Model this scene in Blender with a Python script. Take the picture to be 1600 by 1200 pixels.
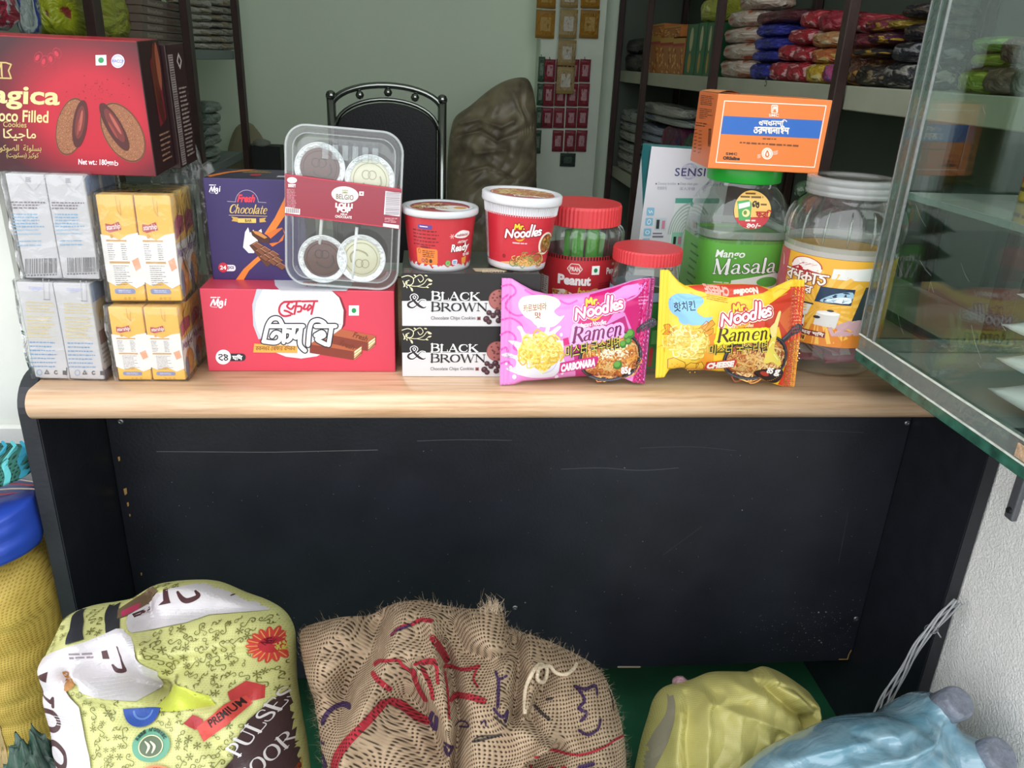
import bpy, bmesh, math, random
import numpy as np
from mathutils import Vector, Matrix
from mathutils.geometry import tessellate_polygon

for o in list(bpy.data.objects):
    bpy.data.objects.remove(o)
SC = bpy.context.scene
COL = SC.collection
PI = math.pi
rnd = random.Random(7)

# ------------------------------------------------------------------ camera
F = 1231.6
def _n(v): return v / np.linalg.norm(v)
_dy = _n(np.array([-121., 509., -F]))
_dz = np.array([130., 3011., F]); _dz = _n(_dz - _dz.dot(_dy) * _dy)
ROT = np.stack([np.cross(_dy, _dz), _dy, _dz])
CAM = np.array([0., -0.92, 1.129])
cd = bpy.data.cameras.new('camera'); cd.sensor_width = 36; cd.lens = 36 * F / 1600
cd.clip_start = .02; cd.clip_end = 200
cam = bpy.data.objects.new('camera', cd); COL.objects.link(cam)
cam.matrix_world = Matrix.Translation(Vector(CAM)) @ Matrix(ROT.tolist()).to_4x4()
SC.camera = cam
def ray(px, py): return ROT @ np.array([px - 800, 600 - py, -F])
def aty(px, py, y): r = ray(px, py); return CAM + r * (y - CAM[1]) / r[1]
def atz(px, py, z): r = ray(px, py); return CAM + r * (z - CAM[2]) / r[2]
def atx(px, py, x): r = ray(px, py); return CAM + r * (x - CAM[0]) / r[0]

# ------------------------------------------------------------------ sky, exposure
SC.view_settings.view_transform = 'Standard'; SC.view_settings.look = 'None'
SC.view_settings.gamma = 1; SC.view_settings.use_curve_mapping = False
SC.view_settings.exposure = 1.47
w = bpy.data.worlds.new('overcast sky'); SC.world = w; w.use_nodes = True
_nt = w.node_tree; _bg = _nt.nodes['Background']
_tc = _nt.nodes.new('ShaderNodeTexCoord'); _sx = _nt.nodes.new('ShaderNodeSeparateXYZ')
_cr = _nt.nodes.new('ShaderNodeValToRGB')
_nt.links.new(_tc.outputs['Generated'], _sx.inputs[0]); _nt.links.new(_sx.outputs['Z'], _cr.inputs[0])
_nt.links.new(_cr.outputs[0], _bg.inputs[0])
_cr.color_ramp.elements[0].color = (.96, .98, 1.0, 1); _cr.color_ramp.elements[0].position = 0
_cr.color_ramp.elements[1].color = (.95, .97, 1.0, 1); _cr.color_ramp.elements[1].position = .8
_bg.inputs[1].default_value = 1.0

# ------------------------------------------------------------------ materials
def lin(h):
    if isinstance(h, str):
        h = h.lstrip('#'); c = [int(h[i:i + 2], 16) / 255 for i in (0, 2, 4)]
    else: c = [x / 255 for x in h]
    return tuple(((x + .055) / 1.055) ** 2.4 if x > .04045 else x / 12.92 for x in c) + (1,)
_M = {}
def mat(c, rough=.45, spec=.5, metal=0, bump=None, vary=None, coat=0):
    """plain procedural surface; bump=(scale, strength), vary=(scale, amount)"""
    k = (c, rough, spec, metal, bump, vary, coat)
    if k in _M: return _M[k]
    m = bpy.data.materials.new('surface_' + str(c).strip('#')); m.use_nodes = True
    nt = m.node_tree; b = nt.nodes['Principled BSDF']
    b.inputs['Base Color'].default_value = lin(c); b.inputs['Roughness'].default_value = rough
    b.inputs['Specular IOR Level'].default_value = spec; b.inputs['Metallic'].default_value = metal
    b.inputs['Coat Weight'].default_value = coat; b.inputs['Coat Roughness'].default_value = .12
    if bump or vary:
        tc = nt.nodes.new('ShaderNodeTexCoord')
    if bump:
        n = nt.nodes.new('ShaderNodeTexNoise'); n.inputs['Scale'].default_value = bump[0]; n.inputs['Detail'].default_value = 4
        nt.links.new(tc.outputs['Object'], n.inputs['Vector'])
        u = nt.nodes.new('ShaderNodeBump'); u.inputs['Strength'].default_value = bump[1]; u.inputs['Distance'].default_value = .01
        nt.links.new(n.outputs[0], u.inputs['Height']); nt.links.new(u.outputs[0], b.inputs['Normal'])
    if vary:
        n = nt.nodes.new('ShaderNodeTexNoise'); n.inputs['Scale'].default_value = vary[0]; n.inputs['Detail'].default_value = 5
        nt.links.new(tc.outputs['Object'], n.inputs['Vector'])
        r = nt.nodes.new('ShaderNodeMapRange'); r.inputs[1].default_value = .3; r.inputs[2].default_value = .7
        r.inputs[3].default_value = 1 - vary[1]; r.inputs[4].default_value = 1 + vary[1]
        nt.links.new(n.outputs[0], r.inputs[0])
        x = nt.nodes.new('ShaderNodeMix'); x.data_type = 'RGBA'; x.blend_type = 'MULTIPLY'; x.inputs[0].default_value = 1
        x.inputs[6].default_value = lin(c); nt.links.new(r.outputs[0], x.inputs[7]); nt.links.new(x.outputs[2], b.inputs['Base Color'])
    _M[k] = m; return m
def clear(tint='#f4f7f5', rough=.04, ior=1.45, bump=None, white=0.0, name='clear plastic', gain=1.0):
    """thin see-through sheet: straight-through tint plus a Fresnel mirror and, if asked, some milkiness"""
    k = ('clear', tint, rough, ior, bump, white, gain)
    if k in _M: return _M[k]
    m = bpy.data.materials.new(name); m.use_nodes = True; nt = m.node_tree; nt.nodes.clear()
    out = nt.nodes.new('ShaderNodeOutputMaterial'); mx = nt.nodes.new('ShaderNodeMixShader')
    t = nt.nodes.new('ShaderNodeBsdfTransparent'); t.inputs[0].default_value = lin(tint)
    g = nt.nodes.new('ShaderNodeBsdfGlossy'); g.inputs['Roughness'].default_value = rough
    ge = nt.nodes.new('ShaderNodeNewGeometry'); dt = nt.nodes.new('ShaderNodeVectorMath'); dt.operation = 'DOT_PRODUCT'
    nt.links.new(ge.outputs['Incoming'], dt.inputs[0]); nt.links.new(ge.outputs['Normal'], dt.inputs[1])
    def mth(op, p, q):
        x = nt.nodes.new('ShaderNodeMath'); x.operation = op; x.use_clamp = op != 'ABSOLUTE'
        for i, y in enumerate((p, q)):
            if y is None: continue
            if isinstance(y, (int, float)): x.inputs[i].default_value = y
            else: nt.links.new(y, x.inputs[i])
        return x.outputs[0]
    F0 = ((ior - 1) / (ior + 1)) ** 2      # Schlick, the same from either side of the sheet
    fr = mth('ADD', mth('MULTIPLY', mth('POWER', mth('SUBTRACT', 1.0, mth('ABSOLUTE', dt.outputs['Value'], None)), 5.0), 1 - F0), F0)
    src = t
    if white:
        d = nt.nodes.new('ShaderNodeBsdfDiffuse'); d.inputs[0].default_value = (.9, .9, .9, 1)
        m2 = nt.nodes.new('ShaderNodeMixShader'); m2.inputs[0].default_value = white
        nt.links.new(t.outputs[0], m2.inputs[1]); nt.links.new(d.outputs[0], m2.inputs[2]); src = m2
    if bump:
        tc = nt.nodes.new('ShaderNodeTexCoord')
        n = nt.nodes.new('ShaderNodeTexNoise'); n.inputs['Scale'].default_value = bump[0]; n.inputs['Detail'].default_value = 3
        n.inputs['Distortion'].default_value = 1.0
        nt.links.new(tc.outputs['Object'], n.inputs['Vector'])
        u = nt.nodes.new('ShaderNodeBump'); u.inputs['Strength'].default_value = bump[1]; u.inputs['Distance'].default_value = .004
        nt.links.new(n.outputs[0], u.inputs['Height'])
        nt.links.new(u.outputs[0], g.inputs['Normal']); nt.links.new(u.outputs[0], dt.inputs[1])
    fac = fr
    if gain != 1:
        mm = nt.nodes.new('ShaderNodeMath'); mm.operation = 'MULTIPLY'; mm.inputs[1].default_value = gain; mm.use_clamp = True
        nt.links.new(fac, mm.inputs[0]); fac = mm.outputs[0]
    nt.links.new(fac, mx.inputs[0]); nt.links.new(src.outputs[0], mx.inputs[1]); nt.links.new(g.outputs[0], mx.inputs[2])
    nt.links.new(mx.outputs[0], out.inputs[0]); _M[k] = m; return m

# ------------------------------------------------------------------ objects
def obj(name, me, m=None, parent=None):
    if m is not None:
        for x in (m if isinstance(m, (list, tuple)) else [m]): me.materials.append(x)
    me.name = name
    o = bpy.data.objects.new(name, me); COL.objects.link(o)
    if parent is not None: o.parent = parent
    return o
def tag(o, label=None, cat=None, group=None, kind=None):
    if label: o['label'] = label
    if cat: o['category'] = cat
    if group: o['group'] = group
    if kind: o['kind'] = kind
    return o
def thing(name, label, cat, loc=(0, 0, 0), rot=(0, 0, 0), group=None):
    o = bpy.data.objects.new(name, None); COL.objects.link(o); o.empty_display_size = .02
    o.location = [float(v) for v in loc]; o.rotation_euler = rot
    return tag(o, label, cat, group)
def struct(name, me, m, label=None):
    return tag(obj(name, me, m), label, None, None, 'structure')
def smooth(me, on=True):
    me.polygons.foreach_set('use_smooth', [on] * len(me.polygons)); return me
def pymesh(v, f, sm=False, mi=None):
    me = bpy.data.meshes.new('m'); me.from_pydata([tuple(map(float, p)) for p in v], [], f)
    if mi is not None: me.polygons.foreach_set('material_index', mi)
    me.update()
    if sm: smooth(me)
    return me
def from_bm(bm, sm=False):
    bmesh.ops.recalc_face_normals(bm, faces=bm.faces)
    me = bpy.data.meshes.new('m'); bm.to_mesh(me); bm.free()
    if sm: smooth(me)
    return me
def bm_box(bm, x0, x1, y0, y1, z0, z1, bev=0, seg=1):
    r = bmesh.ops.create_cube(bm, size=1)
    bmesh.ops.scale(bm, vec=(x1 - x0, y1 - y0, z1 - z0), verts=r['verts'])
    bmesh.ops.translate(bm, vec=((x0 + x1) / 2, (y0 + y1) / 2, (z0 + z1) / 2), verts=r['verts'])
    if bev:
        ed = list({e for v in r['verts'] for e in v.link_edges})
        bmesh.ops.bevel(bm, geom=ed, offset=bev, segments=seg, affect='EDGES', profile=.5)
def box(x0, x1, y0, y1, z0, z1, bev=.0008, seg=1):
    bm = bmesh.new(); bm_box(bm, x0, x1, y0, y1, z0, z1, bev, seg); return from_bm(bm)
def gridmesh(fn, us, vs, closed=False, sm=True, uv=None):
    """surface from fn(u, v) -> 3 arrays"""
    U, V = np.meshgrid(us, vs, indexing='ij'); P = np.stack(fn(U, V), -1).reshape(-1, 3)
    nu, nv = len(us), len(vs); f = []
    for i in range(nu if closed else nu - 1):
        a = i * nv; b = ((i + 1) % nu) * nv
        for j in range(nv - 1): f.append((a + j, b + j, b + j + 1, a + j + 1))
    me = pymesh(P, f, sm)
    if uv is not None:
        Q = np.stack(uv(U, V), -1).reshape(-1, 2); lay = me.uv_layers.new(name='UVMap')
        idx = np.zeros(len(me.loops), int); me.loops.foreach_get('vertex_index', idx)
        lay.data.foreach_set('uv', Q[idx].astype(np.float32).ravel())
    return me
def lathe(prof, seg=64, exps=None, cap=True):
    """prof [(r, z)]; exps: superellipse exponent per ring (2 = round, 5 = squarish)"""
    v = []; f = []
    for k, (r, z) in enumerate(prof):
        e = exps[k] if exps else 2
        for i in range(seg):
            a = 2 * PI * i / seg; c, s = math.cos(a), math.sin(a)
            q = (abs(c) ** e + abs(s) ** e) ** (-1 / e)
            v.append((r * q * c, r * q * s, z))
    for k in range(len(prof) - 1):
        for i in range(seg):
            j = (i + 1) % seg
            f.append((k * seg + i, k * seg + j, (k + 1) * seg + j, (k + 1) * seg + i))
    if cap:
        if prof[0][0] > 1e-5: f.append(tuple(range(seg - 1, -1, -1)))
        if prof[-1][0] > 1e-5: f.append(tuple((len(prof) - 1) * seg + i for i in range(seg)))
    me = pymesh(v, f, True)
    for p in me.polygons:
        if len(p.vertices) > 4: p.use_smooth = False
    return me
def catmull(pts, n=6, closed=False):
    P = [np.array(p, float) for p in pts]
    if len(P) < 3: return P
    out = []; N = len(P)
    rng = range(N) if closed else range(N - 1)
    for i in rng:
        if closed: p0, p1, p2, p3 = P[i - 1], P[i], P[(i + 1) % N], P[(i + 2) % N]
        else: p0, p1, p2, p3 = P[max(i - 1, 0)], P[i], P[i + 1], P[min(i + 2, N - 1)]
        for k in range(n):
            t = k / n
            out.append(.5 * (2 * p1 + (p2 - p0) * t + (2 * p0 - 5 * p1 + 4 * p2 - p3) * t * t + (3 * p1 - p0 - 3 * p2 + p3) * t ** 3))
    if not closed: out.append(P[-1])
    return out
def tube(path, r, seg=10, smoothn=0, closed=False):
    P = catmull(path, smoothn, closed) if smoothn else [np.array(p, float) for p in path]
    v = []; f = []; n = len(P); up = np.array([.13, .31, .94])
    for i, p in enumerate(P):
        a = P[i - 1] if (i or closed) else P[0]; b = P[(i + 1) % n] if (i < n - 1 or closed) else P[-1]
        t = _n(b - a); s = _n(np.cross(t, up)); q = np.cross(s, t)
        rr = r[i] if isinstance(r, (list, tuple)) else r
        for k in range(seg):
            an = 2 * PI * k / seg; v.append(p + rr * (math.cos(an) * s + math.sin(an) * q))
    for i in range(n if closed else n - 1):
        for k in range(seg):
            l = (k + 1) % seg; j = (i + 1) % n
            f.append((i * seg + k, i * seg + l, j * seg + l, j * seg + k))
    if not closed:
        f.append(tuple(range(seg - 1, -1, -1))); f.append(tuple((n - 1) * seg + k for k in range(seg)))
    return pymesh(v, f, True)

# ------------------------------------------------------------------ flat print on surfaces
_T = {}
def text_tris(s, bold=0.0, shear=0.0, space=1.0):
    k = (s, bold, shear, space)
    if k in _T: return _T[k]
    c = bpy.data.curves.new('t', 'FONT'); c.body = s; c.size = 1; c.offset = bold; c.shear = shear; c.resolution_u = 3
    c.space_character = space
    c.fill_mode = 'FRONT'
    o = bpy.data.objects.new('t', c); COL.objects.link(o)
    dg = bpy.context.evaluated_depsgraph_get(); me = o.evaluated_get(dg).to_mesh()
    me.calc_loop_triangles()
    co = np.zeros(len(me.vertices) * 3); me.vertices.foreach_get('co', co); co = co.reshape(-1, 3)[:, :2]
    ti = np.zeros(len(me.loop_triangles) * 3, int); me.loop_triangles.foreach_get('vertices', ti)
    t = co[ti.reshape(-1, 3)] if len(ti) else np.zeros((0, 3, 2))
    o.to_mesh_clear(); bpy.data.objects.remove(o); bpy.data.curves.remove(c)
    _T[k] = t; return t
def homog(quad, dst):
    A = []
    for (x, y), (u, v) in zip(quad, dst):
        A.append([x, y, 1, 0, 0, 0, -u * x, -u * y, -u]); A.append([0, 0, 0, x, y, 1, -v * x, -v * y, -v])
    return np.linalg.svd(np.array(A, float))[2][-1].reshape(3, 3)
_jit = random.Random(99)
class Print:
    """collects coloured shapes drawn on a flat artwork (y down, any unit) and lays them on a surface
    fn(u, v, h) -> x, y, z. quad: the artwork's corners tl, tr, br, bl, which go to a w x h sheet."""
    def __init__(s, fn, quad, w=1, h=1, sub=None, rough=.4, lift=.00014, matfn=None):
        s.fn, s.sub, s.rough, s.lift = fn, sub, rough, lift; s.H = homog(quad, [(0, h), (w, h), (w, 0), (0, 0)])
        s.parts = []; s.matfn = matfn or (lambda c: mat(c, rough)); s.keep = None; s.T = None
    def add(s, tris, c, z):
        t = np.asarray(tris, float)
        if len(t):
            z = z + np.array([_jit.random() * .3 for _ in range(len(t))])   # a hair of height so that overlapping shapes never share a plane
            if s.T is not None: t = s.T(t)
            s.parts.append((t, c, z))
    def poly(s, pts, c, z=1, holes=(), sm=0):
        if sm: pts = catmull(pts, sm, True)
        loops = [[Vector((p[0], p[1], 0)) for p in pts]] + [[Vector((p[0], p[1], 0)) for p in h] for h in holes]
        flat = [v for l in loops for v in l]
        s.add([[flat[i][:2] for i in t] for t in tessellate_polygon(loops)], c, z)
    def rect(s, x0, y0, x1, y1, c, z=1): s.poly([(x0, y0), (x1, y0), (x1, y1), (x0, y1)], c, z)
    def ell(s, x, y, rx, ry, c, z=1, n=28, rot=0, ring=None, a0=0, a1=2 * PI):
        cs, sn = math.cos(rot), math.sin(rot); full = a1 - a0 > 6.28
        A = [a0 + (a1 - a0) * i / n for i in range(n + (0 if full else 1))]
        P = lambda q: [(x + q * rx * math.cos(a) * cs - q * ry * math.sin(a) * sn, y + q * rx * math.cos(a) * sn + q * ry * math.sin(a) * cs) for a in A]
        o = P(1); t = []
        if ring:
            i_ = P(ring); m = len(o)
            for k in range(m if full else m - 1):
                l = (k + 1) % m; t += [[o[k], o[l], i_[l]], [o[k], i_[l], i_[k]]]
        else:
            for k in range(len(o) if full else len(o) - 1): t.append([(x, y), o[k], o[(k + 1) % len(o)]])
        s.add(t, c, z)
    def rrect(s, x0, y0, x1, y1, r, c, z=1):
        P = []
        for cx, cy, a in ((x1 - r, y1 - r, 0), (x0 + r, y1 - r, PI / 2), (x0 + r, y0 + r, PI), (x1 - r, y0 + r, 1.5 * PI)):
            P += [(cx + r * math.cos(a + k * PI / 10), cy + r * math.sin(a + k * PI / 10)) for k in range(6)]
        s.poly(P, c, z)
    def stroke(s, pts, wd, c, z=1, sm=5, closed=False, cap=True):
        W = list(wd) if isinstance(wd, (list, tuple)) else [wd] * len(pts)
        Q = [(p[0], p[1], q) for p, q in zip(pts, W)]
        Q = catmull(Q, sm, closed) if sm and len(Q) > 2 else [np.array(q, float) for q in Q]
        if closed: Q = list(Q) + [Q[0]]
        t = []
        for a, b in zip(Q[:-1], Q[1:]):
            d = b[:2] - a[:2]; L = np.hypot(*d)
            if L < 1e-9: continue
            n = np.array([-d[1], d[0]]) / L
            p, q, r_, u = a[:2] + n * a[2] / 2, a[:2] - n * a[2] / 2, b[:2] - n * b[2] / 2, b[:2] + n * b[2] / 2
            t += [[p, q, r_], [p, r_, u]]
        ends = range(len(Q)) if cap else range(1, len(Q) - 1)
        m = 8
        for i in ends:
            x, y, q = Q[i]; q = q / 2
            C = [(x + q * math.cos(2 * PI * k / m), y + q * math.sin(2 * PI * k / m)) for k in range(m)]
            t += [[C[0], C[k], C[k + 1]] for k in range(1, m - 1)]
        s.add(t, c, z)
    def text(s, txt, x0, y0, x1, y1, c, z=2, bold=0.0, rot=0.0, shear=0.0, space=1.0, slope=0.0):
        """fits the text into the box; rot about its centre (radians, clockwise in art), slope shears the baseline"""
        t = text_tris(txt, bold, shear, space)
        if not len(t): return
        lo = t.reshape(-1, 2).min(0); hi = t.reshape(-1, 2).max(0)
        q = (t - lo) / np.maximum(hi - lo, 1e-6); cx, cy = (x0 + x1) / 2, (y0 + y1) / 2
        X = (q[..., 0] - .5) * (x1 - x0); Y = (.5 - q[..., 1]) * (y1 - y0)
        Y = Y + slope * X
        cs, sn = math.cos(rot), math.sin(rot)
        s.add(np.stack([cx + X * cs - Y * sn, cy + X * sn + Y * cs], -1), c, z)
    def words(s, x0, y0, x1, rows, dy, th, c, z=2, seed=1, full=.95, slope=0.0, ragged=.25, wl=(2, 7)):
        """rows of short dashes, for print too small to read in the photograph"""
        r = random.Random(seed); t = []
        for k in range(rows):
            y = y0 + k * dy; x = x0; e = x0 + (x1 - x0) * full * (1 - ragged * r.random())
            while x < e:
                L = r.uniform(*wl) * th; b = min(x + L, e); hh = th * r.uniform(.75, 1.1); q = slope * (x - x0); q2 = slope * (b - x0)
                t += [[(x, y + q), (b, y + q2), (b, y + hh + q2)], [(x, y + q), (b, y + hh + q2), (x, y + hh + q)]]
                x = b + th * .7
        s.add(t, c, z)
    def strokes(s, L, c, wd, z=2, ox=0, oy=0, k=1.0, ky=None, sm=4, sh=0.0):
        """a list of centre-line strokes scaled into place: lettering drawn by hand"""
        ky = ky or k
        for p in L: s.stroke([(ox + q[0] * k + sh * q[1] * ky, oy + q[1] * ky) for q in p], wd, c, z, sm if len(p) > 2 else 0)
    def build(s, name, parent, label=None):
        by = {}
        for t, c, z in s.parts: by.setdefault(c, []).append((t, np.broadcast_to(np.asarray(z, float), (len(t),))))
        V = []; MI = []; mats = []
        for k, (c, L) in enumerate(by.items()):
            t = np.concatenate([a for a, _ in L]); z = np.concatenate([b for _, b in L])
            q = np.concatenate([t, np.ones(t.shape[:2] + (1,))], -1) @ s.H.T; q = q[..., :2] / q[..., 2:]
            if s.sub:
                for _ in range(9):
                    e = np.stack([np.linalg.norm(q[:, i] - q[:, (i + 1) % 3], axis=1) for i in range(3)], 1)
                    big = e.max(1) > s.sub
                    if not big.any(): break
                    j = e.argmax(1)[big]; B = q[big]; zb = z[big]; I = np.arange(len(B))
                    a, b, d = B[I, j], B[I, (j + 1) % 3], B[I, (j + 2) % 3]; mm = (a + b) / 2
                    q = np.concatenate([q[~big], np.stack([a, mm, d], 1), np.stack([mm, b, d], 1)])
                    z = np.concatenate([z[~big], zb, zb])
            if s.keep is not None:
                ok = s.keep(q[..., 0], q[..., 1]).all(1); q, z = q[ok], z[ok]
                if not len(q): continue
            zz = np.repeat(z[:, None], 3, 1) * s.lift
            P = np.stack(np.broadcast_arrays(*s.fn(q[..., 0], q[..., 1], zz)), -1)
            V.append(P.reshape(-1, 3)); MI.append(np.full(len(P), len(mats))); mats.append(s.matfn(c))
        V = np.concatenate(V); n = len(V) // 3
        me = bpy.data.meshes.new(name); me.vertices.add(n * 3); me.vertices.foreach_set('co', V.astype(np.float32).ravel())
        me.loops.add(n * 3); me.loops.foreach_set('vertex_index', np.arange(n * 3, dtype=np.int32))
        me.polygons.add(n); me.polygons.foreach_set('loop_start', np.arange(0, n * 3, 3, dtype=np.int32))
        me.polygons.foreach_set('material_index', np.concatenate(MI).astype(np.int32)); me.update(calc_edges=True)
        o = obj(name, me, mats, parent)
        if label: o['label'] = label
        return o
def front(w, d): return lambda u, v, h: (u - w / 2, -d / 2 - h, v)
def top(w, d, H): return lambda u, v, h: (u - w / 2, v - d / 2, H + h)
def left(w, d): return lambda u, v, h: (-w / 2 - h, d / 2 - u, v)
def right(w, d): return lambda u, v, h: (w / 2 + h, u - d / 2, v)
def sq(w, h): return [(0, 0), (w, 0), (w, h), (0, h)]

# hand-drawn serif letters: width, then strokes of (points, widths); y up, cap height 1
A_, B_ = .17, .055
def _ser(x, y, w=.17): return ([(x - w, y), (x + w, y)], B_)
SERIF = {
 'B': (.72, [([(.15, 0), (.15, 1)], A_), ([(.05, .97), (.4, .97), (.57, .87), (.57, .66), (.4, .54), (.15, .53)], [B_, .07, .15, .15, .07, B_]), ([(.4, .54), (.63, .42), (.63, .14), (.42, .03), (.05, .03)], [.06, .15, .16, .07, B_])]),
 'L': (.66, [([(.15, 0), (.15, 1)], A_), _ser(.15, .97, .13), ([(.02, .03), (.58, .03), (.62, .28)], B_)]),
 'A': (.86, [([(.1, 0), (.42, 1)], .07), ([(.42, 1), (.75, 0)], A_), ([(.2, .34), (.62, .34)], B_), _ser(.1, .02, .11), _ser(.75, .02, .13)]),
 'C': (.8, [([(.72, .72), (.66, .92), (.44, .98), (.2, .85), (.1, .5), (.2, .15), (.45, .02), (.66, .1), (.74, .28)], [.09, .06, .07, .16, .18, .16, .07, .06, .06])]),
 'K': (.82, [([(.15, 0), (.15, 1)], A_), _ser(.15, .97, .13), _ser(.15, .03, .13), ([(.2, .42), (.68, .97)], .06), ([(.34, .58), (.74, .02)], A_), _ser(.67, .97, .11), _ser(.74, .03, .11)]),
 'R': (.8, [([(.15, 0), (.15, 1)], A_), _ser(.15, .03, .13), ([(.03, .97), (.4, .97), (.58, .85), (.58, .64), (.4, .5), (.15, .49)], [B_, .07, .15, .15, .07, B_]), ([(.38, .5), (.76, .02)], .16), _ser(.77, .03, .08)]),
 'O': (.9, [([(.45, .98), (.2, .85), (.1, .5), (.2, .15), (.45, .02), (.7, .15), (.8, .5), (.7, .85), (.45, .98)], [.06, .15, .18, .15, .06, .15, .18, .15, .06])]),
 'W': (1.16, [([(.08, 1), (.34, 0)], A_), ([(.34, 0), (.58, .95)], .06), ([(.58, .95), (.82, 0)], A_), ([(.82, 0), (1.08, 1)], .06), _ser(.08, .97, .12), _ser(1.07, .97, .11)]),
 'N': (.92, [([(.14, 0), (.14, .97)], .06), ([(.14, .97), (.76, .02)], A_), ([(.76, 0), (.76, 1)], .06), _ser(.14, .03, .11), _ser(.76, .97, .11), _ser(.1, .97, .07)]),
 'P': (.7, [([(.15, 0), (.15, 1)], A_), _ser(.15, .03, .14), ([(.03, .97), (.4, .97), (.58, .84), (.58, .6), (.4, .45), (.15, .44)], [B_, .07, .15, .15, .07, B_])]),
 'U': (.86, [([(.14, 1), (.14, .3), (.24, .06), (.45, .02), (.64, .1), (.7, .3), (.7, 1)], [A_, A_, .12, .08, .07, .06, .06]), _ser(.14, .97, .13), _ser(.7, .97, .11)]),
 'S': (.66, [([(.54, .74), (.5, .92), (.32, .98), (.13, .88), (.13, .68), (.34, .52), (.54, .36), (.56, .14), (.34, .02), (.14, .08), (.08, .28)], [.06, .06, .07, .12, .14, .17, .14, .12, .07, .06, .06])]),
 'E': (.7, [([(.15, 0), (.15, 1)], A_), ([(.03, .97), (.56, .97), (.58, .76)], B_), ([(.15, .52), (.44, .52)], B_), ([(.03, .03), (.58, .03), (.62, .26)], B_)]),
 'M': (1.06, [([(.13, 0), (.13, 1)], .06), ([(.13, 1), (.5, .05)], A_), ([(.5, .05), (.86, 1)], .06), ([(.86, 0), (.86, 1)], A_), _ser(.13, .03, .1), _ser(.86, .03, .12)]),
 'F': (.66, [([(.15, 0), (.15, 1)], A_), _ser(.15, .03, .14), ([(.03, .97), (.56, .97), (.58, .76)], B_), ([(.15, .52), (.44, .52)], B_)]),
 'D': (.86, [([(.15, 0), (.15, 1)], A_), ([(.03, .97), (.42, .97), (.7, .8), (.76, .5), (.7, .2), (.42, .03), (.03, .03)], [B_, .07, .15, .18, .15, .07, B_])]),
 'Y': (.8, [([(.08, 1), (.4, .48)], A_), ([(.72, 1), (.4, .48)], .06), ([(.4, .48), (.4, 0)], A_), _ser(.4, .03, .14), _ser(.1, .97, .1), _ser(.7, .97, .09)]),
 'I': (.36, [([(.17, 0), (.17, 1)], A_), _ser(.17, .97, .13), _ser(.17, .03, .13)]),
 'a': (.6, [([(.1, .5), (.2, .64), (.38, .62), (.43, .46), (.43, .1), (.52, .02), (.58, .06)], [.08, .07, .09, .13, .13, .07, .05]), ([(.43, .38), (.2, .32), (.09, .18), (.17, .03), (.33, .05), (.43, .16)], [.05, .07, .14, .1, .07, .05])]),
 'm': (1.04, [([(.13, 0), (.13, .62)], .14), ([(.13, .48), (.28, .64), (.42, .6), (.47, .44), (.47, 0)], [.05, .08, .1, .14, .14]), ([(.47, .48), (.62, .64), (.76, .6), (.81, .44), (.81, .08), (.9, .02)], [.05, .08, .1, .14, .14, .05]), ([(.02, .58), (.13, .63)], .06)]),
 'n': (.7, [([(.13, 0), (.13, .62)], .14), ([(.13, .48), (.28, .64), (.42, .6), (.47, .44), (.47, .08), (.56, .02), (.62, .06)], [.05, .08, .1, .14, .14, .06, .05]), ([(.02, .58), (.13, .63)], .06)]),
 'e': (.58, [([(.1, .34), (.47, .36), (.45, .55), (.3, .64), (.14, .53), (.09, .32), (.15, .1), (.32, .01), (.5, .12)], [.05, .05, .09, .07, .12, .14, .12, .07, .05])]),
 's': (.5, [([(.4, .5), (.35, .62), (.2, .63), (.11, .52), (.2, .38), (.37, .27), (.42, .12), (.28, .0), (.12, .04), (.07, .16)], [.05, .06, .08, .11, .12, .13, .11, .07, .06, .06])]),
 'l': (.3, [([(.15, 0), (.15, 1)], .14), _ser(.15, .02, .1)]),
 'h': (.68, [([(.13, 0), (.13, 1)], .12), ([(.13, .45), (.28, .63), (.42, .58), (.46, .4), (.46, .08), (.55, .02), (.62, .08)], [.05, .07, .09, .12, .12, .06, .04])]),
 'o': (.6, [([(.3, .63), (.13, .53), (.08, .32), (.14, .1), (.3, .01), (.46, .1), (.51, .32), (.46, .53), (.3, .63)], [.05, .1, .12, .1, .05, .1, .12, .1, .05])]),
 'c': (.52, [([(.44, .48), (.38, .62), (.22, .62), (.1, .48), (.09, .25), (.17, .05), (.33, .01), (.48, .14)], [.1, .06, .08, .12, .13, .1, .06, .04])]),
 't': (.42, [([(.2, .9), (.18, .2), (.24, .03), (.4, .08)], [.06, .12, .08, .04]), ([(.04, .62), (.38, .62)], .05)]),
 '&': (1.0, [([(.9, .55), (.7, .56), (.52, .25), (.3, .03), (.1, .12), (.1, .36), (.4, .6), (.5, .8), (.38, .96), (.24, .85), (.3, .62), (.6, .18), (.82, .02), (.95, .1)], [.04, .05, .06, .09, .14, .14, .08, .09, .07, .12, .14, .17, .1, .04])]),
 ' ': (.35, []),
}
def serif(P, txt, x0, yb, x1, cap, c, z=2, slope=0.0, slant=0.0, fat=1.0, grow=0.0, small=None):
    """serif lettering: baseline from (x0, yb), width to x1, cap height in art units; small=(factor) makes small capitals after the first"""
    tot = 0; L = []
    for i, ch in enumerate(txt):
        g = SERIF[ch]; k = 1.0 if (small is None or i == 0) else small
        L.append((tot, g, k)); tot += g[0] * k
    sx = (x1 - x0) / tot
    for x, g, k in L:
        for pts, wd in g[1]:
            q = [(x0 + (x + p[0] * k) * sx + slant * p[1] * k * cap, yb - p[1] * k * cap + slope * (x + p[0] * k) * sx) for p in pts]
            ww = [(u * fat + grow) * (sx + cap) / 2 * (k ** .5) for u in (wd if isinstance(wd, list) else [wd] * len(pts))]
            P.stroke(q, ww, c, z, 5 if len(pts) > 2 else 0)
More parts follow.
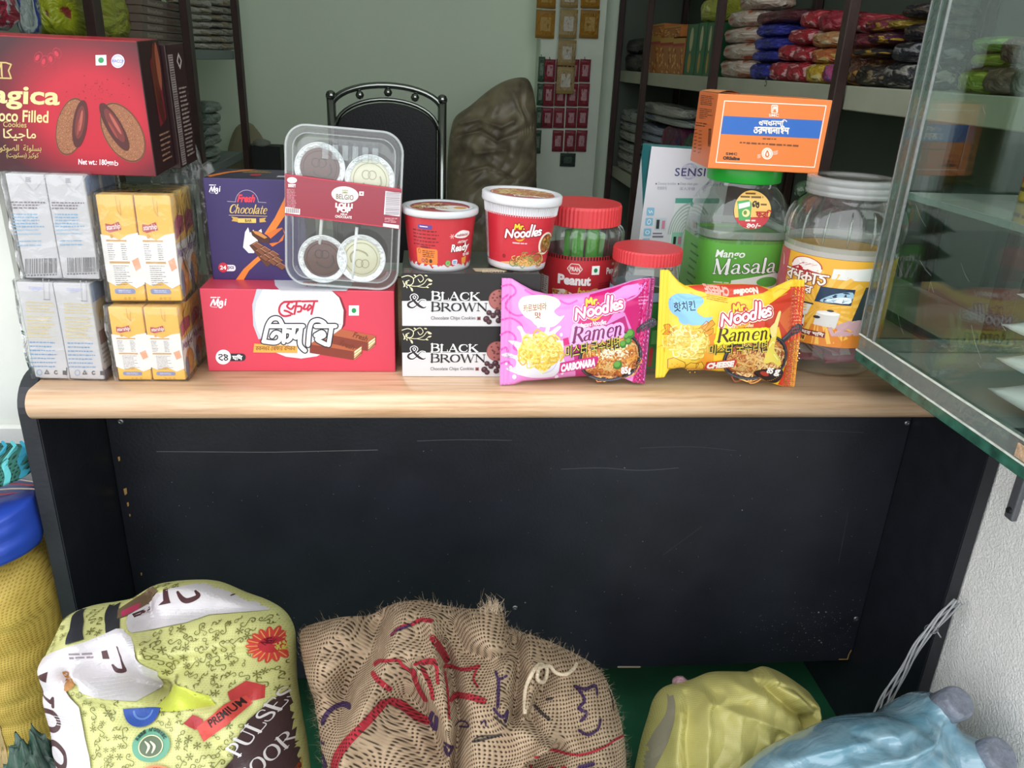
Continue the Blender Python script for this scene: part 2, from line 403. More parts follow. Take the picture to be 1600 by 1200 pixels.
# hand-drawn Bengali letters (centre lines, y up, head line at 1): advance, strokes
_st = lambda x: [(x, 1), (x, 0)]
BEN = {
 'b': (.72, [_st(.55), [(.55, .76), (.1, .4), (.55, .1)]]),
 'r': (.72, [_st(.55), [(.55, .76), (.1, .4), (.55, .1)], [(.26, -.08), (.32, -.1)]]),
 'k': (.92, [_st(.45), [(.45, .76), (.06, .42), (.45, .1)], [(.45, .72), (.74, .66), (.82, .4), (.66, .28)]]),
 's': (.8, [_st(.64), [(.12, .86), (.12, .5), (.3, .42), (.36, .7)], [(.3, .44), (.64, .42)]]),
 'e': (.8, [_st(.62), [(.62, .06), (.26, .2), (.1, .6), (.3, .82), (.42, .6), (.3, .5)]]),
 'm': (.84, [_st(.66), [(.2, 1), (.2, .3), (.08, .2), (.06, .34), (.22, .4), (.66, .42)]]),
 'o': (.76, [[(.16, .86), (.4, 1.0), (.56, .8), (.36, .6), (.58, .5), (.6, .16), (.36, 0), (.12, .14), (.1, .5)]]),
 'l': (.92, [_st(.74), [(.08, .36), (.18, .66), (.34, .62), (.38, .2)], [(.38, .56), (.52, .66), (.74, .5)]]),
 'A': (.34, [_st(.16)]),
 'i': (.74, [[(.1, 1), (.6, 1)], [(.34, 1), (.26, .7), (.52, .74), (.56, .44), (.26, .36), (.54, .02)], [(.34, 1), (.2, 1.24), (.44, 1.36), (.66, 1.26)]]),
 'n': (.78, [_st(.62), [(.08, .62), (.2, .74), (.34, .6), (.22, .48)], [(.3, .5), (.62, .44)]]),
 'I': (.32, [_st(.14), [(.14, 1), (.2, 1.26), (.46, 1.36), (.74, 1.2), (.84, 1)]]),
 'y': (.6, [[(.08, .72), (.3, .7), (.26, .3), (.5, .04)], _st(.46)]),
 'p': (.78, [_st(.62), [(.1, .86), (.34, .66), (.1, .5), (.62, .14)]]),
 'f': (.98, [_st(.52), [(.06, .84), (.3, .68), (.08, .52), (.52, .14)], [(.52, .72), (.8, .66), (.84, .4), (.7, .3)]]),
 'a': (1.06, [_st(.62), [(.08, .8), (.26, .92), (.4, .74), (.2, .58), (.42, .5), (.36, .16), (.1, .2)], [(.4, .5), (.62, .5)], _st(.9)]),
 'd': (.76, [[(.1, 1), (.6, 1)], [(.4, 1), (.2, .78), (.5, .68), (.58, .3), (.32, .06), (.12, .3)]]),
 'dh': (.8, [_st(.62), [(.62, .72), (.2, .4), (.62, .1)], [(.2, .62), (.1, .9), (.3, .8)], [(.5, -.1), (.62, -.3), (.76, -.14)]]),
 '2': (.66, [[(.1, .9), (.44, .96), (.52, .7), (.14, .4), (.5, .04), (.6, .1)]]),
 '4': (.66, [[(.12, .96), (.52, .72), (.12, .3), (.3, .02), (.54, .26), (.1, .76), (.12, .96)]]),
 '1': (.6, [[(.5, .98), (.14, .62), (.2, .2), (.42, .24), (.34, .48)]]),
 '5': (.74, [[(.12, .98), (.14, .3), (.4, .04), (.6, .3), (.56, .8), (.32, .6), (.62, .42)]]),
 '3': (.7, [[(.14, .8), (.36, .96), (.52, .7), (.3, .5), (.14, .26), (.4, .02), (.62, .4), (.6, .8)]]),
 '0': (.64, [[(.3, .86), (.08, .48), (.3, .1), (.54, .48), (.3, .86)]]),
 '/': (.4, [[(.32, 1.05), (.08, -.1)]]), '-': (.4, [[(.06, .5), (.34, .5)]]), ' ': (.4, []),
}
_NOHEAD = set('eoi2415350/- ') 
def bengali(P, seq, x0, yb, x1, hh, c, wd, z=2, slope=0.0, slant=0.0):
    """seq: keys of BEN; drawn from (x0, yb) to x1 with the head line hh above the baseline"""
    tot = sum(BEN[q][0] for q in seq); sx = (x1 - x0) / tot; x = 0
    M = lambda p: (x0 + (x + p[0]) * sx + slant * p[1] * hh, yb - p[1] * hh + slope * (x + p[0]) * sx)
    for q in seq:
        a, L = BEN[q]
        for s in L: P.stroke([M(p) for p in s], wd, c, z, 5 if len(s) > 2 else 0)
        if q not in _NOHEAD: P.stroke([M((-.04, 1)), M((a + .02, 1))], wd, c, z, 0)
        x += a
def noodles_logo(P, ox, oy, k, rim='#c81e5a', halo=None, z=3, slope=-.1, mr='#f7c531'):
    """the rounded two-line lettering: drawn about 300 wide, 130 high"""
    L = [[(12, 118), (20, 66), (24, 64), (56, 106), (60, 108), (68, 56)],
         [(98, 70), (82, 84), (86, 104), (100, 108), (114, 96), (112, 76), (98, 70)],
         [(142, 66), (127, 80), (130, 100), (144, 104), (158, 92), (156, 72), (142, 66)],
         [(196, 70), (184, 62), (172, 74), (172, 94), (184, 100), (196, 92)], [(206, 12), (194, 98)],
         [(228, 16), (216, 96)],
         [(236, 80), (258, 72), (254, 58), (240, 58), (232, 74), (238, 92), (256, 92)],
         [(286, 56), (272, 52), (268, 64), (284, 74), (282, 88), (264, 88)]]
    Mr = [[(78, 50), (82, 14), (94, 36), (108, 10), (112, 46)], [(124, 46), (124, 26)], [(124, 30), (130, 24), (138, 24)], [(146, 44), (147, 44)]]
    for z_, wd, c in ((z, 38, halo), (z + 1, 27, rim), (z + 2, 12.5, '#f4f2f3')):
        if c is None: continue
        for s in L: P.stroke([(ox + p[0] * k, oy + (p[1] + slope * p[0]) * k) for p in s], wd * k, c, z_, 4 if len(s) > 4 else 0)
    for z_, wd, c in ((z + 1, 22, rim), (z + 3, 11, mr)):
        for s in Mr: P.stroke([(ox + p[0] * k, oy + (p[1] + slope * p[0]) * k) for p in s], wd * k, c, z_, 0)
    P.stroke([(ox + p[0] * k, oy + (p[1] + slope * p[0]) * k) for p in ((84, 116), (110, 132), (140, 128), (162, 108))], [3 * k, 11 * k, 12 * k, 3 * k], '#f3a21c', z + 1)
def veg_mark(P, x, y, r, z=2):
    P.rect(x - r, y - r, x + r, y + r, '#f2f2ee', z); P.ell(x, y, r * .48, r * .5, '#1d8a4c', z + 1, 16)
def curls(P, x0, y0, x1, y1, n, cols, wd, z, seed, inside=None):
    r = random.Random(seed)
    for _ in range(n):
        x, y = r.uniform(x0, x1), r.uniform(y0, y1)
        if inside and not inside(x, y): continue
        a = r.uniform(0, 2 * PI); q = r.uniform(.5, 1) * (x1 - x0) * .13
        pts = [(x, y), (x + q * math.cos(a), y + q * math.sin(a)), (x + q * math.cos(a + 1.0) * 1.7, y + q * math.sin(a + 1.0) * 1.7), (x + 1.4 * q * math.cos(a + 2.1), y + 1.4 * q * math.sin(a + 2.1))]
        P.stroke(pts, wd * r.uniform(.7, 1.2), r.choice(cols), z + r.random(), 3)

# ------------------------------------------------------------------ the room
def wall_mat(c, scale=9, amt=.05, rough=.75):
    return mat(c, rough, .3, 0, (60, .06), (scale, amt))
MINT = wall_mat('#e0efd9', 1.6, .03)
struct('floor', box(-1.6, 1.9, .6, 3.4, -.06, 0, 0), mat('#d8d9d2', .35, .5, 0, None, (6, .05)))
struct('floor_mat', box(-1.6, 1.9, .0, .6, -.06, 0, 0), mat('#1d5a3c', .55, .4, 0, (40, .1), (7, .25)))
struct('wall_back', box(-1.3, 1.4, 3.1, 3.2, 0, 2.7, 0), MINT)
struct('wall_left', box(-1.3, -1.18, .14, 3.1, 0, 2.7, 0), MINT)
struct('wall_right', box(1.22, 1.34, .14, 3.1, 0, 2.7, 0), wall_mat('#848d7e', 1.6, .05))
struct('ceiling', box(-1.6, 1.9, .02, 3.4, 2.7, 2.8, 0), wall_mat('#f4f5f2'))
_x = float(aty(32, 450, .14)[0])
struct('trim_1', box(-3.2, _x, .14, .16, 0, 2.7, .004), wall_mat('#d9dcd4'))
struct('trim_2', box(-3.2, _x + .004, .128, .139, 0, float(aty(10, 666, .13)[2]), .003), wall_mat('#dfe1da'))
struct('trim_3', box(1.34, 3.4, .14, .3, 0, 2.7, .004), wall_mat('#cfd2ca'))
struct('trim_4', box(-3.2, 3.4, .1, .32, 2.7, 3.2, .004), wall_mat('#d5d7d0'))
struct('added_canopy', box(-3.2, 3.4, -.55, .1, 2.72, 2.84, .004), wall_mat('#d5d7d0'))  # unseen canopy, added to keep high sky light off the front goods
struct('floor_front', box(-1.7, 2.0, -1.0, -.001, -.06, -.0005, 0), mat('#1d5a3c', .55, .4, 0, (40, .1), (7, .25)))
struct('pavement', box(-8, 8, -9, -1.0, -.16, -.001, 0), mat('#a3a098', .8, .3, 0, (30, .2), (3, .15)))
# the narrow column that the sachets hang on
_a, _b = aty(838, 200, 2.95), aty(925, 200, 2.95)
struct('wall_column', box(float(_a[0]), float(_b[0]) + .03, 2.95, 3.1, 0, 2.7, .004), wall_mat('#d9e4d4'))

# ------------------------------------------------------------------ the desk
desk = thing('desk', 'black wooden desk with a beech top and a scuffed modesty panel', 'desk', (.145, .25, 0))
def D(name, me, m, parent=None):
    o = obj(name, me, m, parent or desk)
    if parent is None: o.matrix_parent_inverse = Matrix.Translation((-.145, -.25, 0))
    return o
wood = bpy.data.materials.new('beech'); wood.use_nodes = True
_nt = wood.node_tree; _b = _nt.nodes['Principled BSDF']; _b.inputs['Roughness'].default_value = .28
_b.inputs['Coat Weight'].default_value = .25; _b.inputs['Coat Roughness'].default_value = .2
_tc = _nt.nodes.new('ShaderNodeTexCoord'); _mp = _nt.nodes.new('ShaderNodeMapping'); _mp.inputs['Scale'].default_value = (3, 60, 60)
_nz = _nt.nodes.new('ShaderNodeTexNoise'); _nz.inputs['Scale'].default_value = 2.2; _nz.inputs['Detail'].default_value = 7; _nz.inputs['Roughness'].default_value = .65
_rp = _nt.nodes.new('ShaderNodeValToRGB')
_nt.links.new(_tc.outputs['Object'], _mp.inputs[0]); _nt.links.new(_mp.outputs[0], _nz.inputs['Vector']); _nt.links.new(_nz.outputs[0], _rp.inputs[0]); _nt.links.new(_rp.outputs[0], _b.inputs['Base Color'])
_rp.color_ramp.elements[0].color = lin('#b48c68'); _rp.color_ramp.elements[0].position = .3
_rp.color_ramp.elements[1].color = lin('#debe9f'); _rp.color_ramp.elements[1].position = .68
_e = _rp.color_ramp.elements.new(.47); _e.color = lin('#d0ab88')
black = mat('#1d1f27', .4, .4, 0, (220, .06), (14, .25))
# top with a full round nosing
prof = [(.52, .75), (-.016, .75)] + [(-.016 + .0185 * math.cos(a), .7315 + .0185 * math.sin(a)) for a in np.linspace(PI / 2, 1.5 * PI, 14)[1:-1]] + [(-.016, .713), (.52, .713)]
def prism_x(prof, x0, x1, bev=0, sm=False):
    n = len(prof); v = [(x0, y, z) for y, z in prof] + [(x1, y, z) for y, z in prof]
    f = [(i, (i + 1) % n, n + (i + 1) % n, n + i) for i in range(n)] + [tuple(range(n - 1, -1, -1)), tuple(range(n, 2 * n))]
    bm = bmesh.new(); pm = pymesh(v, f); bm.from_mesh(pm); bpy.data.meshes.remove(pm)
    if bev:
        ed = [e for e in bm.edges if abs(e.verts[0].co.x - e.verts[1].co.x) < 1e-6]
        bmesh.ops.bevel(bm, geom=ed, offset=bev, segments=2, affect='EDGES')
    me = from_bm(bm)
    if sm:
        for p in me.polygons: p.use_smooth = abs(p.normal.x) < .5
    return me
D('desk_top', prism_x(prof, -.4735, .764, 0, True), wood)
arc = [(.035 - .047 * math.cos(a), .715 + .042 * math.sin(a)) for a in np.linspace(0, PI / 2, 9)]
sp = [(-.012, 0)] + arc + [(.55, .757), (.55, 0)]
D('side_panel', prism_x(sp, -.4955, -.474, .0015), mat('#1b1d24', .38, .5, 0, (160, .05), (30, .2)))
D('side_panel', prism_x(sp, .7645, .786, .0015), mat('#1b1d24', .38, .5, 0, (160, .05), (30, .2)))
mod = D('modesty_panel', box(-.4735, .764, .165, .183, .1355, .7125, .001), black)
mod.matrix_parent_inverse = Matrix.Translation((-.145, -.25, 0))
steel = mat('#8b8d90', .35, .5, .9)
for px, py in ((188, 659), (1418, 661), (1338, 967), (805, 950)):
    p = aty(px, py, .164)
    D('screw', lathe([(.005, -.0012), (.005, 0), (.0036, .0012), (.0006, .0014), (.0005, .0006), (0, .0006)], 16), steel, mod).location = p
    mod.children[-1].rotation_euler = (PI / 2, 0, 0)
# scuffs, chips and dust on the panel (drawn flat on its face)
_q = [(160, 640), (1480, 640), (1480, 1050), (160, 1050)]
_w = [aty(*p, .165) for p in _q]
_H = homog(_q, [(p[0], p[2]) for p in _w])
P = Print(lambda u, v, h: (u, .165 - h, v), [(0, 0), (1, 0), (1, 1), (0, 1)], rough=.6)
P.H = _H
tan = '#b08a4e'
for x, y, q in ((170, 717, 2.2), (180, 768, 3.2), (184, 788, 2), (187, 805, 1.2), (205, 897, 1.4), (157, 644, 1.5), (1441, 791, 2), (1437, 803, 1.8), (1434, 812, 2), (1430, 822, 1.4), (1425, 845, 1.8), (1418, 870, 1.4), (1391, 962, 1.3)):
    x += -40 if x > 1380 else (16 if x < 215 else 0)
    P.poly([(x - q, y - q * 1.3), (x + q * .6, y - q * 1.8), (x + q * .8, y + q), (x - q * .3, y + 1.9 * q)], tan)
P.stroke([(1311, 1030), (1324, 1030), (1327, 1021), (1330, 1016)], 1.5, tan, 1, 0)
P.stroke([(966, 1042), (1000, 1042)], 2.4, '#a89888', 1, 0)
P.stroke([(245, 705.5), (330, 706), (420, 706.5), (500, 705), (590, 703)], 1.1, '#5c5e60', 1)
P.stroke([(652, 689), (720, 687), (800, 688)], .9, '#4a4c50', 1)
P.stroke([(877, 733), (940, 731), (1000, 735), (1060, 731)], .9, '#4a4c50', 1)
P.stroke([(1000, 700), (1080, 698), (1150, 704)], .8, '#3a3c42', 1)
P.stroke([(1180, 675), (1250, 672), (1350, 676)], .8, '#3a3c42', 1)
for a, b in (((1097, 822), (1035, 868)), ((1325, 800), (1310, 880)), ((195, 850), (183, 872)), ((199, 846), (190, 862))): P.stroke([a, b], .8, '#33353a', 1, 0)
r = random.Random(3)
for _ in range(420):
    x, y = r.uniform(190, 1400), r.uniform(700, 1020)
    if r.random() < .55: x, y = r.gauss(1270, 60), r.gauss(985, 28)
    if not (180 < x < 1400 and 660 < y < 1025): continue
    q = r.uniform(.25, .62) if r.random() < .93 else r.uniform(.7, 1.3)
    P.ell(x, y, q, q, r.choice(['#8e9094', '#6c6e72', '#a9aaac', '#50525a']), 1, 6)
P.build('scuff_marks', mod)

# ------------------------------------------------------------------ the white counter and the glass case on it
ctr = thing('display_counter', 'white textured counter standing right of the black desk', 'counter', (1.1, -.55, 0))
def at0(o, root): o.matrix_parent_inverse = Matrix.Translation(-Vector(root.location)); return o
at0(obj('body', box(.788, 1.5, -1.25, .02, 0, .786, .002), mat('#f6f5f2', .7, .3, 0, (300, .5), (40, .02)), ctr), ctr)
_t, _u = atx(1592, 742, .7865), atx(1583, 805, .7865)
bm = bmesh.new(); yy = float(_u[1]); zt, zb = float(_t[2]), float(_u[2]) - .006
bm_box(bm, .779, .7879, yy - .0085, yy + .0085, zb, .7855, .003, 3)
at0(obj('bracket', from_bm(bm), mat('#75767c', .45, .5, .6, (90, .1)), ctr), ctr)
bm = bmesh.new(); bmesh.ops.create_cone(bm, cap_ends=True, segments=14, radius1=.005, radius2=.004, depth=.004)
o = at0(obj('bolt', from_bm(bm), mat('#3b3c40', .5, .5, .7), ctr), ctr); o.location = (.778, yy, zb + .014); o.rotation_euler = (0, -PI / 2, 0)
o.matrix_parent_inverse = Matrix.Translation(-Vector(ctr.location))

glass = clear('#edf4f0', .015, 1.5, name='glass', gain=1.0)
gedge = mat('#2f5a4c', .12, .8, 0, None, (60, .5)); gedge_l = clear('#a8c4ba', .1, 1.6, (70, .5), .13, 'glass edge', 1.3)
case = thing('glass_display_case', 'glass display case with chipped green edges over the right end of the desk', 'display case', (.9, -.4, .79))
X0, X1, Y0, Y1 = .546, 1.36, -.86, 0.0
def K(name, me, m): return at0(obj(name, me, m, case), case)
K('base_pane', box(X0, X1, Y0, Y1, .7875, .8005, .001), [gedge]).data.materials.append(clear('#9fb8ac', .05, 1.5, None, .35, 'frosted base glass'))
for p in case.children[-1].data.polygons:
    if p.normal.z > .8: p.material_index = 1
K('bottom_rail', box(X0 + .0005, X0 + .009, Y0, Y1 - .001, .8006, .823, .001), gedge_l)
K('bottom_rail', box(X0 + .009, X1, Y1 - .011, Y1 - .002, .8006, .818, .001), gedge_l)
for zz in (.8012, .8226):
    K('rail_edge', box(X0 - .0008, X0 + .0014, Y0, Y1 - .0005, zz - .0011, zz + .0011, .0004), mat('#c9cfc6', .35, .5, 0, (120, .3), (50, .25)))
K('side_pane', box(X0 + .002, X0 + .007, Y0, Y1 - .008, .823, 1.62, .0004), glass)
K('back_pane', box(X0 + .002, X1, Y1 - .007, Y1 - .002, .8185, 1.62, .0004), glass)
K('corner_strip', box(X0, X0 + .0018, Y1 - .034, Y1 - .001, .823, 1.62, .0004), clear('#b4cdc3', .05, 1.5, (60, .5), .05, 'glass strip', 1.2))
for a in (Y1 - .0345, Y1 - .020, Y1 - .0015):
    K('pane_edge', box(X0 - .0012, X0 + .0021, a - .0011, a + .0011, .8235, 1.62, .0003), clear('#7d9c90', .08, 1.6, (90, .6), .16, 'glass edge line', 1.7))
_k = atx(1595, 703, X0)
K('tape_patch', box(X0 - .0022, X0 - .0002, float(_k[1]) - .02, float(_k[1]) + .004, float(_k[2]) - .008, float(_k[2]) + .006, .0006), mat('#b5977c', .6, .3, 0, (200, .4), (90, .3)))
_s = atx(1425, 302, X0 + .03)
K('glass_shelf', box(X0 + .012, X1, -.8, -.016, float(_s[2]) - .004, float(_s[2]) + .004, .0006), [clear('#c2d8cf', .03, 1.5, None, .22, 'shelf glass'), gedge])
for p in case.children[-1].data.polygons:
    if abs(p.normal.z) < .5: p.material_index = 1
# cracked spots and scratches on the pane
P = Print(lambda u, v, h: (X0 + .0018 - h, -u, v), sq(1, 1), rough=.3)
P.H = np.array([[1, 0, 0], [0, 1, 0], [0, 0, 1.]])
r = random.Random(5)
for _ in range(26):
    u, v = r.uniform(.03, .3), r.uniform(.84, 1.3); a = r.uniform(-1.4, -.4); L = r.uniform(.006, .03)
    P.stroke([(u, v), (u + L * .5, v + L * math.sin(a) * .6), (u + L, v + L * math.sin(a))], .00025, '#9fb0a8', 1)
at0(P.build('scratch_marks', case), case)
# ================================================================== goods on the desk
T = .75
FILM = clear('#f3f4f3', .1, 1.5, (38, .9), .05, 'shrink wrap', 1.7)
def corners(y, tl, tr, br, bl): return [aty(*p, y) for p in (tl, tr, br, bl)]
def wrinkle_box(w, d, h, amp, seed, n=26):
    """a loosely shrunk film round a block: bumpy closed box"""
    bm = bmesh.new(); bmesh.ops.create_cube(bm, size=1); bmesh.ops.subdivide_edges(bm, edges=bm.edges, cuts=9, use_grid_fill=True)
    r = random.Random(seed)
    K = [(Vector((r.gauss(0, 1), r.gauss(0, 1), r.gauss(0, 1))) * 9, r.uniform(0, 6)) for _ in range(7)]
    for v in bm.verts:
        c = v.co.copy(); a = sum(abs(math.sin(k.dot(c) + p)) ** 3 for k, p in K) / 4 * amp
        v.co = Vector((c.x * w, c.y * d, (c.z + .5) * h)); 
        n = Vector((round(c.x * 2 * .98), round(c.y * 2 * .98), 0))
        v.co += n * (.0012 + a)
        if c.z > .49: v.co.z += .0008 + a * .4
        if c.z < -.49: v.co.z += .0006
    return from_bm(bm, True)

# ---- white milk-carton bundles
def milk_bundle(loc, rz, w, h, d, label, lower, quad):
    t = thing('carton_bundle', label, 'cartons', loc, (0, 0, rz), 'white shrink-wrapped carton bundles')
    white = mat('#c6c3c8', .4, .5); cw = w / 2
    for i in (0, 1):
        for j in range(2):
            c = obj('carton', box(-cw / 2 + .0004, cw / 2 - .0004, -d / 4 + .0004, d / 4 - .0004, 0.001, h - .001, .0012, 2), white, t)
            c.location = (-w / 4 + i * cw, -d / 4 + j * d / 2, 0)
    P = Print(front(w, d), quad, w, h, rough=.4)
    bl, gr, ye, nv = '#5d93c4', '#8d8790', '#d8c487', '#5a5266'
    if lower:
        for x0, x1 in ((160, 350), (365, 560)):
            P.words(x0 + 20, 735, x1 - 5, 4, 16, 6, ye, 2, 3, wl=(2, 5)); 
            for y in (805, 830, 850, 872, 893, 915, 930): P.rect(x0 + 20, y, x1 - 12, y + 2, '#e3d4a6', 2)
            P.words(x0 + 22, 812, x1 - 16, 7, 17, 7, ye, 2, 8, wl=(2, 6)); P.words(x0 + 30, 945, x1, 7, 21, 6, bl, 2, 11, wl=(1, 3.5))
            P.ell((x0 + x1) / 2 - 20, 665, 20, 12, '#b9b9dc', 2, ring=.8); P.words(x0 + 40, 655, x1 - 60, 2, 8, 4, '#a9a9d6', 2, 4)
            P.stroke([(x0 + 118, 610), (x0 + 120, 720)], 3, '#b9b4bb', 2, 0); P.stroke([(x0 + 150, 612), (x0 + 148, 720)], 3, '#a8a4ac', 2, 0); P.stroke([(x0 + 118, 720), (x0 + 150, 720)], 5, gr, 2, 0)
            for k, x in enumerate((235, 275, 325, 365)):
                x = x + (x0 - 160)
                if k == 0: P.ell(x, 1105, 15, 16, '#8ba7c8', 2, ring=.75)
                elif k == 1: P.poly([(x - 14, 1114), (x, 1088), (x + 16, 1114)], '#55555c', 2, [[(x - 5, 1108), (x, 1098), (x + 6, 1108)]])
                elif k == 2: P.ell(x, 1104, 11, 11, '#3d3d44', 2, ring=.55, a0=.4, a1=5.6)
                else:
                    P.rect(x - 4, 1094, x + 14, 1116, '#33333a', 2); P.ell(x + 18, 1082, 4, 4, '#33333a', 2, 10); P.stroke([(x + 18, 1088), (x + 16, 1116)], 6, '#33333a', 2, 0)
    else:
        for x0, x1 in ((65, 255), (262, 450)):
            P.words(x0 + 15, 200, x1 - 2, 3, 15, 7, '#6d5a66', 2, 21, 1, .0, .35, (1, 3)); P.words(x0 + 28, 263, x1 - 5, 5, 16, 6.5, '#6aa5d0', 2, 22, wl=(1, 3)); P.words(x0 + 34, 345, x1 - 5, 2, 20, 5, '#8fb6d6', 2, 23)
            P.words(x0 + 50, 402, x1 - 2, 2, 20, 6, '#7aa8cc', 2, 24, wl=(2, 5))
            x = x0 + 85; rr = random.Random(int(x0))
            while x < x1 + 38: q = rr.choice([2, 3, 5]); P.rect(x, 492, x + q, 566, '#55525a', 2); x += q + rr.choice([3, 4, 6])
            P.words(x0 + 82, 570, x1 + 40, 1, 9, 8, '#77747c', 2, 9, 1, 0, 0, (1, 1.2))
            P.stroke([(x0 + 55, 60), (x0 + 95, 110), (x0 + 120, 140)], 3, '#c0bcc2', 2); P.stroke([(x0 + 190, 50), (x0 + 130, 135)], 3, '#c0bcc2', 2, 0)
            P.words(x0 + 85, 68, x0 + 115, 3, 9, 6, '#8f8b98', 2, 5)
    P.build('front_print', t)
    P = Print(right(w, d), sq(100, 200), d, h, rough=.4)
    for k in (0, 50):
        P.rect(k + 4, 4, k + 44, 40, '#7b8fb4', 1); P.ell(k + 24, 60, 16, 20, '#c9b491', 2); P.rect(k + 6, 100, k + 42, 128, '#6e4b5c', 1); P.rect(k + 3, 180, k + 46, 199, '#4c4468', 1); P.words(k + 6, 135, k + 44, 4, 9, 4, '#8b93a8', 2)
    P.build('side_print', t)
    obj('shrink_wrap', wrinkle_box(w + .001, d + .001, h, .0022, int(w * 9999)), FILM, t)
    return t
MD = .088
milk_bundle((-.4375, .012 + MD / 2, T), math.radians(-3), .082, .122, MD, 'white carton bundle standing on the left end of the desk, below another white bundle', 1, [(130, 628), (525, 622), (588, 1145), (212, 1140)])
milk_bundle((-.4285, .016 + MD / 2, T + .124), math.radians(-1), .083, .120, MD, 'white carton bundle with two barcodes, on top of the other white bundle', 0, [(48, 45), (435, 45), (500, 610), (150, 590)])

# ---- yellow juice-carton bundles
def juice_bundle(loc, rot, w, h, d, label, quad, seed):
    t = thing('juice_bundle', label, 'cartons', loc, rot, 'yellow shrink-wrapped juice bundles')
    Y = '#f0b93c'; cw = w / 2; ym = mat(Y, .4)
    for i in (0, 1):
        for j in range(2):
            c = obj('carton', box(-cw / 2 + .0008, cw / 2 - .0008, -d / 4 + .0005, d / 4 - .0005, .001, h - .001, .0015, 2), ym, t)
            c.location = (-w / 4 + i * cw, -d / 4 + j * d / 2, 0)
    P = Print(front(w, d), quad, w, h, rough=.4)
    # art in the upper bundle's crop: cartons at x 500-720 and 715-930
    for k, (x0, x1, s) in enumerate(((520, 745, 0), (735, 960, 0))):
        f = lambda x, y: (x0 + x * (x1 - x0) / 225, y)
        P.poly([f(2, 372), f(60, 380), f(110, 402), f(165, 372), f(223, 360), f(223, 655), f(170, 680), f(110, 640), f(50, 665), f(2, 640)], '#ece6e4', 1)
        P.poly([f(40, 312), f(75, 318), f(120, 300), f(128, 345), f(95, 352), f(60, 362), f(38, 352)], '#b8323a', 2)
        P.text('starship', *f(44, 314), *f(125, 352), '#f4e4e6', 3, .02, 0, .1, slope=-.12)
        P.ell(*f(66, 382), 9, 12, '#e0a238', 2)
        P.rect(*f(30, 402), *f(150, 412), '#cf9a50', 2); P.rect(*f(32, 524), *f(152, 536), '#cf9a50', 2)
        P.words(*f(32, 425), f(75, 0)[0], 8, 12, 4, '#8a8088', 2, 5); P.words(*f(112, 425), f(150, 0)[0], 8, 12, 4, '#8a8088', 2, 6)
        P.words(*f(50, 548), f(160, 0)[0], 10, 12, 4, '#857b80', 2, 7, ragged=.4)
        P.rrect(*f(38, 682), *f(160, 712), 12, '#8087b8', 2); P.words(*f(60, 690), f(140, 0)[0], 2, 9, 4, '#c9cde4', 3)
        P.stroke([f(120, 160), f(122, 240), f(138, 268), f(142, 185)], 3, '#c8953a', 2, 0)
        P.poly([f(165, 520), f(205, 500), f(215, 560), f(180, 580)], '#e8a37e', 2)
        for q in (95, 120, 150): P.ell(*f(q, 738), 7, 7, '#b98a3a', 2, 10, ring=.6)
    P.build('front_print', t)
    P = Print(right(w, d), sq(100, 200), d, h, rough=.4)
    for k in (0, 50):
        P.rect(k, 90, k + 49, 175, '#e7dfd6', 1)
        P.poly([(k + 3, 50), (k + 20, 40), (k + 46, 48), (k + 44, 75), (k + 20, 78), (k + 4, 84)], '#b03a48', 2); P.text('Mango', k + 3, 100, k + 46, 122, '#7c4a86', 2, .02, .1)
        P.ell(k + 25, 160, 19, 34, '#d98628', 2); P.ell(k + 12, 168, 8, 28, '#55607a', 3); P.ell(k + 30, 155, 10, 22, '#eaa23c', 3)
    P.build('side_print', t)
    obj('shrink_wrap', wrinkle_box(w + .001, d + .001, h, .0024, seed), FILM, t)
JD = .09
_lo = [(500 + 0, 150), (0, 0)]
juice_bundle((-.3425, .009 + JD / 2, T), (0, 0, 0), .080, .0945, JD, 'shorter yellow juice carton bundle standing on the desk beside the white bundle', [(520, 150), (960, 150), (960, 760), (520, 760)], 3)
juice_bundle((-.3418, .020 + JD / 2, T + .0962), (math.radians(-1.0), 0, math.radians(2)), .082, .126, JD, 'taller yellow juice carton bundle stacked on the shorter yellow bundle', [(520, 150), (960, 150), (960, 760), (520, 760)], 4)

# ---- the crumpled clear bag behind them
def blob(r0, seed, amp, nu=70, nv=36, sx=1, sy=1, sz=1):
    r = random.Random(seed); K = [(np.array([r.gauss(0, 1) for _ in range(3)]) * r.choice([3, 5, 8, 12]), r.uniform(0, 6)) for _ in range(16)]
    def fn(U, V):
        X, Y, Z = np.cos(U) * np.sin(V), np.sin(U) * np.sin(V), np.cos(V); R = r0
        N = sum(np.abs(np.sin(k[0] * X + k[1] * Y + k[2] * Z + p)) for k, p in K) / len(K)
        R = r0 * (1 + amp * (N - .6))
        return X * R * sx, Y * R * sy, np.maximum((Z * R + r0) * sz, .002)
    return gridmesh(fn, np.linspace(0, 2 * PI, nu, endpoint=False), np.linspace(.001, PI - .001, nv), True)
_p = aty(285, 260, .19)
t = thing('plastic_bag', 'crumpled clear plastic bag behind the yellow juice cartons', 'bag', (float(_p[0]), .2, T + .004))
obj('bag_film', blob(.06, 11, .9, sx=.9, sy=.6, sz=2.05), clear('#eef1ef', .12, 1.45, (30, 1.0), .07, 'crumpled film', 1.5), t)

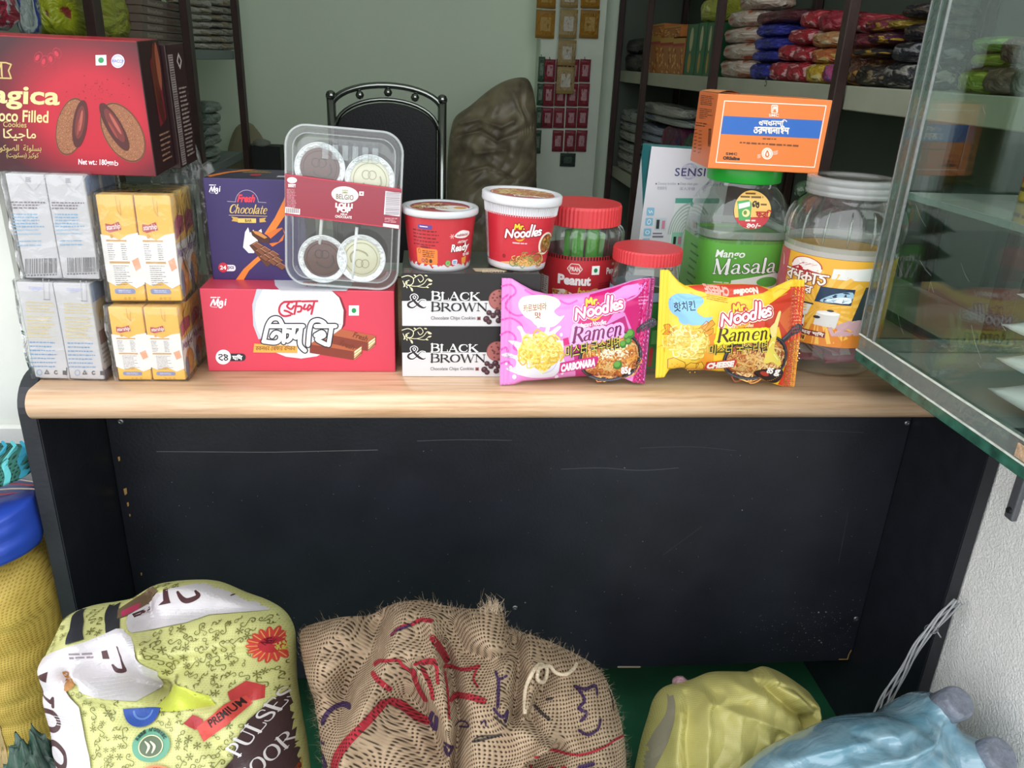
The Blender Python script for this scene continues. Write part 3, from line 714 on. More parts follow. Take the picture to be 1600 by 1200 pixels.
# ---- dark red cookie cartons lying across the stacks
def cookie_carton(loc, rot, w, d, h, label, first):
    t = thing('cookie_carton', label, 'box', loc, rot, 'dark red cookie cartons')
    m = bpy.data.materials.new('red cookie carton'); m.use_nodes = True; nt = m.node_tree; b = nt.nodes['Principled BSDF']; b.inputs['Roughness'].default_value = .3
    tc = nt.nodes.new('ShaderNodeTexCoord'); mp = nt.nodes.new('ShaderNodeMapping'); g = nt.nodes.new('ShaderNodeTexGradient'); g.gradient_type = 'SPHERICAL'
    # the printed red glow around the biscuits
    mp.inputs['Location'].default_value = (-.60, 0, -.72); mp.inputs['Scale'].default_value = (9, .02, 11)
    mp.vector_type = 'POINT'; r_ = nt.nodes.new('ShaderNodeValToRGB')
    nt.links.new(tc.outputs['Object'], mp.inputs[0]); nt.links.new(mp.outputs[0], g.inputs[0]); nt.links.new(g.outputs[0], r_.inputs[0]); nt.links.new(r_.outputs[0], b.inputs['Base Color'])
    r_.color_ramp.elements[0].color = lin('#3a0f19'); r_.color_ramp.elements[0].position = .0
    r_.color_ramp.elements[1].color = lin('#b21d31'); r_.color_ramp.elements[1].position = .55
    e = r_.color_ramp.elements.new(.22); e.color = lin('#6e1523')
    me = box(-w / 2, w / 2, -d / 2, d / 2, 0, h, .0008); me.materials.append(m); me.materials.append(mat('#2a1518', .35)); me.materials.append(mat('#9c2130', .3))
    for p in me.polygons: p.material_index = 1 if (abs(p.normal.x) > .5 or not first) else (2 if p.normal.z > .5 else 0)
    o = bpy.data.objects.new('carton', me); COL.objects.link(o); o.parent = t
    S = lambda k: (k - 0) * 1.0
    if first:
        q = [(-680, 185), (885, 285), (985, 1132), (-470, 1045)]
        P = Print(front(w, d), q, w, h, rough=.35)
        gold, gd = '#d8c58c', '#bfa566'
        P.text('Magica', -190, 540, 390, 690, gold, 2, .025, .06)
        P.text('Choco Filled', -90, 692, 316, 768, gold, 2, .02, .06); P.text('Cookies', 32, 766, 178, 800, gd, 2, .01, .06)
        P.text('\ufe8e\ufedc\ufef4\ufe9f\ufe8e\ufee3', 30, 810, 235, 884, gold, 2, .012, .04)
        P.text('\ufeee\ufedb\ufeee\ufebc\ufedf\ufe8d  \ufe94\ufe97\ufeee\ufee0\ufeb4\ufe91', 8, 908, 266, 958, gd, 2, .01, .04)
        P.text('(\ufe96\ufef3\ufeee\ufedc\ufeb4\ufe91) \ufeb0\ufef4\ufedb\ufeee\ufedb', 48, 958, 248, 995, gd, 2, .008, .04)
        P.text('Net wt.: 180gm', 495, 1012, 716, 1052, '#f1d9dc', 2, .02, .05); P.text('b', 722, 1024, 746, 1056, '#f1d9dc', 2, .0, .05)
        # ribbon emblem
        for pts in ([(-120, 392), (60, 400), (92, 412), (74, 450), (90, 498), (-10, 492), (-120, 480)],): P.stroke(pts, 9, gd, 2, 0, True)
        P.stroke([(-20, 470), (0, 420), (12, 455), (28, 405), (30, 480)], 7, gd, 2, 0); P.stroke([(32, 405), (34, 490)], 8, gd, 2, 0)
        # faint beans
        for x, y, a in ((262, 370, .5), (300, 395, .2), (345, 380, -.2), (382, 348, -.5)): P.ell(x, y, 26, 36, '#a3283a', 1, 20, a, .86); P.ell(x - 6, y + 4, 12, 20, '#b92b40', 1, 14, a)
        P.rect(622, 366, 690, 430, '#e8e4de', 2); P.ell(656, 398, 18, 18, '#2f8d58', 3)
        P.ell(762, 406, 42, 43, '#cfcbe2', 2); P.ell(762, 406, 33, 34, '#8f8bc4', 3, ring=.93); P.text('HACCP', 726, 396, 798, 416, '#6f74b8', 3, .01, .1)
        # two biscuit halves with a dark filling
        for cx, cy, rx, ry, a, fx, fy, frx, fry, fa in ((455, 805, 92, 182, .24, 512, 790, 45, 148, .16), (780, 850, 118, 205, -.5, 728, 815, 48, 170, -.5)):
            P.ell(cx, cy, rx, ry, '#8d5a3e', 2, 44, a); P.ell(cx, cy, rx * .99, ry * .99, '#5e3323', 2.5, 44, a, .95); P.ell(fx, fy, frx, fry, '#4a1c1c', 4, 36, fa)
            P.ell(fx + 2, fy - 10, frx * .66, fry * .7, '#6b2a26', 5, 30, fa); P.ell(fx + 8, fy - 20, frx * .2, fry * .45, '#a5544a', 6, 20, fa); P.ell(fx - 8, fy + 20, frx * .16, fry * .35, '#8d3c36', 6, 20, fa)
            r = random.Random(int(cx))
            for _ in range(620):
                u, k = r.uniform(0, 2 * PI), math.sqrt(r.random()); X, Y = k * rx * math.cos(u) * .93, k * ry * math.sin(u) * .93
                P.ell(cx + X * math.cos(a) - Y * math.sin(a), cy + X * math.sin(a) + Y * math.cos(a), 2.6, 2.2, r.choice(['#c08a62', '#a9744f', '#5f3524', '#b98058']), 3, 5)
        r = random.Random(2)
        for _ in range(46): P.ell(r.gauss(640, 110), r.gauss(590, 45), r.uniform(1.5, 5), r.uniform(1.5, 4), r.choice(['#6b1b22', '#521016']), 1.5, 6)
        for _ in range(160): P.ell(r.gauss(330, 60), r.gauss(450, 45), 2, 2, '#a32a3a', 1, 5)
        P.build('front_print', t)
        # torn pale flap along the top edge
        obj('top_flap', box(-w / 2 + .02, -w / 2 + .1, -d / 2 + .002, -d / 2 + .022, h + .0002, h + .0012, .0003), mat('#cfc3bb', .6), t)
        P = Print(right(w, d), sq(100, 200), d, h, rough=.4)
        P.ell(62, 50, 14, 46, '#5a2a1c', 2, rot=.2); P.ell(66, 95, 12, 32, '#4a1c16', 2, rot=-.2); P.poly([(44, 30), (84, 14), (88, 120), (50, 130)], '#6a1c27', 1); P.ell(80, 40, 10, 36, '#94503a', 3); P.words(40, 140, 95, 6, 8, 3, '#8d6a58', 2)
        P.build('side_print', t)
    else:
        P = Print(right(w, d), sq(100, 200), d, h, rough=.4)
        P.rect(10, 16, 34, 196, '#8f8380', 1); r = random.Random(4)
        for k in range(46): P.rect(12, 18 + k * 3.85, 32, 19.2 + k * 3.85 + r.random() * 1.2, '#463a3a', 2)
        P.words(44, 70, 92, 17, 7, 3.2, '#8d7f78', 2, 3); P.poly([(52, 28), (66, 14), (80, 28), (66, 42)], '#b7aaa4', 2, [[(58, 28), (66, 20), (74, 28), (66, 36)]])
        P.build('side_print', t)
    return t
_m = .994
cookie_carton((-.4375, .03 + .034, _m), (math.radians(3), 0, math.radians(-1)), .25, .068, .141, 'red cookie carton with a broken filled biscuit printed on it, topmost on the left', 1)
cookie_carton((-.4300, .1025 + .034, _m - .0002), (math.radians(3), 0, math.radians(-3)), .25, .062, .139, 'dark cookie carton hidden behind the red one, grey barcode strip on its end', 0)

# ---- red wafer carton, blue chocolate carton
def carton(name, label, loc, rot, w, d, h, cols, rough=.32):
    t = thing(name, label, 'box', loc, rot)
    me = box(-w / 2, w / 2, -d / 2, d / 2, 0, h, .0009, 2)
    for c in cols: me.materials.append(mat(c, rough))
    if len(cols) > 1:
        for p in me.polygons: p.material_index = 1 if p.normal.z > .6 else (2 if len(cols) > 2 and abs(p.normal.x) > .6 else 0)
    o = bpy.data.objects.new('carton', me); COL.objects.link(o); o.parent = t
    return t
w, d, h = .235, .105, .108
t = carton('wafer_carton', 'long red wafer carton with a white disc and wafer fingers on its front', (-.167, .042 + d / 2, T + .0003), (0, 0, 0), w, d, h, ['#c93d52'])
Q = [(80, 130), (1487, 155), (1500, 732), (163, 730)]
P = Print(front(w, d), Q, w, h, rough=.32)
P.poly([(500, 136), (470, 250), (480, 400), (520, 500), (600, 480), (560, 300), (600, 138)], '#b9bcc6', 1, sm=0)
P.poly([(1040, 146), (1110, 200), (1148, 300), (1140, 400), (1080, 470), (1060, 440), (1090, 300), (1000, 146)], '#7d1a2a', 1)
disc = [(545, 138), (500, 230), (488, 330), (510, 430), (560, 520), (620, 585), (720, 625), (830, 638), (940, 622), (1020, 580), (1090, 490), (1125, 390), (1128, 290), (1095, 200), (1040, 147)]
P.poly(disc, '#d9d6db', 2)
red = '#bb2740'
for s in ([(760, 232), (700, 232), (670, 262), (668, 305), (700, 332), (748, 326)], [(700, 229), (820, 224)], [(735, 240), (722, 262), (752, 282), (772, 258)], [(792, 226), (776, 318)], [(704, 292), (730, 300), (762, 318)], [(790, 262), (824, 264), (822, 296), (800, 302)],
          [(830, 226), (940, 224)], [(852, 250), (842, 280), (866, 278), (882, 252), (898, 268), (872, 292)], [(918, 228), (898, 318)]):
    P.stroke(s, 15, red, 3, 5 if len(s) > 2 else 0)
KR = [[(560, 512), (572, 450), (588, 392), (618, 352), (664, 352), (690, 392)], [(590, 404), (840, 404)], [(556, 514), (640, 522), (674, 500), (672, 462), (640, 452), (618, 478)], [(706, 404), (702, 520)], [(706, 440), (750, 446), (752, 488), (730, 510)],
      [(776, 414), (770, 462), (790, 488), (812, 452)], [(826, 404), (818, 530), (856, 580)], [(878, 540), (886, 430), (906, 374), (950, 362), (988, 380), (1002, 404)], [(930, 404), (1072, 404)], [(930, 470), (974, 448), (990, 474), (940, 498), (1006, 536)], [(1044, 404), (1024, 540)]]
for z, wd, c in ((5, 47, '#26252c'), (6, 29, '#f3f1f4')):
    for s in KR: P.stroke(s, wd, c, z, 5 if len(s) > 2 else 0)
P.poly([(490, 530), (800, 548), (800, 598), (484, 594)], '#e0a046', 4)
bengali(P, ['k', 'k', 'l', 'e', 'b', ' ', 'o', 'y', 'A', 'f', 'A', 'r', ' ', 'b', 'I', 's', 'k', 'b'], 502, 578, 785, 26, '#5a4126', 3, 5)
def finger(ax, ay, bx, by, dx, dy, hh):
    """a wafer bar from the left end (ax, ay) to the right end (bx, by): top, front, cut end"""
    P.poly([(ax, ay), (ax + dx, ay - dy), (bx + dx, by - dy), (bx, by)], '#a8593a', 4); P.poly([(ax, ay), (bx, by), (bx, by + hh), (ax, ay + hh)], '#7b3528', 4)
    P.poly([(bx, by), (bx + dx, by - dy), (bx + dx, by - dy + hh), (bx, by + hh)], '#8a4630', 4)
    P.poly([(bx + 8, by), (bx + dx - 6, by - dy + 12), (bx + dx - 6, by - dy + hh - 12), (bx + 8, by + hh - 12)], '#e4d3a8', 4.5)
    for k in range(3): P.stroke([(bx + 10, by + 18 + k * 20), (bx + dx - 8, by - dy + 28 + k * 20)], 5, '#a77f4e', 4.8, 0)
finger(1050, 470, 1300, 520, 60, 45, 62); finger(890, 535, 1200, 585, 64, 46, 62)
P.text('Fresh', 1195, 460, 1305, 500, '#6c2f1c', 5, .02, .2, .3, slope=.12); P.text('Fresh', 1100, 520, 1210, 560, '#6c2f1c', 5, .02, .2, .3, slope=.12)
P.text('TM', 1092, 388, 1112, 396, '#777777', 3)
P.ell(268, 628, 55, 53, '#f1eef0', 2); P.rrect(285, 603, 430, 657, 26, '#26252c', 1.5)
bengali(P, ['2', '4'], 228, 652, 308, 44, '#26252c', 8, 3); bengali(P, ['p', 'I', 's'], 336, 648, 404, 26, '#f1eef0', 6, 3)
def mgi(P, x0, y0, x1, y1, c, z=2):
    X = lambda u, v: (x0 + u * (x1 - x0), y0 + v * (y1 - y0)); k = (x1 - x0)
    for s in ([(.02, .8), (.16, .3), (.2, .3), (.26, .75), (.42, .25), (.46, .3), (.42, .78), (.52, .8)], [(.66, .4), (.56, .45), (.56, .65), (.66, .65), (.7, .42), (.7, .85), (.6, 1.0), (.52, .95)], [(.88, .4), (.86, .75)], [(.9, .24), (.905, .24)]):
        P.stroke([X(*p) for p in s], k * .085, c, z, 3)
    P.words(*X(.0, .0), X(.62, 0)[0], 1, 5, (y1 - y0) * .09, c, z); P.stroke([X(.04, .92), X(.4, .96)], k * .02, c, z, 0)
mgi(P, 165, 192, 290, 270, '#f3e9ec', 2); veg_mark(P, 1202, 293, 36)
P.build('front_print', t)
P = Print(top(w, d, h), [(130, 80), (1480, 80), (1487, 150), (80, 130)], w, .05)
P.poly([(497, 82), (510, 115), (545, 140), (1040, 147), (1080, 110), (1060, 82)], '#cfd0d8', 1); bengali(P, ['f', 's'], 700, 118, 800, 22, red, 8, 2)
P.build('top_print', t)

w, d, h = .119, .085, .1265
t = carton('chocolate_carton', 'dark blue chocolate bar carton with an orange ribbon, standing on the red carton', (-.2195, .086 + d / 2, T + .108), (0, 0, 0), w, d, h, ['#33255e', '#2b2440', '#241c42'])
K4 = [(72, 392), (72 + 657, 392 + 12), (132 + 620, 1030), (132, 1025)]
P = Print(front(w, d), K4, w, h, rough=.32)
gold = '#dcbb6a'; org = '#e8802e'
P.ell(360, 545, 76, 78, '#b9a6b4', 2, 40, 0, .96, PI, 2 * PI); P.stroke([(232, 540), (286, 543)], 3, '#b9a6b4', 2, 0); P.stroke([(434, 543), (486, 546)], 3, '#b9a6b4', 2, 0)
P.text('Fresh', 296, 496, 414, 545, '#ef3548', 3, .035, 0, .35)
serif(P, 'Chocolate', 240, 612, 487, 54, gold, 3, .02, .3, .9, .02); P.stroke([(242, 626), (490, 631)], 3, gold, 2, 0)
P.poly([(256, 634), (300, 640), (300, 668), (258, 662), (268, 648)], '#c99f4a', 2); P.poly([(484, 640), (440, 645), (440, 670), (484, 666), (474, 652)], '#c99f4a', 2); P.poly([(300, 645), (418, 645), (418, 673), (300, 672)], '#e3bd62', 3); P.text('BAR', 346, 650, 390, 668, '#5a4526', 4, .02)
# ribbon, splash, bar
P.poly([(620, 480), (600, 530), (540, 640), (470, 740), (510, 760), (560, 690), (625, 600)], org, 2); P.poly([(480, 740), (510, 770), (590, 706), (600, 740), (560, 790), (500, 800), (520, 820), (590, 780), (604, 730), (585, 700), (540, 712)], '#d96e28', 3)
P.poly([(450, 860), (400, 900), (330, 960), (280, 1024), (330, 1026), (365, 970), (420, 920), (470, 880)], org, 2)
P.poly([(335, 790), (345, 730), (365, 700), (375, 735), (400, 715), (410, 740), (450, 710), (455, 730), (420, 760), (430, 800), (400, 860), (365, 860), (330, 825)], '#eeeaf0', 3)
P.poly([(380, 720), (440, 725), (505, 770), (500, 800), (440, 790), (390, 750)], '#4a2418', 4); P.poly([(392, 720), (440, 728), (490, 762), (470, 770), (410, 740)], '#c98546', 5)
bx = lambda i, j: (372 + i * 66 + j * 20 * 1.0, 812 + j * 44 - i * 5 + (i + j) * 4)
P.poly([(370, 812), (420, 785), (575, 880), (480, 945)], '#5d3220', 4)
for i in range(3):
    for j in range(3):
        x, y = 386 + i * 52 + j * 30 - j * 6, 806 + i * 30 + j * 37 - i * 4
        if j < 3:
            q = [(x + 4, y + 3), (x + 32, y - 14), (x + 72, y + 10), (x + 42, y + 32)]
            P.poly(q, '#7d4a30', 5); P.stroke([q[0], q[1], q[2]], 3.4, '#b98562', 6, 0); P.stroke([q[2], q[3], q[0]], 3.4, '#3c1c12', 6, 0)
P.ell(198, 950, 31, 30, '#c9263c', 3); P.rrect(205, 934, 279, 973, 18, '#ece8ee', 2); P.text('24', 178, 938, 218, 963, '#ffffff', 4, .03); P.text('pcs', 230, 942, 268, 966, '#33255e', 3, .02)
mgi(P, 116, 436, 194, 492, '#eee8f2', 2)
P.build('front_print', t)
P = Print(top(w, d, h), [(130, 330), (690, 330), (740, 404), (72, 392)], w, d)
P.poly([(90, 378), (180, 350), (270, 333), (330, 331), (200, 356), (110, 388)], org, 1); P.words(270, 340, 470, 2, 8, 5, '#a8884e', 2, 2); P.ell(365, 368, 36, 8, '#b02c3c', 2); P.words(515, 372, 590, 1, 5, 10, '#c9c4d2', 2)
P.build('top_print', t)

# ---- clear tray of chocolate lollies with a maroon sleeve
def rrect_pts(w, h, r, n=9):
    P_ = []
    for cx, cz, a in ((w / 2 - r, h / 2 - r, 0), (-w / 2 + r, h / 2 - r, PI / 2), (-w / 2 + r, -h / 2 + r, PI), (w / 2 - r, -h / 2 + r, 1.5 * PI)):
        P_ += [(cx + r * math.cos(a + k * PI / 2 / n), cz + r * math.sin(a + k * PI / 2 / n)) for k in range(n + 1)]
    return P_
def loft_xz(rings, cap0=True, cap1=True):
    """rings: list of (points[(x, z)], y)"""
    v = []; f = []; n = len(rings[0][0])
    for pts, y in rings: v += [(x, y, z) for x, z in pts]
    for k in range(len(rings) - 1):
        for i in range(n): j = (i + 1) % n; f.append((k * n + i, k * n + j, (k + 1) * n + j, (k + 1) * n + i))
    if cap0: f.append(tuple(range(n)))
    if cap1: f.append(tuple(range((len(rings) - 1) * n, len(rings) * n)))
    bm = bmesh.new(); me = pymesh(v, f); bm.from_mesh(me); bpy.data.meshes.remove(me); m2 = from_bm(bm)
    for p in m2.polygons: p.use_smooth = len(p.vertices) == 4
    return m2
tw, th = .134, .187
t = thing('lolly_tray', 'clear tray of four chocolates in foil cups under a maroon sleeve', 'tray', (-.1135, .0575, T + .108 + .0042), (math.radians(-2), math.radians(3.2), 0))
CL = clear('#f2f5f5', .03, 1.5, None, .022, 'tray plastic', 2.0)
zc = th / 2
def sh(pts): return [(x, z + zc) for x, z in pts]
obj('tray_shell', loft_xz([(sh(rrect_pts(tw, th, .024)), -.0125), (sh(rrect_pts(tw - .006, th - .006, .022)), -.0115), (sh(rrect_pts(tw - .010, th - .010, .021)), .006), (sh(rrect_pts(tw - .02, th - .02, .018)), .0125)], False, True), CL, t)
obj('tray_lid', loft_xz([(sh(rrect_pts(tw, th, .024)), -.0126), (sh(rrect_pts(tw - .004, th - .004, .023)), -.0146), (sh(rrect_pts(tw - .018, th - .018, .018)), -.0148), (sh(rrect_pts(tw - .024, th - .024, .016)), -.0138)], False, True), CL, t)
_rim = [(x, -.0128, z) for x, z in sh(rrect_pts(tw + .0006, th + .0006, .024))]
obj('tray_rim', tube(_rim, .0016, 6, 0, True), clear('#dfe5e6', .1, 1.5, None, .3, 'tray rim', 1.3), t)
_rim2 = [(x, -.0146, z) for x, z in sh(rrect_pts(tw - .016, th - .016, .018))]
obj('lid_ridge', tube(_rim2, .0009, 6, 0, True), clear('#dfe5e6', .1, 1.5, None, .2, 'tray ridge', 1.3), t)
for k in range(6): obj('rib', box(-.026 + k * .0115, -.018 + k * .0115, -.0156, -.0144, th - .036, th - .018, .0006), CL, t)
foil = mat('#ececee', .25, .6, .35, (160, .5))
def smile(P, x, y, r, c, flip=0):
    s = -1 if flip else 1
    for dx in (-.22, .12): P.ell(x + dx * r * s, y - .28 * r * s, r * .24, r * .26, c, 2, 20, 0, .82)
    P.stroke([(x + r * .56 * s, y - r * .22 * s), (x + r * .62 * s, y + r * .16 * s), (x + r * .3 * s, y + r * .48 * s), (x - r * .2 * s, y + r * .36 * s), (x - r * .34 * s, y + r * .2 * s)], r * .09, c, 2)
    P.ell(x, y, r * .93, r * .93, c, 1, 40, 0, .96)
for cx, cz, col, dk, flip, tilt in ((-.0285, .140, '#5a352e', '#38211d', 0, 0), (.030, .131, '#d3cdb0', '#a39b7c', 0, 0), (-.024, .032, '#5a352e', '#38211d', 0, 0), (.0225, .036, '#d3cdb0', '#a39b7c', 1, 0)):
    g = obj('foil_cup', lathe([(.018, -.0085), (.0235, 0), (.0238, .002), (.0295, .0026), (.0297, .0032), (.0282, .0036), (.0236, .0028), (.0228, .0012), (.02, .0008), (0, .0008)], 56, cap=False), foil, t)
    g.rotation_euler = (PI / 2, 0, 0); g.location = (cx, -.0072, cz)
    dsk = obj('chocolate', lathe([(.0228, 0), (.0228, .0014), (.0218, .0022), (0, .0024)], 48), mat(col, .38), g, ); dsk.location = (0, 0, .0006)
    P = Print(lambda u, v, h: (u, v, .0031 + h), [(-1, -1), (1, -1), (1, 1), (-1, 1)], 2, 2, rough=.45)
    P.H = np.array([[.0225, 0, 0], [0, -.0225, 0], [0, 0, 1.]]); smile(P, 0, 0, .95, dk, flip); P.build('face_relief', g)
    obj('foil_rim', tube([(.0288 * math.cos(a), .0288 * math.sin(a), .0036) for a in np.linspace(0, 2 * PI, 49)[:-1]], .0009, 6, 0, True), mat('#e6e6e8', .3, .6, .3), g)
for x, z0, z1 in ((.012, .006, .074), (-.028, .05, .115)): obj('stick', tube([(x, -.009, z0 + .0), (x + .004, -.009, z1)], .0021, 8), mat('#e9e7e6', .5), t)
# sleeve
sl = [(-tw / 2 - .0008, .0975), (tw / 2 + .0008, .0815), (tw / 2 + .0008, .131), (-tw / 2 - .0008, .147)]
sl = [(-tw / 2 - .0008, .083), (tw / 2 + .0008, .0765), (tw / 2 + .0008, .1245), (-tw / 2 - .0008, .131)]
v = [(sl[0][0], -.0158, sl[0][1]), (sl[1][0], -.0158, sl[1][1]), (sl[2][0], -.0158, sl[2][1]), (sl[3][0], -.0158, sl[3][1])]
v += [(x, .0135, z) for x, _, z in v]
sv = obj('sleeve', pymesh(v, [(0, 1, 2, 3), (1, 5, 6, 2), (5, 4, 7, 6), (4, 0, 3, 7)]), mat('#8a1f33', .22, .5, 0, None, None, .3), t)
P = Print(lambda u, v, h: (-tw / 2 - .0008 + u, -.0158 - h, .083 - .0065 * u / (tw + .0016) + v), [(620, 378), (1340, 455), (1342, 728), (620, 655)], tw + .0016, .048, rough=.3)
lt = '#f1e8e6'
P.ell(992, 505, 84, 55, '#ddd3d0', 2, 36, .08); P.text('BELGIO', 938, 503, 1046, 538, '#6a6650', 3, .015, .0, 0, 1.05, .06)
for k in (-1, 0, 1): P.ell(992 + k * 10, 482, 7, 11, '#8a9458', 3, 12, k * .5, .6)
P.rect(972, 492, 1012, 496, '#8a9458', 3)
P.text('LOLLI', 934, 562, 1042, 596, lt, 3, .06, .03); P.text('POP', 946, 592, 1030, 626, lt, 3, .06, .05); P.text('MILK', 968, 632, 1012, 642, lt, 3, .02, .05); P.text('CHOCOLATE', 934, 646, 1038, 664, lt, 3, .02, .05)
P.rect(1080, 480, 1108, 508, lt, 2); P.ell(1094, 494, 6, 6, '#8a4a3a', 3, 10)
P.poly([(1242, 472), (1338, 482), (1338, 640), (1238, 630)], '#d9d3d6', 2); r = random.Random(8)
for k in range(26): P.rect(1246, 478 + k * 6, 1334, 480 + k * 6 + r.random() * 2, '#7d6f78', 3)
P.poly([(1236, 690), (1336, 700), (1336, 724), (1236, 712)], '#d9d3d6', 2); P.words(1244, 652, 1330, 3, 12, 6, '#c98f98', 2)
P.ell(664, 420, 30, 20, lt, 2); P.words(640, 446, 690, 2, 12, 8, lt, 2); P.words(632, 480, 694, 14, 10, 4, '#c78f98', 2, 6); P.poly([(622, 600), (714, 610), (712, 650), (620, 640)], lt, 2)
for k in range(14): P.rect(626 + k * 6, 606, 629 + k * 6, 640, '#5a3a44', 3)
P.stroke([(622, 384), (1338, 460)], 8, '#b83043', 1, 0); P.stroke([(622, 651), (1338, 722)], 8, '#b83043', 1, 0)
P.build('sleeve_print', sv)
# ---- two black-and-white cookie cartons
def bb_carton(z, rz, label, quad, seed):
    w, d, h = .171, .125, .0675
    t = thing('cookie_box', label, 'box', (.0455, .0255 + d / 2, z), (0, 0, rz), 'black and white cookie cartons')
    me = box(-w / 2, w / 2, -d / 2, d / 2, 0, h, .0008, 2)
    for c in ('#cecbcd', '#3a3634', '#8f8c86'): me.materials.append(mat(c, .35))
    for p in me.polygons: p.material_index = 1 if p.normal.z > .6 else (2 if abs(p.normal.x) > .6 else 0)
    o = bpy.data.objects.new('carton', me); COL.objects.link(o); o.parent = t
    P = Print(front(w, d), quad, w, h, rough=.35); q0, q1, q2, q3 = quad
    # artwork in the upper carton's crop frame
    P.rect(60, 86, 900, 256, '#1d1a1c', 1)
    wh, ch, lt = '#ece9ea', '#211d20', '#e3d9b4'
    serif(P, 'BLACK', 234, 252, 530, 54, wh, 3, 0, 0, .95, 0, .9); serif(P, 'BROWN', 234, 320, 582, 56, ch, 3, 0, 0, .95, 0, .9)
    serif(P, '&', 92, 300, 214, 86, wh, 3, 0, 0, .9, .09); serif(P, '&', 92, 300, 214, 86, '#2a2024', 4, 0, 0, .9, .0)
    P.text('Chocolate Chips Cookies', 238, 352, 508, 380, '#6a6468', 3, .008)
    P.rect(518, 356, 540, 378, '#8c5a58', 2); P.ell(529, 367, 6, 6, '#3d1d1d', 3, 10)
    for s, ww in (([(62, 110), (100, 100), (130, 118), (125, 150), (98, 160), (85, 140), (105, 128)], 5), ([(130, 118), (170, 95), (190, 120), (172, 140), (158, 122)], 4), ([(100, 160), (150, 165), (190, 150), (215, 120), (240, 130)], 4), ([(150, 165), (200, 172), (225, 150)], 3.5), ([(105, 160), (122, 190)], 3.5), ([(68, 132), (82, 165)], 3.5)):
        P.stroke(s, ww, lt, 2)
    for x, y, a, q in ((230, 130, .3, 13), (232, 152, -.4, 10), (122, 185, 1.2, 13), (205, 100, .2, 9), (140, 100, .6, 9), (78, 158, 1.5, 9), (215, 172, .2, 8)): P.ell(x, y, q, q * .45, lt, 2, 12, a)
    for k in range(5): P.ell(88 + 13 * math.cos(k * 1.256), 158 + 13 * math.sin(k * 1.256), 8, 3.4, lt, 2, 10, k * 1.256)
    r = random.Random(seed)
    for cx, cy, q in ((650, 248, 66), (800, 230, 60)):
        P.ell(cx, cy, q, q, '#a4605c', 4, 36); P.ell(cx, cy, q, q, '#8b4a48', 4.2, 36, 0, .93)
        for _ in range(17):
            a, k = r.uniform(0, 6.3), q * .85 * math.sqrt(r.random()); P.ell(cx + k * math.cos(a), cy + k * math.sin(a), 7, 6, '#6b3534', 5, 9)
    for x, y, q in ((575, 370, 20), (592, 388, 17), (590, 330, 17), (616, 348, 18), (642, 328, 20), (650, 380, 18), (700, 360, 22), (660, 350, 15), (740, 380, 22)):
        P.ell(x, y, q, q, '#3f232c', 6, 20); P.ell(x - q * .2, y - q * .25, q * .4, q * .35, '#6d4850', 7, 12)
    P.build('front_print', t)
    if z > .8:
        P = Print(top(w, d, h), [(60, 60), (880, 70), (898, 94), (60, 86)], w, .03, rough=.4)
        P.words(75, 66, 130, 3, 7, 3, '#8f8a80', 1, 3); P.poly([(500, 66), (720, 66), (700, 80), (520, 80)], '#b7a98c', 1); P.text('BROWN', 560, 74, 690, 84, '#d8cfae', 2, .03); P.words(740, 72, 870, 2, 9, 4, '#6d675f', 1, 4)
        P.build('top_print', t)
    return t
_q = [(60, 86), (898, 94), (898, 424), (66, 414)]
bb_carton(T + .0003, 0, 'lower black and white cookie carton, resting on the wooden desk top', _q, 4)
bb_carton(T + .0684, math.radians(.6), 'upper black and white cookie carton, carrying the two noodle cups', _q, 5)

# ---- noodle cups
TB = T + .0682 + .0676
def cup(name, label, px_c, y, rb, rt, h, body, lidc, rim_h, rot, lift=0):
    p = aty(px_c[0], px_c[1], y); t = thing(name, label, 'cup', (float(p[0]), y, TB + lift), rot)
    obj('cup_body', lathe([(rb * .9, .001), (rb, 0), (rb + .0006, .004), (rb + (rt - rb) * .5, h * .5), (rt, h), (rt * .96, h + .0005)], 72), body, t)
    obj('cup_rim', lathe([(rt, h - .004), (rt + .0026, h - .004), (rt + .0036, h - .002), (rt + .0036, h + rim_h), (rt + .002, h + rim_h + .0014), (rt - .003, h + rim_h + .001), (rt - .0045, h + rim_h - .001), (0, h + rim_h - .001)], 72), lidc, t)
    def fn(u, v, hh):
        R = rb + (rt - rb) * v / h + .0003 + hh; a = u / ((rb + rt) / 2)
        return R * np.sin(a), -R * np.cos(a), v
    def lid(u, v, hh): return u, v, h + rim_h - .0008 + hh
    return t, fn, lid
wht = mat('#cdcbce', .35, .5); 
rb, rt, h = .0375, .0445, .0705
t, fn, lid = cup('ready_noodle_cup', 'smaller red noodle cup with a picture lid, left one on the black carton', (687, 410), .0255 + .046, rb, rt, h, wht, mat('#c6c6ca', .25, .5), .003, (0, 0, 0))
Wc = PI * (rb + rt) / 2 * 1.0
def cupart(u, v, hh): return fn(u - Wc / 2, v, hh)
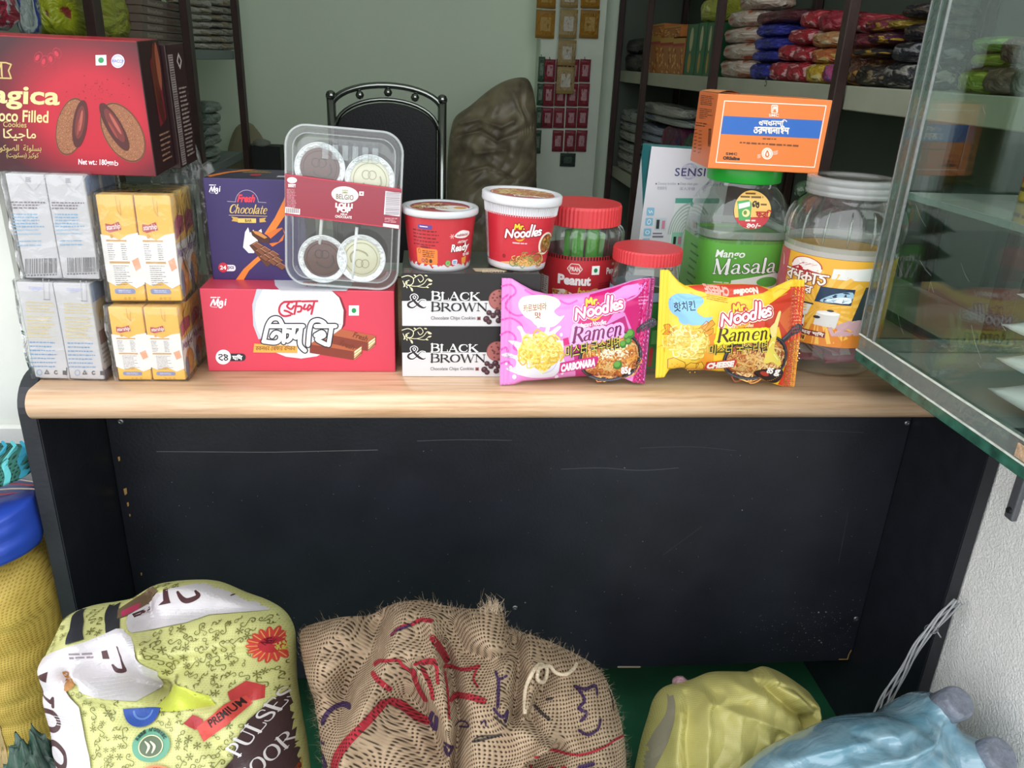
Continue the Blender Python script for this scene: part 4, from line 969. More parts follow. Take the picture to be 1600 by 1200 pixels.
# artwork: x by true angle; crop pixels of the cup's face (centre 322, half-width 235) unrolled with arcsine
def unroll(cx, hw, xa):
    def T_(t):
        t = t.copy(); t[..., 0] = xa + np.arcsin(np.clip((t[..., 0] - cx) / hw, -.999, .999)) / PI; return t
    return T_
P = Print(cupart, [(0, 262), (1, 262), (1, 650), (0, 650)], Wc, h, sub=.004, rough=.35); P.T = None
red = '#b92d36'
drip = [(0, 270), (1, 270), (1, 605)] + [(1 - k / 26, 605 + (14 if k % 2 else -8) + (10 if k % 5 == 0 else 0)) for k in range(1, 26)] + [(0, 605)]
P.poly(drip, red, 1)
r = random.Random(2)
for k in range(40): x = r.random(); P.ell(x, r.uniform(600, 622), .012, 7, '#cdcbce', 2, 8)
P.T = unroll(322, 232, .5)
P.rrect(180, 330, 270, 360, 8, '#5a3f86', 2); P.words(192, 340, 262, 1, 9, 8, '#e6d6e0', 3, 2)
P.words(145, 368, 330, 5, 24, 9, '#6d1b22', 2, 5, ragged=.15, wl=(1, 3)); P.words(190, 478, 270, 1, 24, 9, '#6d1b22', 2, 5)
P.rrect(160, 492, 305, 600, 14, '#dd7a36', 2)
P.ell(180, 514, 10, 16, '#a34f22', 3, ring=.7); P.words(200, 505, 292, 4, 13, 7, '#7a3b1c', 3, 7, ragged=.1)
P.ell(202, 576, 12, 14, '#a6485c', 3, ring=.5); P.ell(228, 574, 9, 16, '#53301f', 3, ring=.6); P.ell(256, 576, 11, 14, '#53301f', 3)
for k in range(6): P.stroke([(402, 404), (402 + 15 * math.cos(k * PI / 3), 404 + 15 * math.sin(k * PI / 3))], 5, '#e3a3a0', 2, 0)
P.poly([(420, 398), (440, 378), (465, 368), (490, 372), (515, 385), (515, 408), (490, 422), (455, 420), (425, 412)], '#e8e0de', 2, sm=3); P.text('nabisco', 432, 388, 506, 408, '#a5404a', 3, .03)
P.text('INSTANT', 440, 438, 512, 456, '#eee6e4', 3, .02, .05, 1.2)
for z, g, c in ((3, .16, '#6d1b22'), (4, .03, '#f3edec')):
    P.text('Ready', 398, 458, 522, 526, c, z, g, 0, .15, slope=-.03)
P.text('to eat', 484, 526, 530, 548, '#eee6e4', 3, .02)
P.ell(380, 588, 19, 20, '#5f9a48', 2); P.ell(380, 588, 13, 13, '#a9c58a', 3, ring=.8); P.rrect(410, 566, 448, 602, 12, '#cfd2dc', 2); P.words(416, 576, 442, 2, 11, 7, '#6c83b4', 3)
P.poly([(478, 560), (510, 552), (510, 600), (482, 604)], '#d8923f', 2)
P.build('wrap_print', t)
P = Print(lid, [(-1, -1), (1, -1), (1, 1), (-1, 1)], 2, 2, rough=.35); P.H = np.array([[.041, 0, 0], [0, -.041, 0], [0, 0, 1.]])
P.ell(0, 0, 1, 1, '#a8434a', 1, 48); P.ell(.35, .2, .52, .5, '#e4dfda', 2, 24); P.ell(.6, .1, .2, .16, '#d8963f', 3, 16); P.ell(.2, .45, .28, .16, '#e4e0dc', 3, 16); curls(P, -.8, -.7, .2, .3, 40, ['#d8b06a', '#e0bf80', '#7a2a2c'], .06, 2, 3, lambda x, y: x * x + y * y < .6)
for k, x in enumerate((-.55, -.3, -.05)): P.text('Ready'[k:k + 2], x, -.1, x + .3, .2, '#ede4d8', 4, .03)
P.ell(0, 0, 1.0, 1.0, '#d6d6da', 5, 48, 0, .9); P.build('lid_print', t)

rb, rt, h = .0365, .0468, .0845
t, fn, lid = cup('white_noodle_cup', 'tall white noodle cup with a red band, tilted beside the shorter cup', (807, 400), .0255 + .05, rb, rt, h, mat('#cfccd0', .4), mat('#d0cfd3', .35), .006, (0, math.radians(2.6), 0), .0016)
# moulded ribs under the rim
rp = []
for k in range(90):
    a = 2 * PI * k / 90; R0 = rb + (rt - rb) * .80 + .0002; R1 = rb + (rt - rb) * .97 + .0002
    rp.append(((R0 * math.cos(a), R0 * math.sin(a), h * .80), (R1 * math.cos(a), R1 * math.sin(a), h * .965)))
bm = bmesh.new()
for a, b in rp:
    a, b = Vector(a), Vector(b); n = Vector((a.x, a.y, 0)).normalized(); s = Vector((-n.y, n.x, 0)) * .0006
    q = [bm.verts.new(x) for x in (a - s, a + s, a + n * .0009, b - s, b + s, b + n * .0009)]
    bm.faces.new((q[0], q[2], q[5], q[3])); bm.faces.new((q[1], q[4], q[5], q[2]))
tag(obj('rib_band', from_bm(bm), mat('#cfccd0', .4), t), kind='stuff')
Wc2 = PI * (rb + rt) / 2
P = Print(lambda u, v, hh: fn(u - Wc2 / 2, v, hh), [(0, 215), (1, 215), (1, 650), (0, 650)], Wc2, h, sub=.004, rough=.35)
band = [(k / 30, 292 + 0 * k) for k in range(31)] + [(1 - k / 30, 606) for k in range(31)]
P.poly(band, '#c02936', 1)
P.rect(.02, 300, .1, 600, '#d9d3d6', 2)
r = random.Random(9)
for k in range(30): P.rect(.03, 306 + k * 9, .09, 309 + k * 9 + r.random() * 3, '#b06a74', 3)
P.T = unroll(835, 235, .5)
noodles_logo(P, 712, 336, .86, '#8d1622', None, 3, -.02)
P.words(770, 462, 880, 1, 10, 8, '#e7b7ba', 2)
P.ell(1010, 470, 52, 74, '#e6d9c8', 2, 30); P.ell(1014, 470, 42, 62, '#9a5a3a', 3, 30); curls(P, 985, 425, 1050, 520, 40, ['#d8a24a', '#c27a3a', '#6d3a24', '#7f9a4a'], 5, 4, 2)
P.poly([(700, 606), (760, 590), (850, 572), (930, 540), (980, 520), (1000, 540), (1000, 606)], '#d99c62', 2, sm=3); curls(P, 790, 545, 990, 604, 60, ['#e2b066', '#c9854a', '#8f4a30', '#7a8f44'], 5, 3, 3); P.ell(960, 565, 42, 34, '#8a4a36', 3, 20); P.ell(958, 562, 30, 22, '#b0583c', 4, 16)
P.ell(715, 560, 12, 14, '#8d1622', 2, 12)
P.build('wrap_print', t)
P = Print(lid, [(-1, -1), (1, -1), (1, 1), (-1, 1)], 2, 2, rough=.35); P.H = np.array([[.0435, 0, 0], [0, -.0435, 0], [0, 0, 1.]])
P.ell(0, 0, .93, .93, '#b4585c', 1, 48); curls(P, -.7, -.7, .75, .6, 90, ['#d8b070', '#e0c48a', '#c28a5a'], .05, 2, 3, lambda x, y: x * x + y * y < .62 and y < .3)
P.text('Noodles', -.3, .38, .6, .62, '#eadfd2', 4, .05); P.build('lid_print', t)

# ---- jars
JAR = clear('#eef3ef', .04, 1.5, None, .035, 'jar plastic', 2.3)
def lid_ribbed(r, h, col, seg=64, rough=.35, ribs=True):
    v = []; f = []; pr = [(r, 0), (r, h * .86), (r * .97, h), (r * .5, h + .0004), (0, h + .0004)]
    n = seg * 2
    for k, (q, z) in enumerate(pr):
        for i in range(n):
            a = 2 * PI * i / n; rr = q * (1 - (.014 if (ribs and i % 2 and k < 2) else 0)); v.append((rr * math.cos(a), rr * math.sin(a), z))
    for k in range(len(pr) - 1):
        for i in range(n): j = (i + 1) % n; f.append((k * n + i, k * n + j, (k + 1) * n + j, (k + 1) * n + i))
    me = pymesh(v, f); 
    return me
p = np.array([.2012, .147, 0]); py = .147
t = thing('peanut_bar_jar', 'fluted clear jar with red lid and red peanut label, beside the noodle cups', 'jar', (float(p[0]), py, T))
R = .0545
flu = 22
def flute(U, V):
    # V: height 0..1 ; flutes swell between the label and the shoulder
    z = V; zz = [0, .004, .012, .138, .144, .149, .170, .176, .180, .184, .194]; rr = [.85, .97, 1, 1, 1.0, 1.03, 1.05, 1.01, .93, .86, .86]
    rad = np.interp(z, zz, rr) * R; fl = np.exp(-((z - .162) / .0155) ** 4)
    rad = rad * (1 + .075 * fl * (np.abs(np.cos(U * flu / 2)) - .5))
    return rad * np.cos(U), rad * np.sin(U), z
obj('jar_body', gridmesh(flute, np.linspace(0, 2 * PI, 220, endpoint=False), np.concatenate([np.linspace(0, .012, 5), np.linspace(.02, .194, 66)]), True), JAR, t)
o = obj('lid', lid_ribbed(.0525, .026, 0, 58), mat('#c9343a', .38, .5, 0, (90, .05)), t); o.location = (0, 0, .181)
obj('jar_base', lathe([(R * .84, .001), (R * .6, .004), (0, .004)], 40, cap=False), JAR, t)
lab = lambda u, v, hh: ((R + .0005 + hh) * np.sin(u), -(R + .0005 + hh) * np.cos(u), v)
obj('label', gridmesh(lambda U, V: ((R + .0004) * np.sin(U), -(R + .0004) * np.cos(U), V), np.linspace(0, 2 * PI, 60, endpoint=False), np.linspace(.04, .144, 2), True), mat('#b3272f', .35), t)
P = Print(lambda u, v, hh: lab(u * PI - PI / 2, v, hh), [(0, 580), (1, 580), (1, 960), (0, 960)], 1, .0915, sub=.09, rough=.35)
P.H = homog([(0, 580), (1, 580), (1, 960), (0, 960)], [(0, .144), (1, .144), (1, .04), (0, .04)])
for k in range(0, 40): P.rect(k / 40, 581, k / 40 + .013, 598, '#2c1414', 1)
P.T = unroll(1222, 225, .5)
P.poly([(1122, 640), (1140, 616), (1180, 616), (1200, 640), (1180, 664), (1140, 664)], '#c8343c', 2); P.stroke([(1122, 640), (1140, 616), (1180, 616), (1200, 640), (1180, 664), (1140, 664)], 4, '#e6cfc8', 2.5, 0, True); P.text('PRAN', 1134, 630, 1188, 652, '#e9dcd6', 3, .03)
P.text('Peanut', 1078, 672, 1252, 722, '#f1eae8', 3, .05); P.text('bar', 1180, 730, 1252, 775, '#d8b04a', 3, .04, 0, .2); veg_mark(P, 1275, 645, 22)
P.poly([(1368, 632), (1378, 604), (1404, 606), (1412, 632)], '#c8343c', 2); P.text('PRAN', 1372, 616, 1406, 628, '#e9dcd6', 3, .03); P.text('Peanut', 1340, 636, 1424, 670, '#f1eae8', 3, .04); P.text('bar', 1380, 676, 1432, 706, '#7a1a22', 3, .04, 0, .2)
P.words(1300, 710, 1420, 8, 12, 5, '#7a1a22', 2, 4); P.rect(1004, 700, 1034, 790, '#e2dcd6', 2); P.words(1008, 706, 1030, 7, 11, 4, '#7a5a5a', 3)
P.poly([(1055, 755), (1110, 745), (1160, 765), (1150, 800), (1060, 800)], '#e6d8c4', 2); r = random.Random(1)
for _ in range(26): P.ell(r.uniform(1060, 1150), r.uniform(755, 800), 10, 6, r.choice(['#b9772f', '#8a4d22', '#d19a4a']), 3, 9, r.uniform(0, 3))
P.ell(1270, 750, 30, 12, '#d8a06a', 2, 14, -.3); P.ell(1245, 770, 26, 11, '#c98a52', 3, 14, .3)
P.build('label_print', t)
# green wrapped bars standing inside: things of their own
for k, (dx, dy, a, hh, wd) in enumerate(((-.020, -.004, .05, .166, .016), (-.004, -.014, -.04, .176, .017), (.012, -.010, .02, .172, .017), (.02, .010, .1, .16, .016))):
    o = obj('wrapped_bar', box(-wd / 2, wd / 2, -.005, .005, 0, hh, .003, 2), mat('#4fb52e', .3, .5, 0, (140, .2)))
    o.location = (float(p[0]) + dx, py + dy, T + .0045); o.rotation_euler = (0, a * .5, a)
    tag(o, 'bright green wrapped bar inside the fluted jar, ' + ['leftmost', 'second from the left, nearest the front', 'third from the left', 'rightmost and shortest'][k], 'snack bar', 'green bars in the fluted jar')

# small red-lidded jar
p = np.array([.277, .075, 0])
t = thing('small_jar', 'small clear jar with a red lid, behind and between the pink and yellow packs', 'jar', (float(p[0]), .075, T))
R2 = .0445
obj('jar_body', lathe([(R2 * .8, .001), (R2, .004), (R2, .118), (R2 * 1.02, .123), (R2 * .98, .129), (R2 * .93, .140), (R2 * .93, .15)], 56, cap=False), JAR, t)
o = obj('lid', lid_ribbed(.0450, .017, 0, 60, ribs=True), mat('#c9333a', .4, .5, 0, (90, .05)), t); o.location = (0, 0, .1465)
obj('label', gridmesh(lambda U, V: ((R2 + .0003) * np.cos(U), (R2 + .0003) * np.sin(U), V), np.linspace(0, 2 * PI, 50, endpoint=False), np.linspace(.012, .10, 2), True), mat('#2f7a3c', .4), t)
obj('band', gridmesh(lambda U, V: ((R2 + .0006) * np.cos(U), (R2 + .0006) * np.sin(U), V), np.linspace(0, 2 * PI, 50, endpoint=False), np.linspace(.102, .114, 2), True), mat('#86a4ba', .4), t)
P = Print(lambda u, v, hh: ((R2 + .0008 + hh) * np.sin(u), -(R2 + .0008 + hh) * np.cos(u), v), sq(1, 1), rough=.4); P.H = np.array([[1, 0, 0], [0, 1, 0], [0, 0, 1.]])
for u0, u1, z0, z1, c in ((-.9, -.5, .02, .05, '#b02a34'), (-.2, .2, .014, .04, '#b02a34'), (.4, .9, .04, .06, '#d6d0c8'), (.1, .35, .045, .064, '#58a05a')): P.rect(u0, z0, u1, z1, c, 1)
P.build('label_print', t)

# toothbrush carton
p = aty(1003, 250, .285)
w, d, h = .130, .045, .268
t = carton('toothbrush_carton', 'tall white and teal toothbrush carton leaning behind the green labelled jar', (float(p[0]) + w / 2 + .002, .285 + d / 2, T), (0, math.radians(2.0), math.radians(2)), w, d, h, ['#cfced4', '#4d8c8c', '#c9ced2'])
P = Print(front(w, d), [(85, 42), (85 + 392, 60), (85 + 372, 860), (30, 840)], w, h, rough=.4)
nv = '#3d3a6e'
P.text('SENSITIVE', 206, 128, 480, 162, nv, 3, .01, 0, 0, 1.1)
for q in (1, .62, .25): P.ell(275, 142, 40 * q, 34, '#a9a6c4', 2, 30, 0, .93 if q > .9 else .88)
for y in (124, 142, 160): P.stroke([(238, y), (312, y)], 1.6, '#a9a6c4', 2, 0)
for x, s in ((118, 'Density bristles'), (226, 'Deep clean gaps'), (360, 'Soft')):
    P.ell(x + 3, 195, 3.5, 3.5, '#4c4a66', 2, 10); P.text(s, x + 12, 188, x + 98, 203, '#8f8da2', 2, -.005)
P.text('密度刷毛', 128, 206, 175, 220, '#8f8da2', 2, 0); P.text('深入牙缝', 236, 208, 312, 222, '#8f8da2', 2, 0)
for k, (x, y) in enumerate(((104, 316), (101, 362), (97, 410), (94, 456))):
    P.rrect(x - 19, y - 18, x + 19, y + 18, 6, '#7fb3cf', 2)
    if k == 0: P.stroke([(x - 9, y - 6), (x - 2, y + 6), (x + 4, y - 4), (x + 10, y + 6)], 3, '#e6eef4', 3)
    elif k == 1: P.ell(x, y, 9, 12, '#e6eef4', 3, 16, .3, .7)
    elif k == 2: P.ell(x, y, 11, 9, '#e6eef4', 3, 16, 0, .7)
    else: P.stroke([(x - 9, y), (x, y + 8), (x + 9, y)], 3, '#e6eef4', 3); P.ell(x - 6, y - 6, 2, 2, '#e6eef4', 3, 8); P.ell(x + 6, y - 6, 2, 2, '#e6eef4', 3, 8)
P.rect(130, 344, 188, 402, '#b9c4cb', 2); P.rect(138, 352, 154, 394, '#26282c', 3); P.rect(166, 356, 182, 394, '#c27a92', 3); P.words(124, 412, 190, 2, 14, 9, '#6f6d80', 2, 2)
P.poly([(222, 258), (330, 252), (450, 252), (430, 840), (196, 840)], '#d2d8d6', 2); P.rect(222, 256, 440, 278, '#4e9a86', 3)
for k in range(9): P.ell(310, 420, 22 + 11 * k, 18 + 16 * k, '#a3b3ae', 3, 26, 0, .94, PI, 2 * PI)
P.rect(222, 410, 276, 478, '#8fc4ae', 3.5); P.rect(232, 430, 246, 466, '#222428', 4); P.rect(256, 430, 272, 466, '#c27a92', 4); P.words(216, 486, 280, 2, 14, 9, '#5f6a70', 4, 3)
P.text('VE', 205, 580, 246, 626, '#a84a5c', 3, .02, -PI / 2)
P.build('front_print', t)
P = Print(left(w, d), [(0, 0), (10, 0), (10, 40), (0, 40)], d, h, rough=.4)
P.poly([(0, 0), (10, 0), (10, 14), (0, 3)], '#2d7d83', 1); P.poly([(0, 3), (10, 14), (10, 22), (0, 30)], '#dfe3e6', 2); P.rect(1, 26, 9, 38, '#4a93a0', 1); P.words(2, 27, 9, 9, 1.2, .5, '#24484f', 2)
P.rect(8.6, 1, 9.5, 8, '#3a4a50', 3); P.build('side_print', t)

# green-lidded jar
cx, cy = .4475, .218
t = thing('mango_jar', 'squarish clear jar with green lid and green mango label, under the orange carton', 'jar', (cx, cy, T))
RQ = .0655
prof = [(.057, .001), (.064, .004), (RQ, .012), (RQ, .150), (.0668, .158), (.0672, .180), (.063, .204), (.056, .219), (.0505, .226), (.0485, .230), (.0485, .249)]
obj('jar_body', lathe(prof, 72, [4.5, 4.5, 4.5, 4.5, 4.2, 3.6, 2.8, 2.3, 2, 2, 2], cap=False), JAR, t)
obj('inner_haze', lathe([(.0662, .1595), (.0666, .170)], 72, [4.2, 4], cap=False), clear('#e6e6e4', .3, 1.4, None, .3, 'milky band'), t)
obj('lid', lathe([(.0515, .2335), (.0525, .2345), (.0525, .252), (.0515, .2547), (.0495, .2555), (0, .2555)], 64), mat('#27b23c', .35), t)
def sq_r(u, off=0, e=4.5, r=RQ):
    a = u; c, s = np.abs(np.cos(a)), np.abs(np.sin(a)); q = (c ** e + s ** e) ** (-1 / e) * r + off
    return q * np.cos(a), q * np.sin(a)
def mlab(u, v, hh):
    x, y = sq_r(u, .0006 + hh); return x, y, v
obj('label', gridmesh(lambda U, V: (*sq_r(U, .0004), V), np.linspace(0, 2 * PI, 96, endpoint=False), np.linspace(.035, .1575, 3), True), mat('#5ea640', .4), t)
# front face of the label: planar artwork from the crop, x 385..715 across the flat front
def mfront(u, v, hh):
    a = np.arctan2(-np.full_like(u, RQ), u); x, y = sq_r(a, .0007 + hh); return x, y, v
P = Print(mfront, [(372, 485), (722, 478), (712, 860), (375, 868)], 1, 1, sub=.006, rough=.4)
P.H = homog([(372, 485), (722, 475), (700, 905), (375, 915)], [(-.058, .1575), (.0565, .1575), (.0565, .035), (-.058, .035)])
P.text('Mango', 392, 532, 526, 578, '#f0f2ee', 4, .02, 0, .12, slope=-.04)
for z, g, c in ((3, .07, '#2d5a2c'), (4, .0, '#f3f3f1')): serif(P, 'Masala', 388, 664, 672, 76, c, z, -.09, .06, 1.05, g)
P.poly([(480, 690), (560, 672), (640, 650), (720, 630), (722, 700), (722, 880), (470, 880)], '#e6e9e2', 2); P.ell(640, 690, 50, 26, '#5fae4a', 3, 24, -.1); P.ell(684, 640, 5, 6, '#3d4a3c', 4, 10)
P.words(400, 700, 480, 4, 16, 7, '#cfe3c2', 3)
P.build('label_print', t)
P = Print(lambda u, v, hh: mlab(u, v, hh), sq(1, 1), rough=.4); P.H = np.array([[1, 0, 0], [0, 1, 0], [0, 0, 1.]])
P.add([[(x, y) for x, y in q] for q in []], '#000000', 1)
rr = random.Random(4)
for k in range(9):
    u = PI + .02
    for _ in range(5):
        u2 = u + rr.uniform(.03, .1); P.rect(u, .05 + k * .011, min(u2, PI + .62), .0526 + k * .011, '#2f6a2c', 1); u = u2 + .025
P.build('side_print', t)
# round sticker on the shoulder
def stick(u, v, hh): return u, -np.interp(v, [p_[1] for p_ in prof], [p_[0] for p_ in prof]) * (1 - .06 * np.abs(u / .05) ** 4) - .0008 - hh, v
P = Print(stick, sq(1, 1), sub=.006, rough=.35); P.H = homog([(496, 258), (664, 258), (664, 432), (496, 432)], [(-.032, .226), (.021, .226), (.021, .175), (-.032, .175)])
P.ell(580, 345, 84, 87, '#ecbf6a', 1, 44); P.poly([(502, 380), (660, 372), (646, 402), (620, 424), (580, 432), (540, 422), (514, 400)], '#c33a44', 2)
P.words(548, 268, 612, 1, 10, 9, '#6d5030', 3, 2); P.words(524, 282, 640, 1, 10, 9, '#6d5030', 3, 3)
P.poly([(508, 306), (560, 298), (574, 312), (572, 384), (560, 392), (520, 392)], '#4fa35c', 3); P.poly([(514, 318), (566, 306), (566, 326), (516, 340)], '#e8ece4', 4); P.ell(550, 358, 18, 18, '#e9dba0', 4, 18); P.ell(546, 356, 8, 10, '#6b8f3a', 5, 12)
bengali(P, ['1', '5'], 576, 332, 610, 28, '#26201c', 6, 4); P.words(616, 314, 652, 1, 9, 8, '#6d5030', 3, 6)
bengali(P, ['f', 'b', 'I'], 598, 376, 652, 24, '#b5282c', 6, 4); P.words(550, 388, 610, 1, 9, 8, '#ecd2c8', 3, 7); bengali(P, ['3', '0', '/', '-'], 556, 424, 622, 18, '#f3ebe4', 5, 4)
P.build('sticker', t)

# orange carton on the green lid
w, d, h = .1537, .086, .0942
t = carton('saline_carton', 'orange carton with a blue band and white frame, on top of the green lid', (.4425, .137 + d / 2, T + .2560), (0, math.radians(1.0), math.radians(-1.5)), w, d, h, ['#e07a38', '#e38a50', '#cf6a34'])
P = Print(front(w, d), [(315, 150), (1292, 182), (1197, 803), (245, 792)], w, h, rough=.4)
wt, bl = '#f1e4d8', '#2a62b4'
for a, b in (((370, 212), (1238, 230)), ((1238, 230), (1162, 748)), ((1162, 748), (316, 738)), ((316, 738), (370, 212))): P.stroke([a, b], 8, wt, 2, 0)
P.poly([(366, 340), (1212, 354), (1192, 506), (350, 494)], bl, 1.5)
P.rrect(774, 234, 832, 306, 12, wt, 2); P.rrect(782, 242, 824, 298, 8, '#e07a38', 3); P.stroke([(788, 288), (792, 256), (800, 250), (804, 270), (812, 250), (818, 258), (820, 288)], 9, wt, 4, 3); P.text('SMC', 756, 310, 842, 334, wt, 3, .02)
bengali(P, ['e', 's', 'e', 'm', 's', 'I'], 672, 408, 884, 36, wt, 8, 3); P.text('TM', 900, 362, 914, 370, wt, 3)
bengali(P, ['o', 'r', 's', 'y', 'A', 'l', 'A', 'i', 'n'], 632, 474, 932, 46, wt, 11, 3)
P.words(712, 518, 828, 1, 9, 11, '#7a4020', 3, 3, 1, 0, 0, (1, 4)); P.words(516, 556, 1020, 1, 9, 14, '#7a4020', 3, 4, 1, .02, 0, (1, 4))
P.ell(756, 648, 48, 50, wt, 2, 40); P.ell(756, 648, 38, 40, '#e07a38', 3, 40, 0, .93); P.poly([(756, 618), (774, 656), (768, 674), (756, 680), (744, 674), (738, 656)], '#d9702e', 4, sm=3); P.poly([(756, 636), (764, 658), (756, 668), (748, 658)], '#f3e6da', 5, sm=3)
for k in range(4): P.stroke([(674, 662 + k * 9), (700, 656 + k * 9)], 3, wt, 2, 0); P.stroke([(806, 626 + k * 9), (826, 626 + k * 9), (846, 618 + k * 9)], 3, wt, 2)
P.text('SMC', 400, 650, 498, 672, '#33261e', 3, .03, 0, 0, 1.15); P.text('ORSaline', 376, 684, 522, 714, '#33261e', 3, .05)
P.build('front_print', t)
P = Print(left(w, d), [(135, 140), (315, 150), (245, 792), (85, 730)], d, h, rough=.4)
P.words(150, 175, 290, 6, 15, 7, '#5f2c16', 2, 2, slope=.06); P.words(145, 290, 285, 6, 16, 7, '#5f2c16', 2, 3, ragged=.6, slope=.06); P.words(118, 410, 230, 2, 22, 10, '#5f2c16', 2, 4, slope=.1)
for k in range(7): P.words(112, 470 + k * 30, 140, 1, 9, 8, '#5f2c16', 2, k); P.words(150, 480 + k * 30, 185, 1, 9, 8, '#8a4424', 2, k + 9)
r = random.Random(6)
for k in range(26): P.rect(238, 462 + k * 5.8, 264, 464 + k * 5.8 + r.random() * 2.4, '#3d2014', 2)
P.build('side_print', t)
obj('top_flap', gridmesh(lambda U, V: (-w / 2 + .001 + U * .03, -d / 2 + .003 + V * (d - .006), h + .0008 + .0035 * np.sin(np.clip(U, 0, 1) * PI) * (1 - .3 * V)), np.linspace(0, 1, 9), np.linspace(0, 1, 5)), mat('#d98a54', .5), t)

# big jar with the translucent lid
cx, cy = .5515, .100
t = thing('big_jar', 'largest clear jar, translucent lid and yellow label, partly behind the glass case', 'jar', (cx, cy, T))
RJ = .0735
prof = [(RJ * .9, .001), (RJ, .006), (RJ * 1.01, .03), (RJ, .04), (RJ, .165), (RJ * 1.02, .173), (RJ * 1.03, .195), (RJ * .98, .212), (RJ * .86, .225), (.0555, .231), (.0545, .236), (.0545, .248)]
obj('jar_body', lathe(prof, 72, cap=False), JAR, t)
flz = np.linspace(.176, .220, 9)
bm = bmesh.new()
for k in range(16):
    a = 2 * PI * k / 16; pts = [((np.interp(z, [q[1] for q in prof], [q[0] for q in prof]) + .0012) * math.cos(a), (np.interp(z, [q[1] for q in prof], [q[0] for q in prof]) + .0012) * math.sin(a), z) for z in flz]
    m_ = tube(pts, [.0006, .0012, .0016, .0018, .0018, .0018, .0016, .0012, .0006], 6); bm.from_mesh(m_); bpy.data.meshes.remove(m_)
tag(obj('flutes', from_bm(bm, True), JAR, t), kind='stuff')
obj('lid', lathe([(.0575, .234), (.0590, .2345), (.0590, .239), (.0582, .2398), (.0590, .2406), (.0590, .247), (.0582, .2478), (.0590, .2486), (.0590, .2548), (.0575, .2566), (.05, .257), (.035, .2566), (.033, .2554), (0, .2554)], 72), clear('#d9dcda', .18, 1.45, None, .24, 'translucent lid', 1.5), t)
obj('haze_band', gridmesh(lambda U, V: ((RJ + .0004) * np.cos(U), (RJ + .0004) * np.sin(U), V), np.linspace(0, 2 * PI, 64, endpoint=False), np.linspace(.1605, .174, 2), True), clear('#ececea', .2, 1.4, None, .4, 'milky band'), t)
lab = lambda u, v, hh: ((RJ + .0006 + hh) * np.sin(u), -(RJ + .0006 + hh) * np.cos(u), v)
obj('label', gridmesh(lambda U, V: ((RJ + .0004) * np.sin(U), -(RJ + .0004) * np.cos(U), V), np.linspace(0, 2 * PI, 64, endpoint=False), np.linspace(.043, .160, 2), True), mat('#e6ac38', .35), t)
P = Print(lambda u, v, hh: lab((u - .5) * PI - .42, v, hh), sq(1, 1), sub=.08, rough=.35); P.H = homog([(0, 500), (1, 500), (1, 960), (0, 960)], [(0, .160), (1, .160), (1, .043), (0, .043)])
P.rect(-.2, 500, .17, 960, '#c04a5e', 1)
# sun rays
cxr, cyr = .42, 760
for k in range(22):
    a = 2 * PI * k / 22; P.poly([(cxr, cyr), (cxr + .3 * math.cos(a), cyr + 195 * math.sin(a)), (cxr + .3 * math.cos(a + .14), cyr + 195 * math.sin(a + .14))], '#eebd58', 1.2)
P.rect(-.2, 501, .17, 959, '#c04a5e', 1.6); P.rect(.171, 850, 1.0, 959, '#dd8430', 1.1)
q = lambda x, y: (.17 + (x - 175) / 460 * .66, y)
def L(px, py): return q(px, py)
P.ell(*q(270, 560), .1, 50, '#f0e6e0', 2, 30); P.ell(*q(270, 560), .1, 50, '#b0282e', 2.5, 30, 0, .93, PI, 2 * PI); P.poly([q(205, 578), q(240, 560), q(290, 575), q(330, 580), q(335, 600), q(210, 600)], '#b0282e', 3)
for k in range(5): P.stroke([q(240 + 14 * k, 556 - 8 * k % 13), q(262 + 14 * k, 540)], .006, '#b0282e', 3, 0)
def wide(P, seq, x0, yb, x1, hh, c, wd, z):
    s0 = P.stroke
    def st2(pts, w_, c_, z_, sm=5, **kw):
        # thickness in crop px on an unrolled sheet: scale x afterwards
        Q = Print(P.fn, sq(1, 1)); Q.parts = []; Q.stroke([(p[0], p[1]) for p in pts], w_, c_, z_, sm)
        for t_, cc, zz in Q.parts:
            t2 = t_.copy(); t2[..., 0] = .17 + (t2[..., 0] - 175) / 460 * .66; P.add(t2, cc, zz)
    class X: pass
    x = X(); x.stroke = st2; bengali(x, seq, x0, yb, x1, hh, c, wd, z)
for z, wd, c in ((4, 17, '#8a3a20'), (5, 9, '#f3ece4')): wide(P, ['b', 'n', 'k', 'A', 'd'], 180, 640, 366, 50, c, wd, z)
for z, wd, c in ((4, 13, '#8a3a20'), (5, 7, '#f3ece4')): wide(P, ['a', 'f', 'A', 'r'], 192, 690, 314, 32, c, wd, z)
P.poly([q(380, 548), q(560, 530), q(575, 600), q(378, 600)], '#e3e2de', 3); P.stroke([q(380, 590), q(572, 585)], .006, '#b9b8b4', 4, 0)
P.poly([q(345, 645), q(475, 645), q(470, 730), q(332, 728)], '#1a3350', 3); P.poly([q(352, 722), q(380, 690), q(420, 668), q(466, 660), q(466, 700), q(400, 722)], '#9fc3d8', 4, sm=3); P.poly([q(372, 716), q(420, 690), q(462, 690), q(460, 720)], '#e6eef2', 5, sm=3)
P.poly([q(178, 738), q(240, 738), q(228, 856), q(160, 852)], '#22303c', 3); P.poly([q(184, 746), q(232, 746), q(222, 846), q(168, 842)], '#2f8fae', 4); P.poly([q(178, 790), q(230, 780), q(222, 846), q(170, 842)], '#2c5fa8', 5); P.poly([q(186, 752), q(226, 752), q(224, 768), q(184, 768)], '#7cc0cc', 5)
